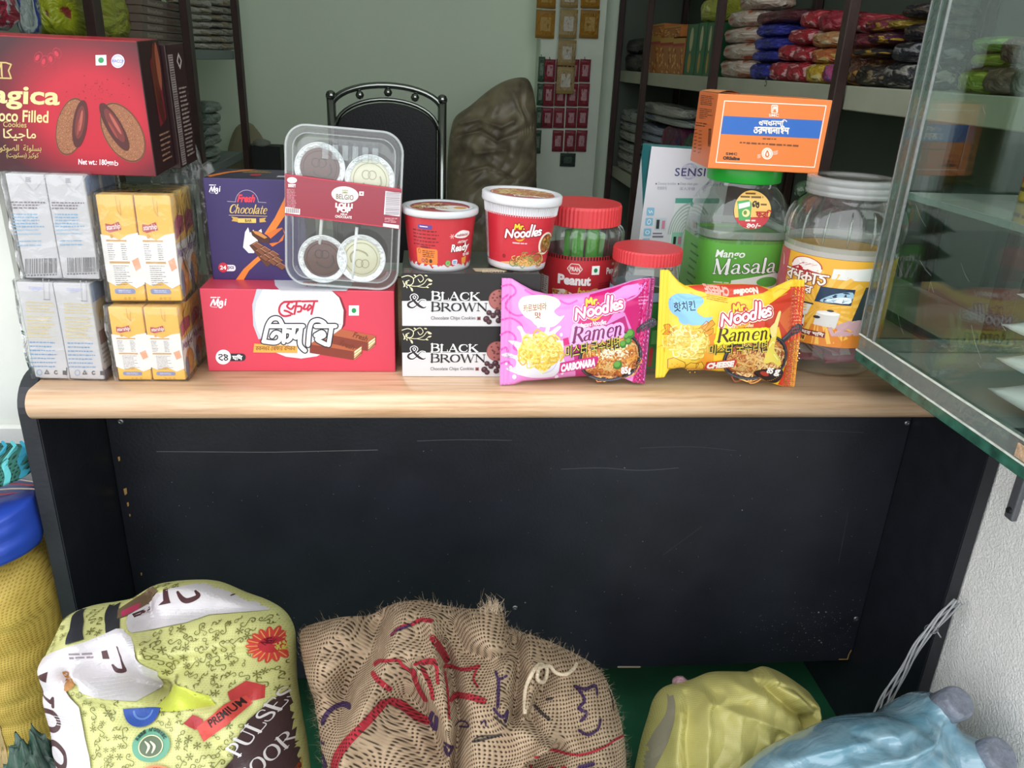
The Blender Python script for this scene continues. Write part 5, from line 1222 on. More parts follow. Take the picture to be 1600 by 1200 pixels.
P.poly([q(276, 742), q(326, 742), q(312, 806), q(272, 806)], '#dfe0e0', 3); P.rect(*q(270, 740), *q(330, 748), '#33373b', 4); P.poly([q(268, 806), q(304, 806), q(308, 870), q(252, 866)], '#ece9e4', 3); P.ell(*q(284, 842), .018, 14, '#8f9499', 4, 16, 0, .6); P.rect(*q(256, 862), *q(306, 872), '#2c2c2e', 4); P.rect(*q(270, 812), *q(302, 828), '#2c2c2e', 4)
P.poly([q(348, 780), q(436, 776), q(428, 856), q(344, 850)], '#d6d3cf', 3, sm=0); P.ell(*q(392, 780), .062, 12, '#ece9e6', 4, 20); P.ell(*q(352, 808), .02, 8, '#2a2a2c', 5, 10); P.ell(*q(398, 766), .02, 6, '#3a3a3c', 5, 10)
P.rect(*q(135, 884), *q(396, 914), '#7d2a2a', 3)
wide(P, ['k', 'A', 'r', 'd', 'e', ' ', 'k', 'r', 'd', ' ', 'b', 's', 'b', ' ', 'n', 'I', 'n'], 140, 908, 390, 15, '#f0e2d8', 4, 4)
wide(P, ['a', 'k', 'r', 's', 'n', 'I', 'y', ' ', 's', 'b', ' ', 'p', 'r', 's', 'k', 'A', 'r'], 135, 938, 320, 16, '#6d3a16', 4, 4)
P.poly([q(515, 632), q(575, 630), q(560, 800), q(485, 812)], '#2f3a3e', 3); P.poly([q(560, 800), q(470, 812), q(400, 860), q(420, 900), q(620, 880)], '#c9a2a8', 3)
bl_ = ['n', 'A', 'l']
P.stroke([(.02, 520), (.02, 600)], .012, '#e9c8cc', 3, 0); P.stroke([(.06, 530), (.10, 540), (.12, 590)], .012, '#e9c8cc', 3); P.stroke([(.0, 520), (.14, 516)], .01, '#e9c8cc', 3, 0)
P.build('label_print', t)
# pouches inside
def pouch_mesh(w, h, th, seed=0, nx=14, nz=12, crimp=.07):
    r = random.Random(seed); ph = [r.uniform(0, 6) for _ in range(8)]
    def fn(U, V):
        a = np.clip((np.abs(U - .5) * 2 - 0) , 0, 1); b = np.abs(V - .5) * 2; e = np.clip((1 - b) / .35, 0, 1) ** .55 * np.clip((1.02 - a) / .35, 0, 1) ** .5
        wr = .12 * np.sin(U * 23 + ph[0] + 3 * V) * np.sin(V * 17 + ph[1]) + .1 * np.sin(U * 11 - V * 14 + ph[2])
        return e * (1 + wr)
    us, vs = np.linspace(0, 1, nx), np.linspace(0, 1, nz); U, V = np.meshgrid(us, vs, indexing='ij'); E = fn(U, V)
    X = (U - .5) * w * (1 - .05 * E); Z = V * h; v = []; f = []; mi = []
    v += np.stack([X, -E * th / 2, Z], -1).reshape(-1, 3).tolist(); n = nx * nz
    v += np.stack([X, E * th / 2 + .0004, Z], -1).reshape(-1, 3).tolist()
    for s in (0, 1):
        for i in range(nx - 1):
            for j in range(nz - 1):
                q = [i * nz + j, (i + 1) * nz + j, (i + 1) * nz + j + 1, i * nz + j + 1]; q = [k + s * n for k in q]
                f.append(tuple(q if s == 0 else q[::-1])); u_, v_ = (i + .5) / (nx - 1), (j + .5) / (nz - 1)
                mi.append(2 if (v_ < crimp or v_ > 1 - crimp) else (1 if (s == 0 and .22 < u_ < .78 and .3 < v_ < .72) else 0))
    B = [(i * nz, (i + 1) * nz) for i in range(nx - 1)] + [((i + 1) * nz + nz - 1, i * nz + nz - 1) for i in range(nx - 1)] + [(j + 1, j) for j in range(nz - 1)] + [((nx - 1) * nz + j, (nx - 1) * nz + j + 1) for j in range(nz - 1)]
    for a, b in B: f.append((b, a, a + n, b + n)); mi.append(2)
    return pymesh(v, f, True, mi)
pk = [mat('#a84a63', .3, .5, 0, (120, .2)), mat('#d9c3cb', .35), mat('#8f3850', .35)]
for k, (dx, dy, dz, rx, ry, rz, lb) in enumerate(((-.032, -.022, .008, -70, 10, 25, 'small pink sachet at the left inside the big jar'), (.022, -.03, .007, -72, -8, -14, 'small pink sachet at the right front inside the big jar'), (.012, .018, .010, -62, 5, 60, 'small pink sachet at the back inside the big jar'), (-.005, -.004, .020, -68, 14, -35, 'small pink sachet lying on top of the others inside the big jar'))):
    o = obj('pink_sachet', pouch_mesh(.048, .042, .007, k), pk); o.location = (cx + dx * .8, cy + dy * .8 - .012, T + dz + .002); o.rotation_euler = [math.radians(a) for a in (rx, ry, rz)]
    tag(o, lb, 'sachet', 'pink sachets in the big jar')
# ================================================================== the two noodle packs
def noodle_pack(name, label, crop, k, corner, topc, botc, fin, y0, lean, T0, base, finc):
    """corner: tl, tr, br, bl in crop units; topc, botc: outline [(x, y)] left to right; crop=(x, y) of the crop, k its scale"""
    X = lambda cx, cy: (crop[0] + cx / k, crop[1] + cy / k)
    n = np.array([0, -math.cos(lean), math.sin(lean)]); p0 = np.array([0, y0, T])
    def on(cx, cy):
        r = ray(*X(cx, cy)); return CAM + r * ((p0 - CAM) @ n) / (r @ n)
    quad = corner; W = [on(*c) for c in corner]
    e1 = np.array([1., 0, 0]); e2 = np.cross(n, e1) * -1; e2 = e2 if e2[2] > 0 else -e2
    H = homog(quad, [((w_ - p0) @ e1, (w_ - p0) @ e2) for w_ in W])
    tx, ty = zip(*topc); bx_, by_ = zip(*botc)
    (xl1, yl1), (xr1, yr1), (xr0, yr0), (xl0, yl0) = corner
    def st(x, y):
        tt = np.clip((yl0 - y) / (yl0 - yl1), -.2, 1.2); xl = xl0 + (xl1 - xl0) * tt
        t2 = np.clip((yr0 - y) / (yr0 - yr1), -.2, 1.2); xr = xr0 + (xr1 - xr0) * t2
        s = (x - xl) / (xr - xl); yt = np.interp(x, tx, ty); yb = np.interp(x, bx_, by_)
        return s, (yb - y) / (yb - yt)
    def thick(s, t):
        f = np.clip((np.minimum(s, 1 - s) - fin) / .24, 0, 1) ** .62; g = np.clip(1 - np.abs(2 * np.clip(t, 0, 1) - 1) ** 2.3, 0, 1) ** .55
        e = np.clip((np.minimum(s, 1 - s) - fin) / .05, 0, 1)
        wr = (.0012 * np.sin(t * 19 + 5 * s) * np.exp(-((np.minimum(s, 1 - s) - fin - .05) / .07) ** 2) + .0007 * np.sin(34 * s + 9 * t) * np.sin(17 * t) * g * f) * e
        rib = .0005 * np.sin(s * 2 * PI / .0125) * (1 - e)
        cr = -.0022 * np.exp(-((t - .9 + .25 * np.abs(s - .5)) / .035) ** 2) * e
        return T0 * f * g + wr + rib + cr
    def place(x, y, h, side=1):
        q = np.stack(np.broadcast_arrays(x, y, np.ones_like(x)), -1) @ H.T; q = q[..., :2] / q[..., 2:]
        s, t = st(x, y); d = (thick(s, t) * (1 if side > 0 else -.75) - (.0004 if side < 0 else 0)) + h
        wav = .004 * np.sin(s * 4.2 - .6) * (t - .5) + .003 * np.cos(s * PI * 2) * 0
        P_ = p0 + q[..., :1] * e1 + q[..., 1:] * e2 + (d + wav)[..., None] * n
        P_[..., 2] = np.maximum(P_[..., 2], T + .0003)
        return P_ - ORG
    mid = on((xl0 + xr0) / 2, (yl0 + yr0) / 2); ORG = np.array([mid[0], y0, T])
    ns, ntt = 120, 46; us = np.linspace(0, 1, ns); vs = np.linspace(0, 1, ntt)
    S, V = np.meshgrid(us, vs, indexing='ij')
    x = (xl0 + (xl1 - xl0) * V) + S * ((xr0 + (xr1 - xr0) * V) - (xl0 + (xl1 - xl0) * V))
    yt = np.interp(x, tx, ty); yb = np.interp(x, bx_, by_); y = yb + (yt - yb) * V
    F_, B = place(x, y, 0), place(x, y, 0, -1)
    N = ns * ntt; v = np.concatenate([F_.reshape(-1, 3), B.reshape(-1, 3)]); f = []; mi = []
    for i in range(ns - 1):
        for j in range(ntt - 1):
            q = [i * ntt + j, (i + 1) * ntt + j, (i + 1) * ntt + j + 1, i * ntt + j + 1]; f += [tuple(q), tuple(c + N for c in q[::-1])]; fi = 1 if not (fin < us[i] < 1 - fin) else 0; mi += [fi, fi]
    ring = [(i * ntt, (i + 1) * ntt) for i in range(ns - 1)] + [((i + 1) * ntt + ntt - 1, i * ntt + ntt - 1) for i in range(ns - 1)] + [(j + 1, j) for j in range(ntt - 1)] + [((ns - 1) * ntt + j, (ns - 1) * ntt + j + 1) for j in range(ntt - 1)]
    for a, b in ring: f.append((b, a, a + N, b + N)); mi.append(1)
    t = thing(name, label, 'noodle pack', ORG, (0, 0, 0), 'noodle packs on the desk edge')
    obj('wrapper', pymesh(v, f, True, mi), [mat(base, .3, .5, 0, None, None, .2), mat(finc, .34)], t)
    P = Print(lambda u, v, h: tuple(np.moveaxis(place(u, v, h + .0002), -1, 0)), sq(1, 1), sub=9.0, rough=.32, lift=.00011); P.H = np.eye(3)
    return t, P
def pan(P, cx, cy, rx, ry, hx0, hy0, hx1, hy1, z, food, seed, sc=1.0):
    P.stroke([(hx0, hy0), (hx1, hy1)], [34 * sc, 54 * sc], '#3d3a42', z, 0); P.stroke([(hx0, hy0 - 8 * sc), (hx1, hy1 - 12 * sc)], 8 * sc, '#6d6a74', z + .5, 0)
    P.ell(cx, cy, rx, ry, '#25222a', z, 44, -.12); P.ell(cx, cy, rx * .97, ry * .96, '#5a5560', z + .3, 44, -.12, .97); P.ell(cx, cy, rx * .9, ry * .88, '#a8552c', z + .6, 44, -.12)
    ins = lambda x, y: ((x - cx) / (rx * .74)) ** 2 + ((y - cy) / (ry * .72)) ** 2 < 1
    P.ell(cx, cy, rx * 1.04, ry * 1.04, '#25222a', z + 2.2, 60, -.12, .89); P.ell(cx, cy, rx * 1.01, ry * 1.01, '#5f5a64', z + 2.6, 60, -.12, .975)
    curls(P, cx - rx, cy - ry, cx + rx, cy + ry, 420, food, 8 * sc, z + 1, seed, ins)
# pink
cr, k = (610, 400), 3.81
topc = [(655, 130), (720, 132), (780, 168), (850, 205), (930, 224), (1060, 226), (1180, 214), (1320, 182), (1430, 148), (1500, 132), (1580, 128)]
botc = [(640, 769), (735, 764), (790, 745), (900, 738), (1060, 722), (1250, 706), (1350, 712), (1410, 735), (1450, 753), (1520, 758)]
t, P = noodle_pack('noodle_pack', 'pink noodle pack leaning against the black and white cartons at the desk edge', cr, k, [(664, 130), (1574, 130), (1510, 757), (650, 769)], topc, botc, .062, -.004, .20, .022, '#d983c6', '#d27cbe')
mg, dm, pk_ = '#c4156c', '#8d1658', '#d257b4'
P.poly([(1180, 226), (1330, 186), (1440, 150), (1500, 138), (1545, 132), (1500, 757), (1440, 752), (1460, 620), (1420, 420), (1380, 330), (1310, 330), (1240, 420), (1080, 420)], mg, 1)
P.poly([(1545, 132), (1576, 130), (1512, 757), (1452, 752), (1500, 500)], dm, 1.5); P.poly([(1060, 480), (1380, 350), (1440, 560), (1440, 700), (1100, 720)], '#b3246f', 1.2)
for s in ([(664, 180), (720, 172), (745, 215), (700, 260), (690, 310), (740, 350), (800, 340)], [(662, 260), (700, 230)], [(664, 380), (720, 370), (770, 400), (780, 440)], [(656, 470), (700, 450), (740, 480), (730, 540), (760, 560)], [(656, 560), (690, 545), (700, 600)], [(655, 640), (700, 630), (740, 680), (790, 700)], [(800, 200), (860, 230), (960, 232)], [(1330, 240), (1370, 190), (1430, 175), (1470, 190), (1440, 215), (1400, 200)], [(1400, 260), (1460, 230), (1520, 160)], [(1000, 260), (1050, 280), (1100, 260)]):
    P.stroke(s, 11, pk_ if s[0][0] < 1300 else '#d98ad2', 2)
P.poly([(1310, 215), (1480, 160), (1480, 215), (1400, 250), (1370, 330), (1320, 300)], '#dd88d0', 1.3, sm=3)
# cream balloon
P.poly([(760, 300), (775, 250), (830, 232), (920, 230), (985, 250), (1000, 285), (960, 320), (990, 350), (1020, 345), (975, 395), (930, 412), (860, 405), (830, 375), (790, 350)], '#e8e8c6', 3, sm=4)
P.text('카르보네라', 786, 278, 920, 322, '#8d2438', 4, .012, 0, 0, 1, -.14); P.text('맛', 850, 326, 886, 364, '#8d2438', 4, .02)
# milk splash (the printed figure on it is left out)
P.poly([(740, 610), (680, 600), (660, 585), (700, 575), (750, 585), (745, 540), (700, 505), (740, 500), (775, 505), (770, 450), (750, 420), (775, 412), (800, 455), (860, 450), (905, 440), (915, 390), (935, 412), (930, 440), (980, 405), (1000, 412), (960, 460), (1000, 490), (1050, 480), (1020, 510), (1010, 570), (1030, 640), (990, 680), (960, 712), (860, 720), (800, 712), (760, 700), (700, 680), (690, 665), (740, 655)], '#d6d2dc', 3, sm=3)
for x, y, q in ((735, 715, 12), (715, 660, 9), (760, 690, 10), (985, 715, 11), (1015, 690, 8), (690, 640, 7), (1000, 455, 9), (870, 410, 8)): P.ell(x, y, q, q * 1.2, '#e6e2ea', 3, 14)
for s in ([(800, 480), (860, 470), (900, 490)], [(960, 500), (990, 530), (985, 580)], [(780, 560), (790, 610), (830, 650)], [(900, 690), (950, 670), (975, 630)]): P.stroke(s, 8, '#c5bdd2', 3.5)
ins_ = lambda x, y: ((x - 882) / 108) ** 2 + ((y - 560) / 92) ** 2 < 1
curls(P, 770, 465, 995, 655, 260, ['#e3c860', '#d9b84a', '#ecd98a', '#c9a23c'], 9, 4, 6, ins_)
pan(P, 1300, 590, 190, 150, 1470, 440, 1560, 395, 4, ['#d99a4a', '#c9793a', '#e2b268', '#b0602e', '#d8b47a', '#a8552c'], 4)
for x, y, q in ((1415, 455, 28), (1370, 515, 24), (1405, 500, 20), (1340, 640, 28), (1390, 470, 20)):
    P.ell(x, y, q, q, '#3f7a34', 7, 18); P.ell(x - 4, y - 5, q * .7, q * .65, '#6aa24a', 7.4, 16)
for x, y in ((1290, 560), (1330, 545), (1360, 570), (1250, 570)):
    r = random.Random(x); [P.ell(x + r.gauss(0, 26), y + r.gauss(0, 16), 5, 4, '#ece6cc', 7, 7) for _ in range(40)]
noodles_logo(P, 1072, 248, 1.02, '#c8176c', '#e9c4e0', 9, -.13)
P.text('Instant Noodles', 1112, 375, 1262, 404, '#f0dfec', 9, .02, 0, .2, 1, -.14)
for z, g, c in ((8, .42, '#e9a6dc'), (9, .0, '#6d1450')): serif(P, 'Ramen', 1060, 503, 1362, 90, c, z, -.145, .18, 1.1, g)
P.poly([(1010, 480), (1040, 470), (1050, 510), (1015, 520)], '#c4156c', 8.5)
for z, g, c in ((9, .07, '#1f1418'), (10, .0, '#cfc04a')): P.text('미스터 국수라면', 1026, 490, 1346, 570, c, z, g, 0, 0, 1, -.17)
P.poly([(998, 622), (1215, 580), (1222, 600), (1205, 652), (992, 690)], '#c8307a', 8); P.text('CARBONARA', 1004, 612, 1206, 664, '#f2e6ee', 9, .07, 0, 0, 1.02, -.19)
P.text('85', 1364, 652, 1406, 698, '#f2eef0', 9, .05, -.1); P.text('g', 1408, 660, 1424, 702, '#f2eef0', 9, .05)
for k_ in range(7): P.ell(1490, 470 + k_ * 24, 3, 3, '#c9a44a', 6, 8)
P.stroke([(1390, 722), (1450, 700), (1480, 650)], 5, '#d8b04a', 6)
P.words(1470, 240, 1540, 3, 20, 6, '#e0a0cc', 3, 3)
P.build('front_print', t)
# yellow
cr, k = (1000, 410), 5.714
topc = [(170, 66), (258, 66), (300, 120), (345, 170), (400, 205), (520, 198), (700, 190), (900, 190), (1010, 195), (1100, 215), (1160, 232), (1260, 190), (1350, 152), (1480, 155)]
botc = [(125, 1030), (215, 1025), (260, 955), (330, 940), (500, 950), (700, 975), (950, 980), (1030, 1000), (1100, 1050), (1200, 1085), (1270, 1105), (1380, 1128)]
t, P = noodle_pack('noodle_pack', 'yellow and orange noodle pack standing in front of the green labelled jar', cr, k, [(183, 66), (1476, 156), (1370, 1126), (135, 1030)], topc, botc, .062, -.004, .16, .022, '#eec02a', '#f0c42c')
dy, rd = '#d9a424', '#c8381f'
P.poly([(1130, 350), (1330, 230), (1420, 330), (1330, 1118), (1230, 1090), (1280, 900), (1200, 560), (1080, 560), (700, 560), (800, 510)], rd, 1); P.poly([(1330, 215), (1474, 215), (1440, 620), (1420, 760), (1310, 640)], '#d2452a', 1.3); P.poly([(1300, 720), (1420, 660), (1370, 1122), (1270, 1100)], '#a3602a', 1.4); P.poly([(1380, 700), (1425, 660), (1372, 1124), (1330, 1115)], '#d98a2c', 1.6)
P.poly([(1180, 480), (1330, 380), (1400, 560), (1300, 640)], '#d8622c', 1.5)
for a in range(5): P.poly([(600, 660), (430 + a * 40, 960), (470 + a * 40, 960)], '#e39a2c', 1.2)
P.poly([(560, 620), (720, 590), (680, 700), (560, 720)], '#e08a2c', 1.4)
for s in ([(180, 620), (240, 580), (270, 610)], [(150, 760), (200, 740), (220, 800)], [(430, 260), (500, 300), (560, 290)], [(1180, 260), (1240, 230), (1300, 240)], [(1210, 300), (1290, 270)]): P.stroke(s, 5, dy, 2)
# folded-over back seam showing at the top edge
P.poly([(420, 208), (520, 198), (700, 192), (900, 192), (1040, 198), (1130, 240), (1060, 262), (900, 285), (760, 298), (620, 272), (480, 240)], '#c8402a', 3)
P.text('CHEESE', 552, 200, 762, 280, '#e9a99c', 4, .05, PI, 0, 1, .13); P.text('Noodles', 800, 222, 1024, 278, '#edd0c2', 4, .06, PI, .1, 1, -.1); P.words(560, 272, 760, 3, 16, 7, '#b58a2a', 3, 3, slope=.2)
P.poly([(250, 380), (262, 310), (330, 272), (440, 275), (520, 300), (530, 340), (470, 400), (480, 440), (530, 470), (595, 462), (540, 520), (470, 540), (370, 542), (330, 520), (320, 480), (270, 440)], '#84b8dc', 3, sm=4)
P.text('핫치킨', 286, 338, 458, 424, '#1d2a3a', 4, .015, 0, 0, 1, -.12)
# fries and cheese round the place of the left-out figure
for q in ([(500, 560), (590, 490), (615, 525), (540, 590)], [(470, 580), (540, 500), (565, 520), (500, 610)], [(210, 560), (250, 545), (290, 600), (240, 620)], [(200, 640), (240, 600), (270, 640)], [(520, 600), (600, 560), (600, 600), (540, 640)]):
    P.poly(q, '#e8962c', 3); P.stroke(q, 4, '#8d5a1a', 4, 0, True)
for q in ([(240, 860), (290, 840), (380, 880), (400, 930), (300, 945), (240, 940)], [(390, 920), (430, 880), (500, 890), (490, 950), (400, 950)], [(480, 890), (520, 870), (550, 910), (550, 945), (490, 950)]):
    P.poly(q, '#e9b63a', 3); P.stroke(q, 5, '#8d5a1a', 4, 0, True)
    for d in range(4): P.ell(q[0][0] + 35 + 22 * d, q[0][1] + 40 + (d % 2) * 22, 6, 5, '#c98f24', 4, 10)
P.poly([(250, 700), (290, 600), (390, 560), (490, 590), (545, 690), (530, 800), (470, 880), (360, 890), (280, 830)], '#e6c044', 2.4, sm=4)
curls(P, 245, 560, 550, 850, 240, ['#ead27a', '#dcbc52', '#f0e0a0', '#c9a23c'], 12, 3, 6, lambda x, y: ((x - 396) / 145) ** 2 + ((y - 690) / 130) ** 2 < 1)
pan(P, 1000, 830, 290, 210, 1240, 680, 1410, 585, 5, ['#e0b062', '#c98440', '#e6c88a', '#a85a2c', '#d8b070', '#8d4526'], 9, 1.5)
P.poly([(1060, 860), (1100, 700), (1140, 610), (1170, 640), (1150, 740), (1180, 800), (1230, 880), (1200, 910), (1140, 870), (1090, 880)], '#e6cf5a', 8, sm=3); P.poly([(1100, 560), (1150, 520), (1190, 430), (1220, 430), (1180, 560), (1160, 640), (1120, 640)], '#f0d98a', 8, sm=2)
for s in ([(1100, 730), (1130, 690), (1150, 700)], [(1150, 800), (1190, 850)]): P.stroke(s, 9, '#f3ea9e', 8.5)
P.poly([(1000, 960), (1100, 930), (1250, 950), (1240, 1040), (1180, 1075), (1090, 1040), (1020, 1000)], '#2a1d20', 8.5, sm=3); P.ell(1085, 980, 40, 20, '#b03a2c', 9, 16, .4)
noodles_logo(P, 650, 352, 1.62, '#c01f3e', '#f0dcc8', 10, -.1)
P.text('Instant Noodles', 720, 524, 950, 556, '#f0e2b0', 10, .02, 0, .2, 1, -.06)
for z, g, c in ((9, .42, '#f2e02e'), (10, .0, '#4a2a16')): serif(P, 'Ramen', 630, 684, 1085, 120, c, z, -.055, .18, 1.1, g)
for z, g, c in ((10, .07, '#1f1814'), (11, .0, '#d8c24a')): P.text('미스터 국수라면', 572, 690, 1082, 790, c, z, g, 0, 0, 1, -.07)
P.poly([(562, 872), (810, 842), (828, 862), (810, 922), (556, 950)], '#c8382f', 9); P.text('CHEESE', 572, 866, 804, 930, '#f3ece6', 10, .07, 0, 0, 1.02, -.11)
P.text('85', 1098, 920, 1160, 978, '#f3ece6', 10, .05, .2); P.text('g', 1168, 940, 1222, 1006, '#f3ece6', 10, .05, .15)
for k_ in range(8): P.stroke([(1130 + k_ * 14, 1048 - k_ * k_ * 1.2), (1134 + k_ * 14, 1050 - k_ * k_ * 1.2)], 5, '#d8b04a', 9, 0)
P.words(1340, 290, 1450, 9, 32, 8, '#e6a080', 3, 3, ragged=.5)
for k_ in range(9): P.ell(1405 + (k_ % 2) * 14, 700 + k_ * 22, 7, 6, '#efd9a0', 3, 9)
P.build('front_print', t)

# ================================================================== sacks and bags in front of the desk
class Relief:
    """a filled sack: a rounded body over an outline, with folds; a, b are metres in the frame (e1, e2) about p0"""
    def __init__(s, p0, n, outline, centre, depth, back, folds, power=2.6, smoothn=5, noise=None, uvk=(.5, -.3)):
        s.p0 = np.array(p0, float); s.n = _n(np.array(n, float)); s.e1 = _n(np.cross(np.array([0, 0, 1.]), -s.n) * -1)
        if s.e1[0] < 0: s.e1 = -s.e1
        s.e2 = np.cross(s.n, s.e1); s.e2 = s.e2 if s.e2[2] > 0 else -s.e2
        s.c = np.array(s.ab(*centre)); s.depth, s.back, s.power, s.noise, s.uvk = depth, back, power, noise, uvk
        o = np.array(catmull([s.ab(*p) for p in outline], smoothn, True)) - s.c
        th = np.arctan2(o[:, 1], o[:, 0]); i = np.argsort(th); s.th, s.R = th[i], np.hypot(o[:, 0], o[:, 1])[i]
        s.th = np.concatenate([s.th - 2 * PI, s.th, s.th + 2 * PI]); s.R = np.tile(s.R, 3)
        s.folds = [(np.array([s.ab(*p) for p in pts]), w_ * .00092, a_) for pts, w_, a_ in folds]
    def ab(s, px, py):
        r = ray(px, py); q = CAM + r * ((s.p0 - CAM) @ s.n) / (r @ s.n) - s.p0; return float(q @ s.e1), float(q @ s.e2)
    def fold(s, a, b):
        h = np.zeros_like(a)
        for pts, w_, am in s.folds:
            d = np.full(a.shape, 1e9)
            if len(pts) == 1: d = np.hypot(a - pts[0][0], b - pts[0][1])
            for p, q in zip(pts[:-1], pts[1:]):
                v = q - p; t = np.clip(((a - p[0]) * v[0] + (b - p[1]) * v[1]) / max(v @ v, 1e-12), 0, 1)
                d = np.minimum(d, np.hypot(a - p[0] - t * v[0], b - p[1] - t * v[1]))
            h = h + am * np.exp(-np.abs(d / w_) ** 1.7)
        if s.noise:
            sc, am = s.noise
            h = h + am * (np.sin(a * sc + 2.1 * np.sin(b * sc * .7)) * np.sin(b * sc * .8 + 1.7 * np.sin(a * sc * .6)) + .5 * np.abs(np.sin(a * sc * 1.9 - b * sc * 1.3 + np.sin(b * sc))))
        return h
    def at(s, a, b, h=0.0):
        x, y = a - s.c[0], b - s.c[1]; th = np.arctan2(y, x); R = np.interp(th, s.th, s.R); k = np.clip(np.hypot(x, y) / R, 0, 1)
        hh = s.depth * np.clip(1 - k ** s.power, 0, 1) ** .5 + s.fold(a, b) * np.clip((1 - k) / .06, 0, 1) ** .7 + h
        P_ = s.p0 + a[..., None] * s.e1 + b[..., None] * s.e2 + hh[..., None] * s.n
        P_[..., 2] = np.maximum(P_[..., 2], .002); return P_
    def uv(s, a, b):
        f = s.fold(a, b); return np.stack([a + s.uvk[0] * f, b + s.uvk[1] * f], -1)
    def mesh(s, nt=300, nr=120):
        th = np.linspace(-PI, PI, nt, endpoint=False); k = 1 - (1 - np.linspace(0, 1, nr)) ** 1.6
        TH, K_ = np.meshgrid(th, k, indexing='ij'); R = np.interp(TH, s.th, s.R)
        a = s.c[0] + K_ * R * np.cos(TH); b = s.c[1] + K_ * R * np.sin(TH); F_ = s.at(a, b)
        nb = 14; kb = np.linspace(1, 0, nb + 1)[1:]; TB, KB = np.meshgrid(th, kb, indexing='ij'); RB = np.interp(TB, s.th, s.R)
        ab, bb = s.c[0] + KB * RB * np.cos(TB), s.c[1] + KB * RB * np.sin(TB); hb = -s.back * np.sqrt(np.clip(1 - KB ** 2, 0, 1))
        B = s.p0 + ab[..., None] * s.e1 + bb[..., None] * s.e2 + hb[..., None] * s.n; B[..., 2] = np.maximum(B[..., 2], .002)
        V = np.concatenate([F_, B], 1); UV = np.concatenate([s.uv(a, b), s.uv(ab, bb)], 1); m = V.shape[1]; f = []
        for i in range(nt):
            j = (i + 1) % nt
            for q in range(m - 1): f.append((i * m + q, i * m + q + 1, j * m + q + 1, j * m + q))
        me = pymesh(V.reshape(-1, 3), f, True); lay = me.uv_layers.new(name='UVMap'); U = UV.reshape(-1, 2)
        ix = np.zeros(len(me.loops), int); me.loops.foreach_get('vertex_index', ix); lay.data.foreach_set('uv', U[ix].astype(np.float32).ravel())
        return me
    def printer(s, crop, k, matfn=None, lift=.0005, sub=.007, rough=.5):
        """artwork in crop units (crop corner, scale) onto the cloth, projected square to the frame"""
        X = lambda cx, cy: s.ab(crop[0] + cx / k, crop[1] + cy / k)
        c4 = [(0, 0), (1000, 0), (1000, 700), (0, 700)]
        P = Print(lambda u, v, h: tuple(np.moveaxis(s.at(u, v, h + .0019), -1, 0)), sq(1, 1), sub=sub, rough=rough, lift=lift, matfn=matfn)
        P.H = homog(c4, [X(*q) for q in c4])
        def keep(u, v):
            x, y = u - s.c[0], v - s.c[1]; return np.hypot(x, y) < .985 * np.interp(np.arctan2(y, x), s.th, s.R)
        P.keep = keep; return P
    def add_uv(s, o):
        """texture coordinates for a print that must carry the weave on"""
        me = o.data; n = len(me.vertices); co = np.zeros(n * 3); me.vertices.foreach_get('co', co); q = co.reshape(-1, 3) - s.p0
        U = s.uv(q @ s.e1, q @ s.e2); lay = me.uv_layers.new(name='UVMap'); ix = np.zeros(len(me.loops), int); me.loops.foreach_get('vertex_index', ix)
        lay.data.foreach_set('uv', U[ix].astype(np.float32).ravel())
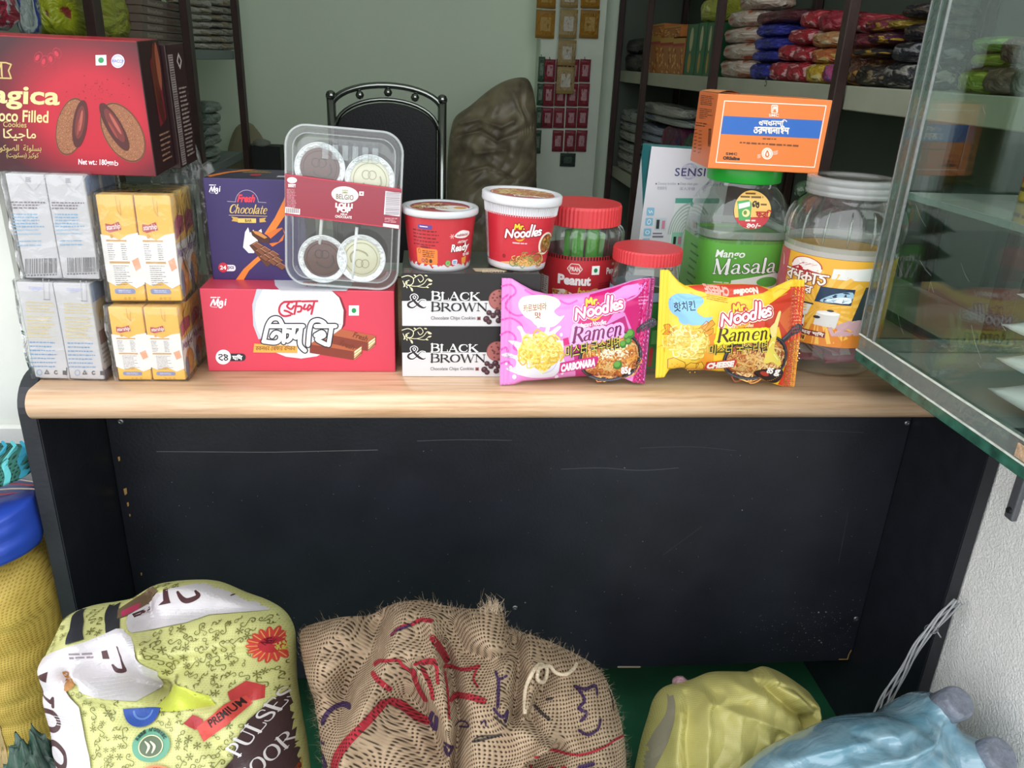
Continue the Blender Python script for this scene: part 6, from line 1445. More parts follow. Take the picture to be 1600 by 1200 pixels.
def weave(c, c2, pitch, rough=.9, bump=.5, contrast=1.0, hole='#3a3026', spec=.2, noise=.25, squash=1.0):
    """woven cloth: crossing threads from two UV waves"""
    k = ('weave', c, c2, pitch, rough, bump, contrast, hole, squash)
    if k in _M: return _M[k]
    m = bpy.data.materials.new('woven ' + c.strip('#')); m.use_nodes = True; nt = m.node_tree; b = nt.nodes['Principled BSDF']; N = nt.nodes.new; Lk = nt.links.new
    b.inputs['Roughness'].default_value = rough; b.inputs['Specular IOR Level'].default_value = spec
    uv = N('ShaderNodeUVMap'); nz = N('ShaderNodeTexNoise'); nz.inputs['Scale'].default_value = 60; nz.inputs['Detail'].default_value = 3
    Lk(uv.outputs[0], nz.inputs['Vector'])
    ad = N('ShaderNodeVectorMath'); ad.operation = 'MULTIPLY_ADD'; ad.inputs[1].default_value = (.0022, .0022, 0); Lk(nz.outputs['Color'], ad.inputs[0]); Lk(uv.outputs[0], ad.inputs[2])
    sp = N('ShaderNodeSeparateXYZ'); Lk(ad.outputs[0], sp.inputs[0])
    def mth(op, a, bb=None):
        x = N('ShaderNodeMath'); x.operation = op
        for i, q in enumerate((a, bb)):
            if q is None: continue
            if isinstance(q, (int, float)): x.inputs[i].default_value = q
            else: Lk(q, x.inputs[i])
        return x.outputs[0]
    sx = mth('ABSOLUTE', mth('SINE', mth('MULTIPLY', sp.outputs[0], PI / pitch))); sy = mth('ABSOLUTE', mth('SINE', mth('MULTIPLY', sp.outputs[1], PI / pitch * squash)))
    hgt = mth('MAXIMUM', sx, sy); lo = mth('MULTIPLY', mth('ADD', sx, sy), .5)
    mix = mth('ADD', mth('MULTIPLY', hgt, .5), mth('MULTIPLY', lo, .5))
    r = N('ShaderNodeValToRGB'); Lk(mix, r.inputs[0]); el = r.color_ramp.elements
    el[0].color = lin(hole); el[0].position = .42; el[1].color = lin(c); el[1].position = .42 + .34 / contrast
    n2 = N('ShaderNodeTexNoise'); n2.inputs['Scale'].default_value = 34; n2.inputs['Detail'].default_value = 6; Lk(uv.outputs[0], n2.inputs['Vector'])
    mr = N('ShaderNodeMapRange'); mr.inputs[1].default_value = .3; mr.inputs[2].default_value = .7; mr.inputs[3].default_value = 0; mr.inputs[4].default_value = 1; Lk(n2.outputs[0], mr.inputs[0])
    mx = N('ShaderNodeMix'); mx.data_type = 'RGBA'; mx.blend_type = 'MULTIPLY'; mx.inputs[0].default_value = noise * 2; 
    r2 = N('ShaderNodeValToRGB'); r2.color_ramp.elements[0].color = lin(c2); r2.color_ramp.elements[1].color = (1, 1, 1, 1); Lk(mr.outputs[0], r2.inputs[0])
    Lk(r.outputs[0], mx.inputs[6]); Lk(r2.outputs[0], mx.inputs[7]); Lk(mx.outputs[2], b.inputs['Base Color'])
    bp = N('ShaderNodeBump'); bp.inputs['Strength'].default_value = bump; bp.inputs['Distance'].default_value = pitch * .5; Lk(mix, bp.inputs['Height']); Lk(bp.outputs[0], b.inputs['Normal'])
    _M[k] = m; return m

# ---- jute sack
nj = (0, -.80, .60)
pj = aty(715, 1120, -.16)
J = Relief(pj, nj,
    [(472, 985), (492, 974), (535, 964), (578, 961), (605, 947), (640, 938), (672, 940), (705, 948), (745, 951), (762, 944), (782, 952), (792, 976), (812, 986), (850, 999), (900, 1022), (936, 1047), (957, 1092), (970, 1142), (973, 1200), (968, 1330), (900, 1470), (700, 1540), (572, 1460), (536, 1350), (516, 1220), (502, 1120), (488, 1065), (474, 1015)],
    (720, 1180), .135, .10,
    [([(540, 985), (512, 1040), (505, 1100), (520, 1180)], 34, .030), ([(575, 975), (560, 1010), (545, 1060)], 16, -.012), ([(598, 968), (590, 1010), (560, 1050), (548, 1090)], 15, -.038), ([(530, 1010), (545, 1000)], 8, -.010), ([(500, 1080), (540, 1068), (562, 1076)], 11, -.014),
     ([(640, 955), (618, 1000), (604, 1040), (575, 1095), (548, 1170)], 24, .034), ([(618, 1010), (650, 1003), (672, 1012)], 12, .018), ([(672, 965), (682, 1010), (690, 1060), (702, 1100)], 11, .030), ([(652, 1020), (668, 1050), (685, 1085), (700, 1130), (698, 1180)], 8, .022),
     ([(690, 1000), (706, 1050), (712, 1100), (708, 1180)], 9, -.040), ([(640, 1070), (668, 1100), (690, 1150), (705, 1200)], 14, -.030), ([(585, 1095), (610, 1150), (650, 1200)], 40, .022), ([(610, 1075), (640, 1110), (676, 1180)], 12, -.012),
     ([(740, 960), (755, 1000), (800, 1010)], 26, .022), ([(705, 975), (722, 1010), (760, 1020), (790, 1004)], 11, -.022), ([(722, 1060), (745, 1080), (790, 1105), (826, 1126)], 22, .026), ([(715, 1100), (740, 1150), (750, 1195)], 22, .018), ([(830, 1128), (800, 1155), (750, 1190), (735, 1210)], 10, .026), ([(846, 1145), (806, 1172), (765, 1208)], 13, -.040),
     ([(772, 1025), (765, 1060), (778, 1090)], 14, .018), ([(800, 1000), (798, 1050), (785, 1095)], 9, -.026), ([(815, 1030), (805, 1070), (800, 1090)], 9, .020), ([(790, 1092), (812, 1102), (832, 1122)], 8, -.018), ([(845, 1040), (825, 1070), (810, 1092)], 8, -.016),
     ([(900, 1080), (915, 1150)], 40, .012), ([(870, 1150), (950, 1140)], 20, -.006), ([(890, 1195), (940, 1165)], 12, -.008)],
    power=3.0, noise=(62, .0022), uvk=(.9, -.55))
t = thing('jute_sack', 'brown woven jute sack with red and purple stencil marks, folded shut on top', 'sack', (float(pj[0]), -.1, 0))
JW = weave('#b39c82', '#8a755e', .0041, .95, .9, 1.15, '#4a3c30')
def back_to(o, root): o.matrix_parent_inverse = Matrix.Translation(-Vector(root.location)); return o
back_to(obj('sackcloth', J.mesh(420, 170), JW, t), t)
dye = {'red': weave('#b0323f', '#8a755e', .0041, .95, .9, 1.15, '#5a2a28', noise=.3), 'pur': weave('#4a3458', '#8a755e', .0041, .95, .9, 1.15, '#33283a', noise=.3), 'blk': weave('#4a423e', '#8a755e', .0041, .95, .9, 1.15, '#2c2522', noise=.3)}
P = J.printer((460, 920), 2.963, lambda c: dye[c], .0001)
for s, w_ in (([(555, 148), (590, 130), (635, 132)], 16), ([(470, 190), (500, 160), (540, 146)], 9), ([(445, 455), (400, 500), (340, 560), (290, 620), (255, 680), (245, 760), (270, 830)], 34), ([(470, 450), (520, 480), (570, 520), (620, 545)], 30), ([(400, 310), (430, 290), (500, 285), (520, 310), (570, 350)], 14), ([(570, 300), (640, 282), (650, 300)], 14), ([(560, 330), (580, 400), (610, 450)], 22), ([(600, 320), (630, 380), (640, 430)], 16), ([(600, 300), (650, 300), (660, 370)], 14),
              ([(640, 200), (680, 260), (700, 300)], 26), ([(690, 320), (760, 330), (830, 318)], 14), ([(825, 320), (805, 360), (820, 390)], 9), ([(720, 440), (780, 425), (840, 440)], 24), ([(690, 340), (700, 400), (705, 500)], 9), ([(1040, 655), (1090, 665), (1150, 675), (1250, 680), (1350, 662), (1430, 645), (1500, 655)], 10), ([(985, 760), (1010, 830)], 14), ([(1110, 830), (1100, 760), (1130, 735), (1160, 760), (1170, 830)], 12), ([(1175, 830), (1160, 750), (1185, 735), (1190, 830)], 11), ([(1050, 740), (1060, 830)], 10), ([(640, 800), (680, 790), (720, 810)], 26), ([(760, 780), (800, 830)], 30), ([(400, 340), (440, 370), (470, 400)], 20)):
    P.stroke(s, w_, 'red', 1)
for s, w_ in (([(1235, 408), (1280, 420), (1332, 412), (1335, 445)], 13), ([(1245, 415), (1270, 460), (1240, 490), (1275, 510), (1250, 540)], 13), ([(1240, 580), (1280, 600), (1325, 580), (1340, 545)], 12), ([(895, 335), (905, 360), (940, 352)], 10), ([(905, 360), (895, 460)], 14), ([(880, 470), (910, 500), (935, 480), (925, 520)], 12), ([(640, 500), (630, 540), (650, 575), (655, 510)], 16), ([(690, 620), (720, 640), (700, 670), (690, 640)], 14), ([(730, 540), (770, 530), (780, 545), (750, 560)], 7), ([(830, 530), (845, 515), (850, 540)], 6), ([(180, 560), (200, 520), (240, 490), (300, 480)], 20), ([(120, 680), (170, 690), (200, 720), (180, 740)], 22), ([(130, 650), (190, 640)], 10), ([(470, 190), (490, 170), (520, 160), (560, 145)], 12), ([(1240, 730), (1300, 720)], 18), ([(1260, 750), (1300, 740)], 10)):
    P.stroke(s, w_, 'pur', 1.4)
for s, w_ in (([(800, 600), (860, 590), (910, 575)], 10), ([(805, 590), (830, 580), (900, 580)], 6), ([(1060, 480), (1090, 510), (1110, 525)], 13), ([(1110, 455), (1130, 450)], 10), ([(880, 500), (930, 540)], 8), ([(1415, 440), (1430, 480), (1425, 520)], 8)): P.stroke(s, w_, 'blk', 1.2)
o = P.build('stencil_print', t); J.add_uv(o); back_to(o, t)
# loose fibres all over, and the frayed mouth
r = random.Random(12); v = []; f = []
def strand(p, d, L, w_):
    s_ = _n(np.cross(d, [.2, .9, .3])) * w_; b0 = len(v); m = p + d * L * .55 + np.array([r.gauss(0, .2 * L) for _ in range(3)]); e = p + d * L + np.array([r.gauss(0, .35 * L) for _ in range(3)])
    for q, ww in ((p, 1), (m, .7), (e, .2)): v.append(q - s_ * ww); v.append(q + s_ * ww)
    f.append((b0, b0 + 1, b0 + 3, b0 + 2)); f.append((b0 + 2, b0 + 3, b0 + 5, b0 + 4))
for _ in range(2600):
    th, k_ = r.uniform(-PI, PI), (r.uniform(.2, 1) ** .5 if r.random() < .55 else r.uniform(.95, 1)); R_ = float(np.interp(th, J.th, J.R))
    a, b = J.c[0] + k_ * R_ * math.cos(th), J.c[1] + k_ * R_ * math.sin(th)
    p = J.at(np.array([a]), np.array([b]))[0]
    if p[2] < .05: continue
    out = math.cos(th) * J.e1 + math.sin(th) * J.e2
    strand(p, _n(J.n * (1.1 - k_) + out * k_ ** 6 + np.array([r.gauss(0, .45) for _ in range(3)])), r.uniform(.003, .010), .00016)
for _ in range(90):
    a, b = J.ab(r.uniform(745, 784), r.uniform(944, 958)); p = J.at(np.array([a]), np.array([b]))[0]
    strand(p, _n(J.e2 + np.array([r.gauss(0, .4) for _ in range(3)])), r.uniform(.006, .014), .0003)
tag(back_to(obj('loose_fibres', pymesh(v, f), mat('#b9a58c', .9), t), t), kind='stuff')
tw_ = []
for px, py, h in ((800, 1088, .004), (803, 1060, .012), (812, 1036, .016), (826, 1026, .018), (838, 1034, .02), (832, 1050, .018), (820, 1044, .02), (824, 1030, .024), (842, 1030, .022), (852, 1040, .012), (866, 1042, .006), (880, 1036, .004), (888, 1030, .004)):
    a, b = J.ab(px, py); tw_.append(J.at(np.array([a]), np.array([b]), h * .5)[0])
back_to(obj('twine', tube(tw_, .0024, 8, 5), mat('#cbb9a0', .9, .2, 0, (400, .5)), t), t)

# ---- printed pulses sack
pf = aty(290, 1090, -.15)
Fd = Relief(pf, nj,
    [(103, 1014), (109, 988), (124, 959), (152, 945), (188, 939), (218, 932), (250, 913), (298, 906), (342, 908), (385, 925), (420, 938), (446, 955), (460, 980), (463, 1012), (465, 1060), (472, 1110), (482, 1170), (488, 1260), (476, 1400), (380, 1500), (220, 1460), (160, 1360), (136, 1230), (122, 1140), (108, 1070)],
    (290, 1160), .15, .10,
    [([(292, 1058)], 26, -.060), ([(262, 1050), (292, 1062), (318, 1050)], 14, -.030), ([(296, 1030), (300, 1000), (270, 975)], 12, .020), ([(150, 1030), (210, 990), (262, 978), (296, 1010), (300, 1035)], 20, .026), ([(205, 1035), (240, 1050), (285, 1070)], 11, .022), ([(185, 1040), (205, 1050)], 7, -.018), ([(195, 1048), (230, 1062), (300, 1080), (330, 1086)], 10, .016),
     ([(320, 1050), (352, 1050), (388, 1068), (400, 1082)], 14, .022), ([(310, 1080), (360, 1092), (420, 1080)], 12, -.010), ([(252, 930), (270, 960), (292, 985)], 12, -.040), ([(262, 915), (300, 912), (350, 920), (400, 938)], 14, .016), ([(280, 962), (330, 955), (400, 948), (440, 955)], 11, -.012), ([(130, 950), (180, 985), (205, 1000)], 12, .010), ([(300, 990), (360, 970), (430, 962)], 22, .012), ([(310, 1030), (380, 1010), (450, 1020)], 14, -.010), ([(330, 1010), (400, 995), (460, 1000)], 8, .008),
     ([(105, 1060), (120, 1120), (125, 1190)], 10, -.008), ([(140, 1080), (145, 1190)], 12, .008), ([(360, 1110), (400, 1150), (420, 1200)], 9, -.008), ([(455, 1040), (420, 1100), (380, 1180)], 12, .008), ([(90, 1000), (110, 1040)], 14, .010)],
    power=3.0, noise=(50, .0034))
t = thing('printed_sack', 'yellow and white printed lentil sack, its mouth rolled down, left of the jute sack', 'sack', (float(pf[0]), -.14, 0))
FB = weave('#cdcd8c', '#c2c284', .0026, .42, .12, 1.6, '#bcbc7a', .4, .12)
back_to(obj('sackcloth', Fd.mesh(400, 150), FB, t), t)
pl = {}
def fmat(c):
    if c not in pl: pl[c] = weave(c, '#d8d8d8', .0026, .42, .15, 1.6, '#' + ''.join('%02x' % int(int(c.strip('#')[i:i + 2], 16) * .9) for i in (0, 2, 4)), .4, .1)
    return pl[c]
P = Fd.printer((60, 890), 3.2, fmat, .0004, .0045)
# scrolls all over the yellow
r = random.Random(21); ink = '#6a6a34'
def scroll(x, y, q, a):
    c, s_ = math.cos(a), math.sin(a); M = lambda u, v_: (x + q * (u * c - v_ * s_), y + q * (u * s_ + v_ * c)); kind = r.randrange(4)
    if kind == 0:
        P.stroke([M(0, 0), M(.5, -.5), M(1, -.2), M(.9, .25), M(.55, .2), M(.6, -.05)], q * .13, ink, 1, 4); P.stroke([M(0, 0), M(-.5, .5), M(-1, .2), M(-.9, -.25), M(-.55, -.2)], q * .13, ink, 1, 4)
    elif kind == 1:
        for k_ in range(6): P.stroke([M(0, 0), M(.55 * math.cos(k_ * PI / 3), .55 * math.sin(k_ * PI / 3))], [q * .06, q * .2], ink, 1, 0)
    elif kind == 2:
        P.stroke([M(-.8, .3), M(-.3, -.3), M(.3, .2), M(.8, -.4)], q * .12, ink, 1, 4)
        for u in (-.5, 0, .45): P.ell(*M(u, -.25 if u else .25), q * .2, q * .1, ink, 1, 9, a + u)
    else: P.ell(*M(0, 0), q * .4, q * .34, ink, 1, 16, a, .7); P.stroke([M(.4, 0), M(.8, .3), M(1.1, 0)], q * .12, ink, 1, 4)
def inside(q, x, y):
    c = False
    for (x0, y0), (x1, y1) in zip(q, q[1:] + q[:1]):
        if (y0 > y) != (y1 > y) and x < (x1 - x0) * (y - y0) / (y1 - y0) + x0: c = not c
    return c
BARE = [[(185, 400), (250, 380), (600, 250), (700, 290), (810, 452), (775, 510), (690, 600), (480, 535), (410, 490), (440, 560), (485, 590), (545, 850), (535, 1010), (225, 1010), (185, 720), (125, 650), (135, 560)], [(585, 215), (640, 140), (890, 48), (1040, 86), (1215, 178), (1195, 206), (880, 258), (680, 298)], [(1335, 520), (1480, 630), (1480, 1010), (945, 1010), (1050, 885), (1108, 815), (1165, 650)], [(222, 155), (310, 165), (490, 312), (400, 350), (330, 285)], [(385, 140), (490, 155), (630, 266), (560, 305), (430, 195)], [(900, 668), (1090, 530), (1150, 490), (1235, 530), (1225, 600), (990, 765)], [(515, 192), (610, 70), (710, 110), (610, 230)]]
for gx in range(20, 1330, 40):
    for gy in range(50, 1010, 38):
        if any(inside(q, gx, gy) for q in BARE) or math.hypot(gx - 783, gy - 757) < 95 or math.hypot(gx - 808, gy - 912) < 95 or math.hypot(gx - 722, gy - 640) < 80 or math.hypot(gx - 1232, gy - 352) < 95: continue
        scroll(gx + r.uniform(-14, 14), gy + r.uniform(-12, 12), r.uniform(19, 27), r.uniform(0, 6.3))
wh, br = '#cdc8cc', '#4a2c30'
P.poly([(200, 420), (250, 398), (360, 360), (480, 325), (600, 268), (640, 270), (690, 300), (745, 375), (792, 452), (775, 492), (735, 545), (690, 582), (600, 562), (500, 520), (430, 470), (395, 500), (430, 560), (470, 600), (492, 720), (526, 850), (516, 1010), (240, 1010), (200, 720), (140, 650), (150, 560)], wh, 3)
P.poly([(600, 215), (640, 150), (700, 120), (770, 92), (890, 60), (1040, 98), (1200, 178), (1190, 196), (960, 212), (880, 245), (680, 285), (620, 245)], wh, 3)
for q in ([(235, 165), (300, 178), (390, 245), (472, 312), (400, 336), (350, 272), (285, 205)], [(395, 150), (480, 162), (560, 215), (614, 266), (560, 292), (500, 240), (445, 190)]): P.poly(q, '#2f2f33', 2)
P.poly([(520, 192), (560, 140), (610, 80), (700, 105), (650, 145), (600, 215), (560, 230)], '#6d5a44', 2.5); P.poly([(550, 200), (600, 160), (615, 190), (580, 222)], '#b03a5a', 3.2); P.poly([(640, 180), (700, 112), (722, 125), (680, 200), (640, 222)], '#b9b0b2', 3.4); P.poly([(610, 210), (650, 175), (660, 200), (630, 225)], br, 3.5)
P.poly([(380, 465), (400, 450), (470, 470), (440, 520), (400, 530)], '#a8743a', 3.6, sm=2)
# the big brown letters, running down the white band
for cx, cy, rx, ry, a in ((275, 676, 84, 56, .1), (316, 830, 80, 64, .5)): P.ell(cx, cy, rx, ry, br, 4, 40, a); P.ell(cx + 6, cy - 2, rx * .62, ry * .55, wh, 5, 30, a)
P.poly([(250, 480), (330, 450), (310, 500)], br, 4); P.stroke([(240, 500), (262, 540), (250, 570)], [6, 16, 8], br, 4); P.stroke([(262, 560), (310, 590), (325, 570), (318, 610)], [8, 18, 12, 16], br, 4, 0)
P.poly([(270, 940), (390, 925), (384, 955), (330, 960), (330, 1000), (384, 1000), (384, 1010), (275, 1010), (280, 965)], br, 4)
P.poly([(545, 365), (570, 360), (580, 398), (552, 398)], br, 4); P.stroke([(622, 345), (634, 390), (636, 445), (612, 450), (590, 425)], [8, 10, 16, 20, 8], br, 4); P.words(430, 370, 520, 2, 16, 9, '#8d8088', 4, 3); P.words(200, 650, 480, 4, 12, 3, '#e6e2e4', 6, 5); P.words(540, 470, 660, 6, 15, 3, '#e2dee0', 6, 6)
P.poly([(726, 100), (748, 94), (790, 160), (730, 172), (752, 150)], br, 4); P.stroke([(805, 110), (850, 150), (900, 130), (880, 105)], [10, 24, 20, 8], br, 4); P.stroke([(1010, 100), (1040, 110), (1020, 125)], [8, 18, 8], br, 4); P.words(720, 185, 960, 4, 14, 3, '#e2dee0', 6, 8)
# badges
def arc_text(s_, cx, cy, R_, a0, step, hh, c, z):
    for k_, ch in enumerate(s_):
        if ch == ' ': continue
        a = a0 + step * k_; x, y = cx + R_ * math.cos(a), cy + R_ * math.sin(a); P.text(ch, x - hh * .36, y - hh / 2, x + hh * .36, y + hh / 2, c, z, .03, a + PI / 2)
P.ell(722, 610, 74, 76, '#2f4f9c', 3, 36, 0, None, 0, PI); P.ell(722, 620, 40, 40, '#5a7ab8', 4, 24, 0, .8, 0, PI)
P.ell(783, 757, 78, 68, '#5f9a80', 3, 40); P.ell(783, 760, 50, 46, '#5b6a52', 4, 30); P.ell(783, 760, 50, 46, '#c9c9a4', 5, 30, 0, .9)
for q in (-14, 8): P.stroke([(783 + q - 10, 740), (783 + q + 8, 760), (783 + q, 786)], [5, 11, 5], '#d6d2bc', 6)
arc_text('Real Aromatic', 783, 757, 64, -2.7, .18, 15, '#223a30', 6)
P.ell(808, 912, 82, 76, '#d9855a', 3, 40); P.ell(808, 915, 74, 68, '#d9b45a', 3.5, 40); P.ell(808, 915, 50, 46, '#e0905a', 4, 30); P.ell(808, 915, 42, 38, '#d8c478', 5, 30)
for k_ in range(6): P.ell(808 + 18 * math.cos(k_), 915 + 16 * math.sin(k_), 12, 5, '#5f7a3a', 6, 10, k_)
arc_text('Traditional Taste', 808, 915, 62, -3.0, .17, 15, '#6d2a22', 6)
for k_ in range(18):
    a = k_ * PI / 9; P.ell(1232 + 55 * math.cos(a), 352 + 48 * math.sin(a), 36, 13, '#c8443c', 3, 12, a); P.stroke([(1232 + 40 * math.cos(a), 352 + 36 * math.sin(a)), (1232 + 84 * math.cos(a), 352 + 74 * math.sin(a))], 4, '#e09a5a', 4, 0)
P.ell(1232, 352, 44, 38, '#b8323c', 5, 24); arc_text('NEW', 1226, 350, 18, -2.4, .8, 26, '#6d1a2a', 6); P.poly([(1240, 350), (1320, 320), (1340, 380), (1250, 380)], '#c3bf52', 5.5)
P.poly([(80, 715), (110, 730), (130, 800), (105, 810)], '#c8443c', 3)
# ribbon
P.poly([(912, 668), (945, 634), (985, 655), (990, 690), (955, 700)], '#a8343a', 3); P.poly([(1090, 540), (1150, 500), (1220, 530), (1218, 585), (1150, 595), (1100, 575)], '#b03a3a', 3); P.poly([(990, 752), (960, 690), (1090, 585), (1150, 565), (1175, 600), (1090, 680)], '#c0463e', 4)
def rot_about(cx, cy, a):
    c, s_ = math.cos(a), math.sin(a)
    def T_(t_):
        x, y = t_[..., 0] - cx, t_[..., 1] - cy; return np.stack([cx + x * c - y * s_, cy + x * s_ + y * c], -1)
    return T_
P.text('PREMIUM', 1000, 612, 1160, 648, '#2c1a1c', 5, .02, -.62)
P.poly([(850, 505), (930, 510), (1030, 545), (1055, 590), (900, 615), (760, 622), (800, 560)], '#bcc44a', 2)
# dark band with its lettering
P.poly([(1335, 535), (1480, 640), (1480, 830), (1300, 985), (1280, 1010), (960, 1010), (1050, 900), (1108, 830), (1130, 740), (1165, 670), (1230, 610)], '#3f2d30', 4)
P.T = rot_about(1130, 828, -.90); serif(P, 'PULSES', 1130, 828, 1440, 62, '#d9d5d6', 6, 0, 0, 1.0); P.T = rot_about(1060, 1040, -.72); serif(P, 'MASOOR C', 1060, 1040, 1500, 66, '#cfcaca', 6, 0, .2, .8); P.T = None
P.poly([(1300, 985), (1390, 812), (1500, 800), (1500, 1010), (1200, 1010)], '#8d3a22', 4.5)
for k_ in range(150): x, y = r.uniform(1230, 1500), r.uniform(830, 1010); P.ell(x, y, 9, 5, r.choice(['#a8522c', '#7a2c1c', '#b8663a', '#93401f']), 5, 8, r.uniform(0, 3)) if y > 985 - (x - 1300) * 1.7 else None
for a, b in (((1340, 880), (1350, 1000)), ((1450, 820), (1460, 1000))): P.stroke([a, b], 3, '#c9a23a', 6, 0)
back_to(P.build('sack_print', t), t)

# ---- yellow woven plastic bag, right
py_ = aty(1120, 1130, -.02)
Yb = Relief(py_, (0, -.82, .57),
    [(1012, 1120), (1022, 1090), (1040, 1072), (1078, 1062), (1110, 1050), (1150, 1049), (1172, 1049), (1190, 1041), (1212, 1047), (1240, 1064), (1262, 1084), (1261, 1112), (1250, 1135), (1222, 1152), (1214, 1180), (1210, 1300), (1180, 1420), (1060, 1430), (1000, 1340), (988, 1240), (998, 1170)],
    (1115, 1170), .10, .07,
    [([(1180, 1050), (1225, 1085), (1248, 1095), (1250, 1120)], 12, .024), ([(1170, 1062), (1205, 1095), (1232, 1112)], 8, -.026), ([(1190, 1060), (1215, 1070), (1245, 1100)], 5, -.012), ([(1235, 1115), (1222, 1135), (1200, 1160)], 8, -.02), ([(1080, 1075), (1074, 1110), (1068, 1170), (1070, 1200)], 9, .012), ([(1060, 1080), (1050, 1130), (1048, 1190)], 9, -.012), ([(1085, 1085), (1130, 1100), (1180, 1120), (1225, 1140)], 8, .010), ([(1100, 1075), (1095, 1090), (1140, 1088)], 8, -.010), ([(1120, 1110), (1115, 1160), (1110, 1200)], 12, .008), ([(1180, 1130), (1150, 1170), (1140, 1200)], 10, -.010), ([(1160, 1140), (1190, 1180)], 8, .008), ([(1040, 1100), (1030, 1160), (1030, 1200)], 10, .010), ([(1130, 1060), (1160, 1075)], 10, .01)],
    power=2.6, noise=(68, .0034))
t = thing('yellow_bag', 'crumpled yellow woven plastic bag under the right half of the desk', 'bag', (float(py_[0]), .05, 0))
back_to(obj('bag_cloth', Yb.mesh(320, 120), weave('#d2cb80', '#c4bd74', .0022, .34, .25, 1.5, '#bab26a', .5, .15), t), t)
P = Yb.printer((940, 1000), 2.424, lambda c: mat(c, .4), .0003)
P.poly([(205, 260), (232, 180), (248, 172), (228, 250), (205, 350), (150, 485), (110, 485), (170, 340)], '#a39c84', 1)
back_to(P.build('pale_panel', t), t)
p_ = aty(1060, 1060, .03)
b_ = back_to(obj('pink_knot', blob(.012, 3, .7, 30, 16), mat('#b08a94', .5), t), t); b_.location = (float(p_[0]), .02, float(p_[2]) - .014)

# ---- blue translucent bag, front right
pb = aty(1370, 1180, -.16)
BB = Relief(pb, (0, -.70, .71),
    [(1130, 1222), (1160, 1196), (1200, 1166), (1250, 1142), (1302, 1120), (1345, 1114), (1378, 1110), (1402, 1092), (1420, 1082), (1440, 1081), (1458, 1092), (1466, 1116), (1482, 1138), (1505, 1152), (1522, 1180), (1536, 1220), (1550, 1330), (1500, 1450), (1300, 1480), (1150, 1400), (1110, 1290)],
    (1340, 1240), .10, .08,
    [([(1435, 1100)], 26, .036), ([(1495, 1178)], 24, .036), ([(1250, 1160), (1310, 1135), (1390, 1122)], 14, .012), ([(1200, 1185), (1290, 1160), (1340, 1150)], 8, .010), ([(1280, 1195), (1350, 1180), (1400, 1150), (1415, 1130)], 9, .014), ([(1350, 1150), (1370, 1140), (1385, 1160), (1360, 1175)], 10, .010), ([(1410, 1130), (1440, 1150), (1450, 1200)], 16, -.014), ([(1300, 1150), (1340, 1160)], 8, -.008), ([(1360, 1200), (1410, 1170)], 8, -.010)],
    power=2.4, noise=(64, .0030))
t = thing('blue_bag', 'pale blue see-through plastic bag stuffed with packets, at the lower right', 'bag', (float(pb[0]), -.2, 0))
bm_ = bpy.data.materials.new('blue film'); bm_.use_nodes = True; nt = bm_.node_tree; b = nt.nodes['Principled BSDF']
b.inputs['Roughness'].default_value = .11; b.inputs['Specular IOR Level'].default_value = .75; b.inputs['Coat Weight'].default_value = .6; b.inputs['Coat Roughness'].default_value = .06
tc = nt.nodes.new('ShaderNodeTexCoord'); nz = nt.nodes.new('ShaderNodeTexNoise'); nz.inputs['Scale'].default_value = 16; nz.inputs['Detail'].default_value = 5; nz.inputs['Distortion'].default_value = 1.2
rp = nt.nodes.new('ShaderNodeValToRGB'); nt.links.new(tc.outputs['Object'], nz.inputs['Vector']); nt.links.new(nz.outputs[0], rp.inputs[0]); nt.links.new(rp.outputs[0], b.inputs['Base Color'])
rp.color_ramp.elements[0].color = lin('#6593a6'); rp.color_ramp.elements[0].position = .32; rp.color_ramp.elements[1].color = lin('#9dbfce'); rp.color_ramp.elements[1].position = .66
bu = nt.nodes.new('ShaderNodeBump'); bu.inputs['Strength'].default_value = .6; bu.inputs['Distance'].default_value = .01; nt.links.new(nz.outputs[0], bu.inputs['Height']); nt.links.new(bu.outputs[0], b.inputs['Normal'])
back_to(obj('bag_film', BB.mesh(280, 100), bm_, t), t)
for px, py, rr in ((1437, 1103, .021), (1496, 1180, .023)):
    a, b = BB.ab(px, py); c_ = BB.at(np.array([a]), np.array([b]), -.012)[0]
    me = lathe([(rr * .2, -.03), (rr, -.028), (rr * 1.04, .008), (rr * .98, .0145), (rr * .86, .0175), (rr * .76, .0175), (rr * .6, .0168), (rr * .3, .0185), (0, .0178)], 40)
    o = back_to(obj('packet_end', me, mat('#7b818f', .4, .5, 0, (160, .3), (60, .25)), t), t); o.location = c_; o.rotation_euler = Vector((.15, -.45, .75)).to_track_quat('Z', 'Y').to_euler()
# ---- bundle of thin cables
cab = thing('cable_bundle', 'bundle of thin grey cables hanging from behind the white counter', 'cables', (.76, -.02, 0))
pts = [(1498, 940), (1478, 958), (1455, 983), (1432, 1012), (1412, 1048), (1392, 1080), (1378, 1105), (1362, 1140), (1350, 1190)]
r = random.Random(5)
for k_ in range(6):
    L_ = []
    for i, (x, y) in enumerate(pts):
        ph = i * .75 + k_ * 1.05; sp_ = 5.5 + (2.5 if i > 4 else 0) + (1.5 if i < 2 else 0)
        q = aty(x + sp_ * math.cos(ph) * .9, y + sp_ * .6 * math.cos(ph), -.036 + .006 * math.sin(ph)); L_.append(q)
    back_to(obj('cable', tube(L_, .0014, 8, 5), mat('#a9abae', .45), cab), cab)
q = aty(1455, 983, -.036); q2 = aty(1470, 996, -.04)
back_to(obj('tie', tube([q + np.array([.008 * math.cos(a), .009 * math.sin(a), .006 * math.cos(a) * .6]) for a in np.linspace(0, 2 * PI, 17)[:-1]], .001, 6, 0, True), mat('#6d6f72', .5), cab), cab)
back_to(obj('tie_tail', tube([q + np.array([.006, -.006, 0]), q2], .0009, 6), mat('#c9cacb', .5), cab), cab)

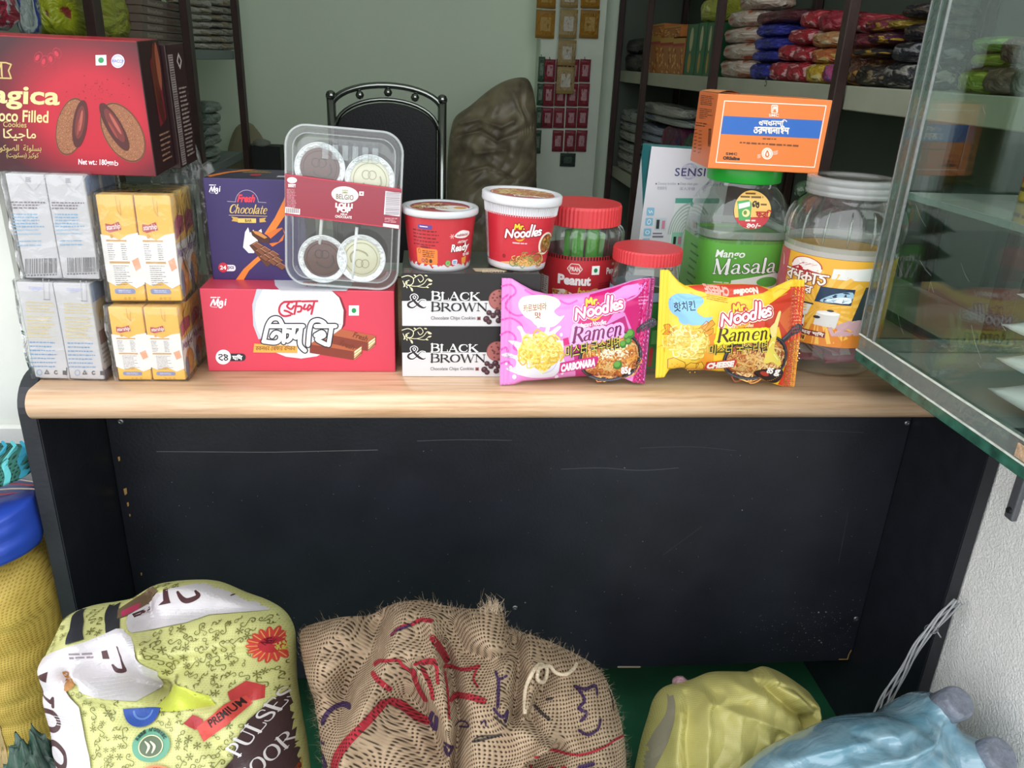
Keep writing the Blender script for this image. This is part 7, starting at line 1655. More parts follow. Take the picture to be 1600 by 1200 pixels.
# ---- left: big yellow sack, blue bag and teal cloth on it
xr_ = -.4975
ol = [(-.985, .03), (-.99, .2), (-.985, .40), (-.95, .47), (-.88, .50), (-.70, .505), (-.56, .51), (-.525, .505), (-.510, .47), (-.5035, .42), (-.5025, .2), (-.5025, .06), (-.504, .02), (-.53, .0), (-.7, .0), (-.95, .0)]
class WRelief(Relief):
    def ab(s, px, py): return (px - s.p0[0], py - s.p0[2])
Ys = WRelief((-.74, .02, .25), (0, -1, 0), ol, (-.74, .25), .10, .22, [], power=6, smoothn=4, noise=(30, .003))
Ys.folds = [(np.array([[.12, .23], [.165, .1], [.17, -.25]]), .016, -.005), (np.array([[.14, .23], [.19, .22], [.21, .2]]), .02, .012), (np.array([[0, .2], [.1, .21], [.16, .19]]), .015, -.01)] + [(np.array([[-.2, z_], [.2, z_ + .012], [.3, z_]]), .006, -.0025) for z_ in np.linspace(-.2, .17, 11)]
t = thing('yellow_sack', 'large full yellow woven sack standing left of the desk', 'sack', (-.74, 0, 0))
back_to(obj('sackcloth', Ys.mesh(300, 110), weave('#c9b058', '#b0964a', .0034, .5, .35, 1.3, '#a58c40', .35, .2), t), t)
P = Print(lambda u, v, h: tuple(np.moveaxis(Ys.at(u, v, h + .001), -1, 0)), sq(1, 1), sub=.01, rough=.5, matfn=lambda c: mat(c, .55)); P.H = np.eye(3)
P.poly([(.13, .235), (.15, .235), (.168, .1), (.17, -.25), (.15, -.25), (.15, .1)], '#b9a070', 1)
back_to(P.build('seam_strip', t), t)
tk = thing('blue_bin_bag', 'bright blue plastic bag lying on the yellow sack', 'bag', (-.66, -.02, .5))
BL = WRelief((-.66, .0, .555), (0, -1, .0), [(-.95, .535), (-.9, .564), (-.75, .566), (-.60, .578), (-.53, .592), (-.507, .597), (-.503, .57), (-.5025, .54), (-.52, .524), (-.62, .518), (-.8, .516)], (-.68, .55), .09, .10, [], power=4, smoothn=4, noise=(55, .0012))
BL.folds = [(np.array([[-.1, y_], [0, y_ + .012], [.17, y_ + .034]]), .004, .0030) for y_ in (-.035, -.012, .012)] + [(np.array([[-.1, y_], [0, y_ + .01], [.17, y_ + .03]]), .004, -.0030) for y_ in (-.022, .0)]
back_to(obj('bag_film', BL.mesh(220, 80), mat('#2c4bb0', .3, .5, 0, (30, .12)), tk), tk)
tc_ = thing('teal_cloth', 'crumpled teal and green checked cloth on top of the blue bag', 'cloth', (-.66, .0, .6))
TC = WRelief((-.66, .02, .632), (0, -1, .0), [(-.95, .61), (-.93, .655), (-.8, .664), (-.66, .658), (-.58, .649), (-.535, .655), (-.510, .652), (-.503, .636), (-.504, .626), (-.56, .616), (-.7, .602), (-.9, .598)], (-.66, .625), .075, .04, [], power=3, smoothn=4, noise=(80, .005))
TC.folds = [(np.array([[.07, .03], [.12, 0], [.16, .0]]), .01, .012), (np.array([[.05, .0], [.1, -.02], [.15, -.03]]), .008, -.012), (np.array([[.1, .03], [.13, .01], [.12, -.02]]), .008, -.01)]
back_to(obj('cloth', TC.mesh(260, 90), weave('#3f7a70', '#2f5a48', .004, .9, .5, 1.2, '#1f4038', .2, .4), tc_), tc_)
P = Print(lambda u, v, h: tuple(np.moveaxis(TC.at(u, v, h + .0008), -1, 0)), sq(1, 1), sub=.006, matfn=lambda c: mat(c, .85)); P.H = np.eye(3)
for k_ in range(6): P.stroke([(.09 + k_ * .011, .03), (.1 + k_ * .011, .005), (.092 + k_ * .012, -.012)], .005, '#2f8fa8' if k_ % 2 else '#57b0b4', 1, 4)
for k_ in range(4): P.stroke([(.07, -.03 - k_ * .006), (.12, -.022 - k_ * .007), (.165, -.03 - k_ * .004)], .002, '#a8464a' if k_ % 2 else '#c9b9a4', 1, 4)
back_to(P.build('stripes', tc_), tc_)
# dark green crumpled wrapper in the lowest left corner
g_ = aty(-10, 1186, -.30)
t = thing('green_wrapper', 'dark green and white crumpled wrapper in the lowest left corner', 'wrapper', (float(g_[0]), -.24, 0))
obj('wrapper', blob(.042, 8, .6, 60, 30, 1.1, .8, float(g_[2]) / .092), mat('#2f4a3e', .4, .5, 0, (40, .3), (18, .4)), t)
# ================================================================== the back of the shop
postm = mat('#3a2724', .5, .4, 0, (80, .1), (12, .2)); boardm = mat('#a9ac98', .6, .3, 0, None, (8, .08))
def rack(name, label, x, side, posts, boards, depth, ztop=2.2, pw=.028, bm=boardm):
    """posts: y of the front posts; boards: (z top, thickness); side +1 = stands against the right wall"""
    t = thing(name, label, 'shelf', (x, sum(posts) / len(posts), 0)); y0, y1 = min(posts), max(posts)
    inv = Matrix.Translation(-Vector(t.location))
    for y in posts:
        for xx in (x, x + side * depth):
            o = obj('post', box(xx - .006, xx + .018, y - pw / 2, y + pw / 2, 0, ztop, .002), postm, t); o.matrix_parent_inverse = inv
    for z, th in boards:
        ys = sorted(posts)
        for a, b in zip(ys[:-1], ys[1:]):
            lo, hi = sorted((x + side * .0185 if side > 0 else x - .0065, x + side * depth - (.007 if side > 0 else -.0185)))
            o = obj('shelf_board', box(lo, hi, a + pw / 2 + .0005, b - pw / 2 - .0005, z - th, z, .002), bm, t); o.matrix_parent_inverse = inv
    return t
XR = .86
yy = [float(atx(px, 112 if px < 1200 else 140, XR)[1]) for px in (952, 1005, 1112, 1304)] 
yy = [3.06] + yy[1:] + [.17]
z1 = float(atx(1115, 120, XR + .02)[2]); z1b = float(atx(1115, 146, XR + .02)[2]); TH = z1 - z1b
z0 = float(atx(985, 276, XR + .02)[2])
rk = rack('shelving_rack', 'tall dark rack of pale shelves along the right wall', XR, 1, yy, [(z1, TH), (z0, TH), (1.62, TH)], .30)
P = Print(lambda u, v, h: (XR + .0184 - h, -u, v), sq(1, 1), rough=.5); P.H = np.eye(3)
inv_ = Matrix.Translation(-Vector(rk.location)); pan_ = mat('#566055', .6, .3, 0, None, (5, .1))  # dark back and end panels, added to darken the rack bays
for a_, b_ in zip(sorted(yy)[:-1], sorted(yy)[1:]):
    o = obj('added_back_panel', box(XR + .319, XR + .326, a_ + .0145, b_ - .0145, .02, 2.15, .001), pan_, rk); o.matrix_parent_inverse = inv_
o = obj('added_end_panel', box(XR + .019, XR + .318, 3.076, 3.084, .02, 2.15, .001), pan_, rk); o.matrix_parent_inverse = inv_
q = atx(1197, 128, XR + .0185); P.text('5', -float(q[1]) - .008, float(q[2]) + .012, -float(q[1]) + .008, float(q[2]) - .012, '#4f5a48', 1, .01); P.H = np.eye(3)
o = P.build('shelf_mark', rk); o.matrix_parent_inverse = Matrix.Translation(-Vector(rk.location))
def on_shelf(kind, px0, py0, px1, py1, x, d, side, zbase=None):
    pm = (py0 + py1) / 2; ya, yb = float(atx(px0, pm, x)[1]), float(atx(px1, pm, x)[1]); xm = (px0 + px1) / 2
    zt, zb = float(atx(xm, py0, x)[2]), float(atx(xm, py1, x)[2])
    return (ya + yb) / 2, abs(ya - yb), zb, zt - zb
_pm = {}; STOCK = []
def busy(c, c2, c3, sc=3.0, rough=.36):
    """printed wrapper: blots of a second and third colour on the first"""
    k = ('busy', c, c2, c3, sc)
    if k in _M: return _M[k]
    m = bpy.data.materials.new('wrapper print'); m.use_nodes = True; nt = m.node_tree; b = nt.nodes['Principled BSDF']; b.inputs['Roughness'].default_value = rough
    tc = nt.nodes.new('ShaderNodeTexCoord'); n1 = nt.nodes.new('ShaderNodeTexNoise'); n1.inputs['Scale'].default_value = sc; n1.inputs['Detail'].default_value = 4; n1.inputs['Distortion'].default_value = .8
    ob = nt.nodes.new('ShaderNodeObjectInfo'); ad = nt.nodes.new('ShaderNodeVectorMath'); ad.operation = 'ADD'; nt.links.new(tc.outputs['Object'], ad.inputs[0]); nt.links.new(ob.outputs['Location'], ad.inputs[1])
    nt.links.new(ad.outputs[0], n1.inputs['Vector']); r = nt.nodes.new('ShaderNodeValToRGB'); nt.links.new(n1.outputs[0], r.inputs[0]); nt.links.new(r.outputs[0], b.inputs['Base Color'])
    e = r.color_ramp.elements; e[0].color = lin(c3); e[0].position = .36; e[1].color = lin(c2); e[1].position = .64
    for p_, q_ in ((.40, c), (.56, c), (.60, c2)): x = e.new(p_); x.color = lin(q_)
    bp = nt.nodes.new('ShaderNodeBump'); bp.inputs['Strength'].default_value = .5; bp.inputs['Distance'].default_value = .08; nt.links.new(n1.outputs[0], bp.inputs['Height']); nt.links.new(bp.outputs[0], b.inputs['Normal'])
    _M[k] = m; return m
def bulk_mesh(seed):
    """a stuffed pack, unit size: rounded block with dents, its end towards -y"""
    r = random.Random(seed); K_ = [(np.array([r.gauss(0, 1) for _ in range(3)]) * 5, r.uniform(0, 6)) for _ in range(6)]
    def fn(U, V):
        X, Y, Z = np.cos(U) * np.sin(V), np.sin(U) * np.sin(V), np.cos(V); q = (np.abs(X) ** 4.5 + np.abs(Y) ** 3.2 + np.abs(Z) ** 4.5) ** (-1 / 4)
        q = q * (1 + .03 * sum(np.sin(k[0] * X + k[1] * Y + k[2] * Z + p) for k, p in K_) / 2)
        return tuple(np.clip(a * q * .52, -.5, .5) for a in (X, Y)) + (np.clip(Z * q * .52, -.5, .5) + .5,)
    nu, nv = 26, 14; me = gridmesh(fn, np.linspace(0, 2 * PI, nu, endpoint=False), np.linspace(.001, PI - .001, nv), True)
    for p in me.polygons:
        c = p.center
        p.material_index = 1 if (c.y < -.12 and abs(c.x + .04 * math.sin(9 * c.z)) < .27 and .3 < c.z < .74) else (2 if abs(c.x) > .4 else 0)
    return me
def pouch(name, label, cat, group, rect, c, x=XR + .03, d=.12, side=1, seed=0, tilt=0, zb=None):
    y, w_, z, h_ = on_shelf(0, *rect, x, d, side)
    if zb is not None: h_ += z - zb; z = zb
    key = (seed % 4,)
    if key not in _pm: _pm[key] = bulk_mesh(seed % 4)
    ck = (key, c)
    if ck not in _pm:
        me = _pm[key].copy(); me.materials.clear(); [me.materials.append(m_) for m_ in (busy(c[0], c[1], c[2]), busy(c[1], c[0], c[1], 5.0), busy(c[2], c[1], c[0]))]; _pm[ck] = me
    o = bpy.data.objects.new(name, _pm[ck]); COL.objects.link(o)
    o.rotation_euler = (0, tilt, -PI / 2 * side); STOCK.append([o, x, d, side, y - w_ / 2, y + w_ / 2, z, z + h_, None])
    return tag(o, label, cat, group)
def crate(name, label, cat, group, rect, cols, x=XR + .03, d=.12, side=1, zb=None, art=None):
    y, w_, z, h_ = on_shelf(0, *rect, x, d, side)
    if zb is not None: h_ += z - zb; z = zb
    lo, hi = sorted((x, x + side * d)); yc = y; STOCK.append([None, x, d, side, y - w_ / 2, y + w_ / 2, z, z + h_, (w_, h_)])
    me = box(-(hi - lo) / 2, (hi - lo) / 2, -w_ / 2 + .0008, w_ / 2 - .0008, 0, h_ - .0006, .0012)
    o = obj(name, me, mat(cols[0], .45)); STOCK[-1][0] = o; tag(o, label, cat, group)
    if art:
        dd = hi - lo
        P = Print(lambda u, v, h: (-side * (dd / 2 + h), (w_ / 2 - u) if side > 0 else (u - w_ / 2), v), sq(100, 100), w_, h_, rough=.45); art(P); P.build('end_print', o)
    return o
WR, BLU, RED, YEL = ('#c9b3a2', '#d9d2c8', '#b05a3a'), ('#2b2f86', '#4a50b4', '#20246a'), ('#a82a36', '#d0a0a0', '#8a1f2c'), ('#c2a02e', '#d9c88a', '#a88420')
ST = z1 + .0005
nth = ['bottom', 'second from bottom', 'middle', 'fourth from bottom', 'top']
for k, r_ in enumerate([(1119, 93, 1165, 118), (1123, 67, 1170, 93), (1125, 42, 1170, 67), (1132, 15, 1172, 42), (1150, -10, 1187, 15)]):
    pouch('biscuit_pack', f'cream and red biscuit pack, {nth[k]} of the stack beside the third dark post', 'biscuit pack', 'cream biscuit packs in a stack', r_, WR, seed=k, zb=ST if k == 0 else None)
for k, r_ in enumerate([(1166, 98, 1200, 119), (1168, 78, 1208, 99), (1172, 57, 1212, 79), (1176, 36, 1216, 58)]):
    pouch('blue_pack', f'deep blue biscuit pack, {["bottom", "second", "third", "top"][k]} of the blue stack', 'biscuit pack', 'blue biscuit packs', r_, BLU, seed=k, zb=ST if k == 0 else None)
pouch('maroon_pack', 'dark maroon pack lying on top of the blue stack', 'biscuit pack', None, (1173, 16, 1238, 37), ('#54202a', '#7a4048', '#451a24'), seed=1)
reds = [((1195, 93, 1226, 121), 'bottom row, first from the blue stack', RED), ((1222, 96, 1253, 122), 'bottom row, second from the blue stack', RED), ((1254, 98, 1282, 124), 'bottom row, third, with a yellow end', YEL), ((1281, 99, 1300, 125), 'bottom row, pinkish, against the dark post', ('#b04a7a', '#8a5aa0', '#8a2f5a')),
        ((1211, 68, 1236, 94), 'second row, first on the left', RED), ((1234, 71, 1262, 96), 'second row, middle', RED), ((1262, 75, 1293, 99), 'second row, third, with a yellow and red face', ('#b8683a', '#d0b46a', '#a83a34')), ((1226, 43, 1263, 69), 'third row, left', RED), ((1263, 48, 1297, 76), 'third row, with a pale yellow face', ('#b88a5a', '#d9c9a4', '#a8443a')), ((1245, 16, 1276, 44), 'top row, left', RED), ((1275, 17, 1297, 49), 'top row, right', ('#8a2030', '#a84a54', '#701a28'))]
for k, (r_, w_, c) in enumerate(reds): pouch('red_pack', f'red snack pack, {w_}', 'snack pack', 'red snack packs', r_, c, seed=k, zb=ST if 'bottom' in w_ else None)
DK = ('#241f26', '#4a4038', '#1c181e')
dk = [((1312, 21, 1348, 52), 'red and white, highest beside the last dark post', ('#8f2a34', '#c49a98', '#701f2a')), ((1343, 28, 1386, 50), 'dark red with a yellow print, near the top', ('#6a2430', '#b08a3a', '#50202a')), ((1312, 50, 1350, 76), 'dark red, second row, left', ('#5a2028', '#7d3038', '#45181f')), ((1348, 50, 1388, 68), 'purple with a yellow corner, second row', ('#4a2438', '#c29a3a', '#381c2c')), ((1324, 73, 1370, 97), 'yellow on black, third row left', ('#2a2228', '#b89434', '#201a20')), ((1312, 78, 1332, 128), 'brown and yellow, standing against the post', ('#5a3a2a', '#a8803a', '#482e22')), ((1330, 101, 1372, 131), 'black with brown print, bottom row left', ('#2a2622', '#77684f', '#221e1c')), ((1371, 97, 1420, 135), 'black and silver, bottom row right', ('#26262a', '#8a8680', '#1e1e22')), ((1386, 64, 1432, 98), 'black and silver, second row right', ('#26262c', '#77777a', '#1e1e24')), ((1380, 22, 1410, 44), 'yellow, tucked high among the black ones', ('#8a7028', '#b09a44', '#6d5820')), ((1402, 5, 1444, 36), 'black, topmost on the right', DK), ((1404, 36, 1440, 64), 'black, third row right', DK)]
for k, (r_, w_, c) in enumerate(dk): pouch('dark_pack', f'snack pack in the right bay: {w_}', 'snack pack', 'dark snack packs', r_, c, seed=k + 1, zb=ST if 'bottom' in w_ or 'standing' in w_ else None)
def orange_art(P):
    P.rect(0, 0, 100, 14, '#b8903a', 1); P.rect(0, 14, 100, 22, '#a82a2a', 1)
    rr = random.Random(4)
    for _ in range(30): P.ell(rr.uniform(8, 92), rr.uniform(30, 96), 7, 4, rr.choice(['#d9a04a', '#8a3a22', '#e0b86a']), 2, 8, rr.uniform(0, 3))
for k, (r_, w_) in enumerate([((1009, 57, 1030, 113), 'bottom row, farthest'), ((1030, 58, 1050, 114), 'bottom row, middle'), ((1050, 60, 1068, 115), 'bottom row, nearest'), ((1012, 38, 1037, 57), 'lying on top, farther'), ((1038, 41, 1063, 59), 'lying on top, nearer')]):
    crate('orange_carton', f'orange and gold carton on the right wall rack, {w_}', 'box', 'orange cartons', r_, ['#b06a2a'], zb=ST if k < 3 else None, art=orange_art)
def green_art(P): P.ell(50, 30, 16, 24, '#b9b48a', 1, 16); P.ell(50, 76, 14, 20, '#b08a3a', 1, 14); P.rect(0, 0, 12, 100, '#123a28', 1)
for k, r_ in enumerate([(1071, 38, 1087, 115), (1088, 35, 1101, 116), (1102, 35, 1113, 117)]):
    crate('green_carton', f'tall dark green carton standing on edge on the rack, {["farthest", "middle", "nearest"][k]} of three', 'box', 'green cartons', r_, ['#22663f'], zb=ST, art=green_art)
pouch('lime_pack', 'lime yellow pack lying on the green cartons', 'snack pack', None, (1090, -4, 1119, 35), ('#a3a838', '#c9cc7a', '#848a2c'), seed=2)
for k, r_ in enumerate([(970, 82, 1003, 111), (974, 60, 1003, 84)]): pouch('black_pack', ['limp black bag on the rack at its far end, lower', 'limp black bag on the rack at its far end, upper'][k], 'bag', 'black bags', r_, DK, seed=k, zb=ST if k == 0 else None)
SK = [('#a3a8a0', '#4a567a', '#8a9484'), ('#b0b0a4', '#5f6870', '#8d9084'), ('#8f97a4', '#2f3a70', '#7a8290')]
zl = z0 + .0005
for k, (r_, c, w_) in enumerate([((941, 245, 990, 262), 1, 'far stack, bottom'), ((935, 231, 990, 247), 1, 'far stack, second'), ((937, 217, 990, 232), 0, 'far stack, third'), ((951, 203, 992, 218), 1, 'far stack, fourth'), ((955, 189, 992, 204), 0, 'far stack, fifth'), ((958, 170, 992, 190), 0, 'far stack, top'),
        ((992, 246, 1022, 268), 1, 'near stack, bottom'), ((992, 232, 1022, 247), 2, 'near stack, second'), ((993, 220, 1023, 233), 2, 'near stack, third'), ((994, 208, 1025, 221), 2, 'near stack, fourth'), ((995, 195, 1028, 209), 2, 'near stack, fifth'), ((996, 181, 1064, 197), 0, 'wide, sixth'), ((997, 163, 1056, 182), 1, 'wide, on top')]):
    pouch('white_packet', f'white printed packet on the lower rack shelf: {w_}', 'packet', 'white packets on the lower shelf', r_, SK[c], seed=k, zb=zl if 'bottom' in w_ else None)
pouch('maroon_bag', 'maroon and blue bag beside the white packets', 'bag', None, (1026, 192, 1060, 268), ('#5a2440', '#8a3040', '#2c2c5a'), seed=3, zb=zl)
pouch('green_bag', 'dark green bag at the near end of the lower shelf', 'bag', None, (1056, 208, 1092, 275), ('#2c4a34', '#4a6a44', '#223a2a'), seed=1, zb=zl)
GY = ('#7f9430', '#a3b04a', '#68802c'); BR = ('#6d5a50', '#7d6a5c', '#5a4a42')
for k, (r_, c, w_) in enumerate([((1490, 108, 1529, 137), GY, 'green, bottom'), ((1508, 82, 1555, 109), GY, 'yellow green, middle'), ((1511, 56, 1556, 83), ('#5f8a30', '#86a84a', '#4f7428'), 'green, top'), ((1530, 99, 1574, 141), BR, 'brown, bottom'), ((1555, 56, 1590, 99), BR, 'brown, top'), ((1575, 98, 1606, 143), ('#5f625a', '#77796d', '#4f524c'), 'grey, bottom'), ((1590, 58, 1620, 98), ('#5f625a', '#77796d', '#4f524c'), 'grey, top')]):
    pouch('grain_pack', f'packet seen through the glass case: {w_} of its stack', 'packet', 'packets behind the glass case', r_, c, seed=k, zb=ST if 'bottom' in w_ else None)
for k, (r_, c) in enumerate([((1238, 282, 1252, 312), ('#5a7a5a', '#98a898', '#486048')), ((1245, 300, 1262, 330), ('#7a2a38', '#a86068', '#5f2030'))]):
    pouch('small_packet', ['green and white packet glimpsed between the two big jars', 'red packet glimpsed below the green one between the big jars'][k], 'packet', None, r_, c, seed=k, x=XR + .02)
# ---- rack on the left wall
XL = -.80
yl = [float(atx(px, py, XL)[1]) for px, py in ((143, 30), (292, 70), (371, 85))]
zl1 = float(atx(330, 78, XL - .01)[2]); tl = zl1 - float(atx(330, 93, XL - .01)[2])
zl0 = float(atx(330, 262, XL)[2])
lk = rack('shelving_rack', 'dark post rack with grey shelves along the left wall', XL, -1, [yl[0] - .72] + yl, [(zl1, tl), (zl0, tl), (1.66, tl)], .30, 2.2, .05, mat('#7a8682', .6))
LT = zl1 + .0005
for k in range(6):
    y0_ = 75 - k * 12.2; crate('flat_carton', f'flat brown carton on the left rack, {["lowest", "second", "third", "fourth", "fifth", "topmost"][k]} of the pile', 'box', 'flat brown cartons', (222, y0_ - 11.8, 289, y0_), ['#6d5f54'], x=XL - .02, side=-1, d=.16, zb=LT if k == 0 else None, art=lambda P: (P.text('Bourbon', 12, 25, 44, 75, '#a89888', 1, .02), P.text('Bourbon', 54, 25, 90, 75, '#5a2f2a', 1, .02)))
k = 0
for j in range(7):
    for i, (xa, xb) in enumerate(((298, 317), (317, 334), (334, 352), (352, 371))):
        ya = 78 - j * 11.2 + (1.5 if i % 2 else 0)
        if ya < -8: continue
        pouch('white_sachet', f'small whitish sachet on the left rack, {["first", "second", "third", "fourth"][i]} pile from the left, {["bottom", "second up", "third up", "fourth up", "fifth up", "sixth up", "top"][j]}', 'sachet', 'whitish sachets on the left rack', (xa, ya - 12, xb + 1, ya), (('#c2bfb4', '#8a8476', '#a09c90') if (i + j) % 3 else ('#b5b0a4', '#a8874a', '#8f8b82')), x=XL - .02, side=-1, d=.09, seed=k, zb=LT if j == 0 else None); k += 1
LB = zl0 + .0005
for j in range(6):
    a = 262 - j * 17
    pouch('green_packet', 'x', 'packet', 'green packets on the low left shelf', (300, a - 17, 329, a), ('#2a4436', '#3f6a50', '#223a2e'), x=XL - .02, side=-1, d=.12, seed=j, zb=LB if j == 0 else None)['label'] = f'dark green packet on the low left shelf, {["bottom", "second from bottom", "third from bottom", "fourth from bottom", "fifth from bottom", "top"][j]} of its pile'
    pouch('pale_packet', 'x', 'packet', 'pale packets on the low left shelf', (327, a - 17, 350, a), ('#97a59a', '#6d8276', '#87958a'), x=XL - .02, side=-1, d=.12, seed=j + 2, zb=LB if j == 0 else None)['label'] = f'crinkled pale packet on the low left shelf, {["bottom", "second from bottom", "third from bottom", "fourth from bottom", "fifth from bottom", "top"][j]} of its pile'
p = aty(372, 238, 2.7)
# things in the nearest bay of the left rack
def bay(name, label, cat, rect, c, d=.14, seed=0, zb=None, x=XL - .034):
    o = pouch(name, label, cat, None, rect, c, x=x, side=-1, d=d, seed=seed, zb=zb); _, _, _, _, y0, y1, za, zb2, _ = STOCK.pop()
    o.scale = (y1 - y0, d, zb2 - za); o.location = (x - d / 2, (y0 + y1) / 2, za); return o
bay('lime_bag', 'lime yellow bag with a dark red picture, behind the nearest left post', 'bag', (104, -30, 212, 62), ('#a9b32a', '#b5bc48', '#8f3a30'), d=.13, seed=2)
bay('red_pouch', 'red refill pouch with a white label at the top left', 'pouch', (-30, -20, 40, 47), ('#a82a44', '#c9bfc4', '#8a2038'), seed=0)
bay('white_strip', 'white and blue sachet strip beside the red pouch', 'sachet', (40, -30, 66, 52), ('#aab8b4', '#3a4a98', '#a4b2ae'), seed=1, d=.03)
# goods that share a shelf are pressed together, never into each other
def press_together():
    for _ in range(40):
        moved = False
        for i in range(len(STOCK)):
            for j in range(i):
                a, b = STOCK[i], STOCK[j]
                if a[3] != b[3]: continue
                oy = min(a[5], b[5]) - max(a[4], b[4]); oz = min(a[7], b[7]) - max(a[6], b[6])
                if oy <= 1e-4 or oz <= 1e-4: continue
                moved = True
                if oy < oz:
                    lo, hi = (a, b) if a[4] + a[5] < b[4] + b[5] else (b, a); m = (max(a[4], b[4]) + min(a[5], b[5])) / 2; lo[5] = m; hi[4] = m
                else:
                    lo, hi = (a, b) if a[6] + a[7] < b[6] + b[7] else (b, a); m = (max(a[6], b[6]) + min(a[7], b[7])) / 2; lo[7] = m; hi[6] = m
        if not moved: break
    for o, x, d, side, y0, y1, za, zb, base in STOCK:
        if side > 0: y1 = min(y1, 3.072)
        if base: o.scale = (1, (y1 - y0) / base[0], (zb - za) / base[1])
        else: o.scale = (y1 - y0, d, zb - za)
        o.location = (x + side * d * .5, (y0 + y1) / 2, za)
press_together()
# ---- dark carton and pale sack on the floor at the back left
p0_, p1_ = aty(383, 262, 2.66), aty(432, 232, 2.66)
t = thing('dark_carton', 'dark carton with torn pale top, standing at the back near the green wall', 'box', ((p0_[0] + p1_[0]) / 2, 2.775, 0))
ww, hh_ = float(p1_[0] - p0_[0]), float(p1_[2])
obj('carton', box(-ww / 2, ww / 2, -.04, .06, 0, hh_, .003), mat('#1f2622', .6), t)
obj('torn_top', blob(.03, 5, .6, 30, 16, 1.2, 1.4, .55), mat('#8a8f84', .6), t).location = (-.01, -.02, hh_ - .006)
t = thing('pale_sack', 'pale brown full sack on the floor against the back wall, left', 'sack', (-.86, 2.972, 0))
obj('sackcloth', blob(.125, 7, .12, 48, 26, 1.0, .9, float(aty(365, 195, 2.9)[2]) / .25), mat('#9a9478', .8, .3, 0, (30, .4)), t)
# ---- chair
yc = 1.60
C0, C1 = aty(517, 150, yc), aty(691, 158, yc); cx_ = float(C0[0] + C1[0]) / 2; hw = float(C1[0] - C0[0]) / 2; ztop = float(C0[2] + C1[2]) / 2
t = thing('chair', 'black padded chair with a chrome arched frame, behind the desk', 'chair', (cx_, yc, 0))
chrome = mat('#8f948f', .18, .6, .95); pad = mat('#141417', .5, .4, 0, (200, .1))
for s in (-1, 1):
    obj('back_post', tube([(s * hw, .42, .0), (s * hw, .40, .42), (s * hw, .38, .5), (s * hw, .36, ztop)], .0135, 14), chrome, t)
    o = obj('finial', lathe([(.0145, -.004), (.0155, .004), (.012, .013), (.006, .017), (0, .018)], 18), chrome, t); o.location = (s * hw, .36, ztop)
    obj('front_leg', tube([(s * hw, .0, .0), (s * hw, .0, .44)], .0125, 12), chrome, t)
za = float(aty(600, 133, yc + .0)[2]) - ztop
arc_ = [(hw * math.cos(a), .36, ztop - .03 + (za + .03) * math.sin(a)) for a in np.linspace(PI, 0, 21)]
obj('arch_rail', tube(arc_, .0095, 12), chrome, t)
arc2 = [(hw * .93 * math.cos(a), .36, ztop - .085 + (za + .045) * math.sin(a)) for a in np.linspace(PI, 0, 21)]
obj('inner_rail', tube(arc2, .006, 10), chrome, t)
for u in (-.5, 0.02, .52):
    a = math.acos(u); o = obj('ball', lathe([(0, -.013), (.009, -.009), (.013, 0), (.009, .009), (0, .013)], 16), chrome, t); o.location = (hw * .97 * u, .36, ztop - .058 + (za + .038) * math.sin(a))
bk = [(hw * .91 * math.cos(a), ztop - .09 + (za + .04) * math.sin(a)) for a in np.linspace(0, PI, 25)] + [(-hw * .91, .52), (hw * .91, .52)]
obj('backrest', loft_xz([([(x * .97, z) for x, z in bk], .338), (bk, .345), (bk, .375), ([(x * .97, z) for x, z in bk], .382)]), pad, t)
obj('seat', box(-hw * .95, hw * .95, -.02, .36, .42, .475, .02, 3), pad, t)
t.location = (cx_, yc - .36, 0)
# ---- brown polythene sack of rubbish
pk0 = aty(770, 240, 2.55)
Bs = Relief(pk0, (0, -1, .12), [(704, 205), (712, 182), (735, 165), (765, 140), (790, 126), (815, 121), (828, 128), (836, 160), (838, 220), (838, 300), (842, 420), (830, 620), (720, 620), (700, 420), (698, 300), (700, 240)], (768, 290), .10, .10,
    [([(715, 195), (745, 188), (780, 200), (800, 190)], 10, .02), ([(708, 215), (750, 206), (775, 222), (830, 200)], 8, -.02), ([(815, 130), (812, 170), (825, 195)], 8, -.015), ([(740, 240), (790, 235)], 10, .015), ([(720, 270), (760, 260), (800, 280)], 8, -.012), ([(780, 130), (800, 150), (815, 185)], 8, .012)], power=3, noise=(30, .008))
t = thing('brown_sack', 'tall bulging brown see-through sack against the back wall', 'sack', (float(pk0[0]), 2.5, 0))
bs_ = bpy.data.materials.new('brown film'); bs_.use_nodes = True; nt = bs_.node_tree; b = nt.nodes['Principled BSDF']; b.inputs['Roughness'].default_value = .4
tc = nt.nodes.new('ShaderNodeTexCoord'); nz = nt.nodes.new('ShaderNodeTexNoise'); nz.inputs['Scale'].default_value = 13; nz.inputs['Detail'].default_value = 6; rp = nt.nodes.new('ShaderNodeValToRGB')
nt.links.new(tc.outputs['Object'], nz.inputs['Vector']); nt.links.new(nz.outputs[0], rp.inputs[0]); nt.links.new(rp.outputs[0], b.inputs['Base Color'])
rp.color_ramp.elements[0].color = lin('#62584a'); rp.color_ramp.elements[0].position = .34; rp.color_ramp.elements[1].color = lin('#8f8469'); rp.color_ramp.elements[1].position = .62
back_to(obj('sack_film', Bs.mesh(220, 80), bs_, t), t)
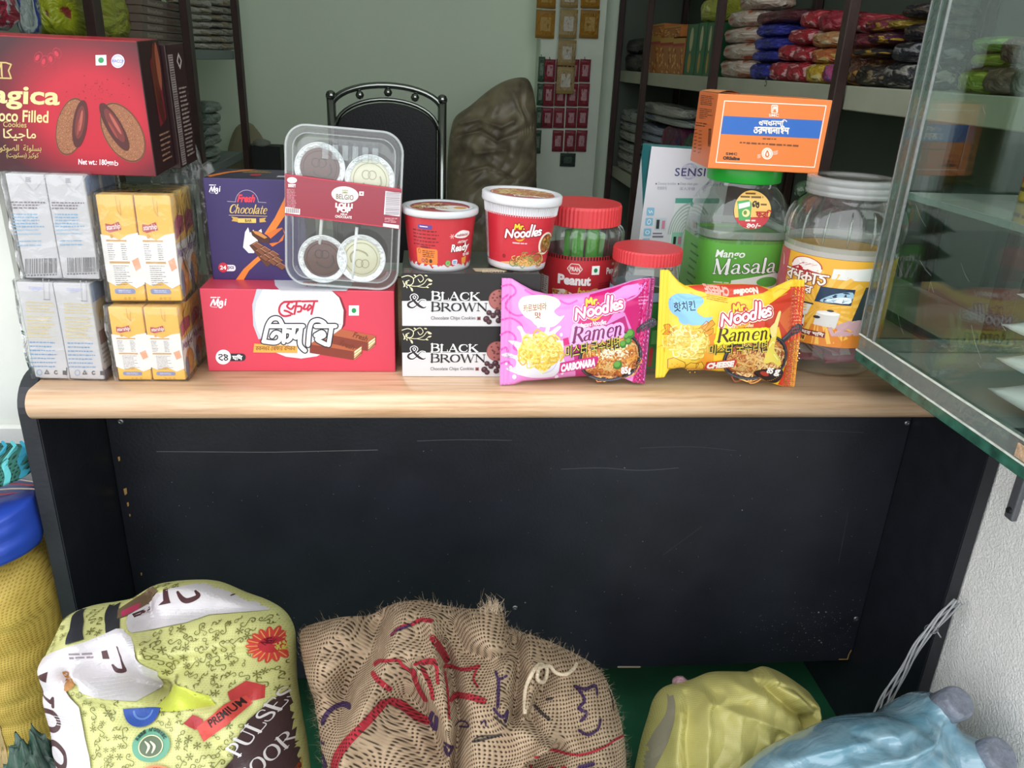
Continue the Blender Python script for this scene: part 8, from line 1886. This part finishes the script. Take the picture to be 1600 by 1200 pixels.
# ---- sachet strips hanging on the column
yq = 2.935
def strip(name, label, group, px, rows, c, hook_py, wpx=27, gap=0, y=yq, n_art=None):
    """rows: list of (top, bottom) pixel rows; one strip of joined sachets"""
    p_ = aty(px, rows[0][0], y); t_ = thing(name, label, 'sachet strip', (float(p_[0]), y, float(p_[2])), (0, 0, 0), group)
    for k_, (a, b) in enumerate(rows):
        sl = .05 * (a - rows[0][0]); q0, q1 = aty(px - sl - wpx / 2, (a + b) / 2, y), aty(px - sl + wpx / 2, (a + b) / 2, y); za_, zb_ = float(aty(px, a, y)[2]), float(aty(px, b, y)[2])
        ck = ('sachet', c)
        if ck not in _pm:
            me = pouch_mesh(1, 1, 1, 3, 10, 9, .1); [me.materials.append(m_) for m_ in (busy(c[0], c[0], c[2], 4.0), busy(c[1], c[1], c[0], 5.5), mat(c[2], .4))]; _pm[ck] = me
        o = bpy.data.objects.new('sachet', _pm[ck]); COL.objects.link(o); o.parent = t_; w_ = float(q1[0] - q0[0])
        o.scale = (w_, .014, (za_ - zb_) * .985); o.location = (float(q0[0] + q1[0]) / 2 - float(p_[0]), 0, zb_ - float(p_[2]))
    o = obj('hook', tube([(0, 0, -.004), (0, .004, .006), (0, yq + .02 - y + .0, .008)], .0015, 6), mat('#55585a', .4, .5, .8), t_)
    return t_
YL, YW = ('#a87a24', '#c2a060', '#8f6820'), ('#b09a70', '#d0ccc0', '#98804a')
for k, (px, c, w_) in enumerate(((854, YL, 'left'), (890, YW, 'middle, pale topped'), (923, YL, 'right'))):
    strip('yellow_sachet_strip', f'golden yellow sachet strip hanging at the top of the column, {w_}', 'yellow sachet strips', px, [(-24, 13), (15, 60)] if k != 1 else [(-24, 12), (14, 60), (62, 103), (104, 147)], c, 0, 30 if k != 1 else 28, y=yq - (.022 if k == 1 else 0))
RS = ('#8a2a36', '#c49aa0', '#7a2430')
for k, px in enumerate((859, 877, 896, 914)):
    rows = [(92, 128), (130, 166), (168, 200)] + ([(203, 237)] if k else [])
    strip('red_sachet_strip', f'red sachet strip on the column, {["first", "second", "third", "fourth"][k]} from the left', 'red sachet strips', px, rows, RS, 90, 17, y=yq + .002)
strip('green_sachet_strip', 'narrow green sachet strip at the left edge of the column', None, 846, [(88, 128), (130, 165), (167, 200), (203, 240)], ('#3f5f48', '#8a9a8a', '#334f3c'), 0, 10, y=yq + .004)
strip('dark_sachet', 'single dark green sachet hanging low under the red strips', None, 887, [(239, 260)], ('#2c3d34', '#4f6054', '#25342c'), 0, 24, y=yq + .004)
# ---- inside the glass case
zs = float(_s[2]) + .0042
p = atx(1590, 330, .655)
t = thing('coconut_tin', 'yellow tin with a coconut picture and a red cap on the glass shelf', 'tin', (.690, float(p[1]), zs))
obj('tin_body', lathe([(.030, 0), (.0315, .002), (.0315, .004), (.0308, .006), (.0308, .13), (.0315, .132), (.0315, .135), (.028, .139), (.016, .142)], 48), mat('#b99a3c', .35, .5, .15), t)
obj('cap', lathe([(.017, .141), (.0175, .142), (.0175, .165), (.016, .167), (0, .167)], 32), mat('#b02a2a', .4), t)
P = Print(lambda u, v, h: (-(.0312 + h) * np.cos(u), (.0312 + h) * np.sin(u) * -1, v), sq(1, 1), sub=.12, rough=.4); P.H = homog([(0, 0), (100, 0), (100, 200), (0, 200)], [(-1.1, .13), (1.1, .13), (1.1, .006), (-1.1, .006)])
P.rect(0, 0, 100, 16, '#8a6a2c', 1); P.words(10, 4, 90, 1, 9, 7, '#3a2a1a', 2, 2); P.words(10, 24, 92, 2, 10, 6, '#5a3a22', 2, 3); P.ell(58, 96, 24, 34, '#4a3322', 2, 30); P.ell(60, 98, 19, 28, '#d9dad6', 3, 30); P.ell(28, 84, 16, 14, '#a8552c', 2, 18); P.poly([(70, 60), (95, 40), (80, 66), (98, 70), (76, 74)], '#5a7a34', 3)
P.words(8, 150, 92, 1, 10, 8, '#4a3422', 2, 4); P.ell(30, 168, 9, 9, '#b04a34', 2, 14); P.words(42, 164, 80, 1, 10, 8, '#8a3a2c', 2, 5); P.words(8, 184, 92, 1, 10, 7, '#4a3422', 2, 6); P.build('tin_print', t)
zb_ = .8012
wb = [mat('#e4e4ea', .35, .5, 0, (40, .2)), mat('#c9cbe0', .35), mat('#d9d9e0', .4)]
for k, (px, py, w_) in enumerate(((1600, 640, 'lowest'), (1612, 592, 'second'), (1618, 545, 'third'), (1640, 495, 'topmost'))):
    q = atx(px, py, .66)
    o = obj('white_packet', pouch_mesh(.15, .21, .030, k + 5, 18, 16), wb); o.rotation_euler = (-PI / 2, 0, .12 + .04 * k)
    o.location = (.70 + .006 * k, float(q[1]) - .21, zb_ + .0195 + .0362 * k); tag(o, f'white shiny packet lying in the glass case, {w_} of the four', 'packet', 'white packets in the glass case')
q = atx(1592, 668, .56)
t = obj('black_clip', box(-.012, .012, -.03, .03, 0, .018, .003, 2), mat('#17181b', .5)); t.location = (.572, float(q[1]) - .02, .8012); tag(t, 'small black clip at the foot of the glass case, right edge', 'clip')
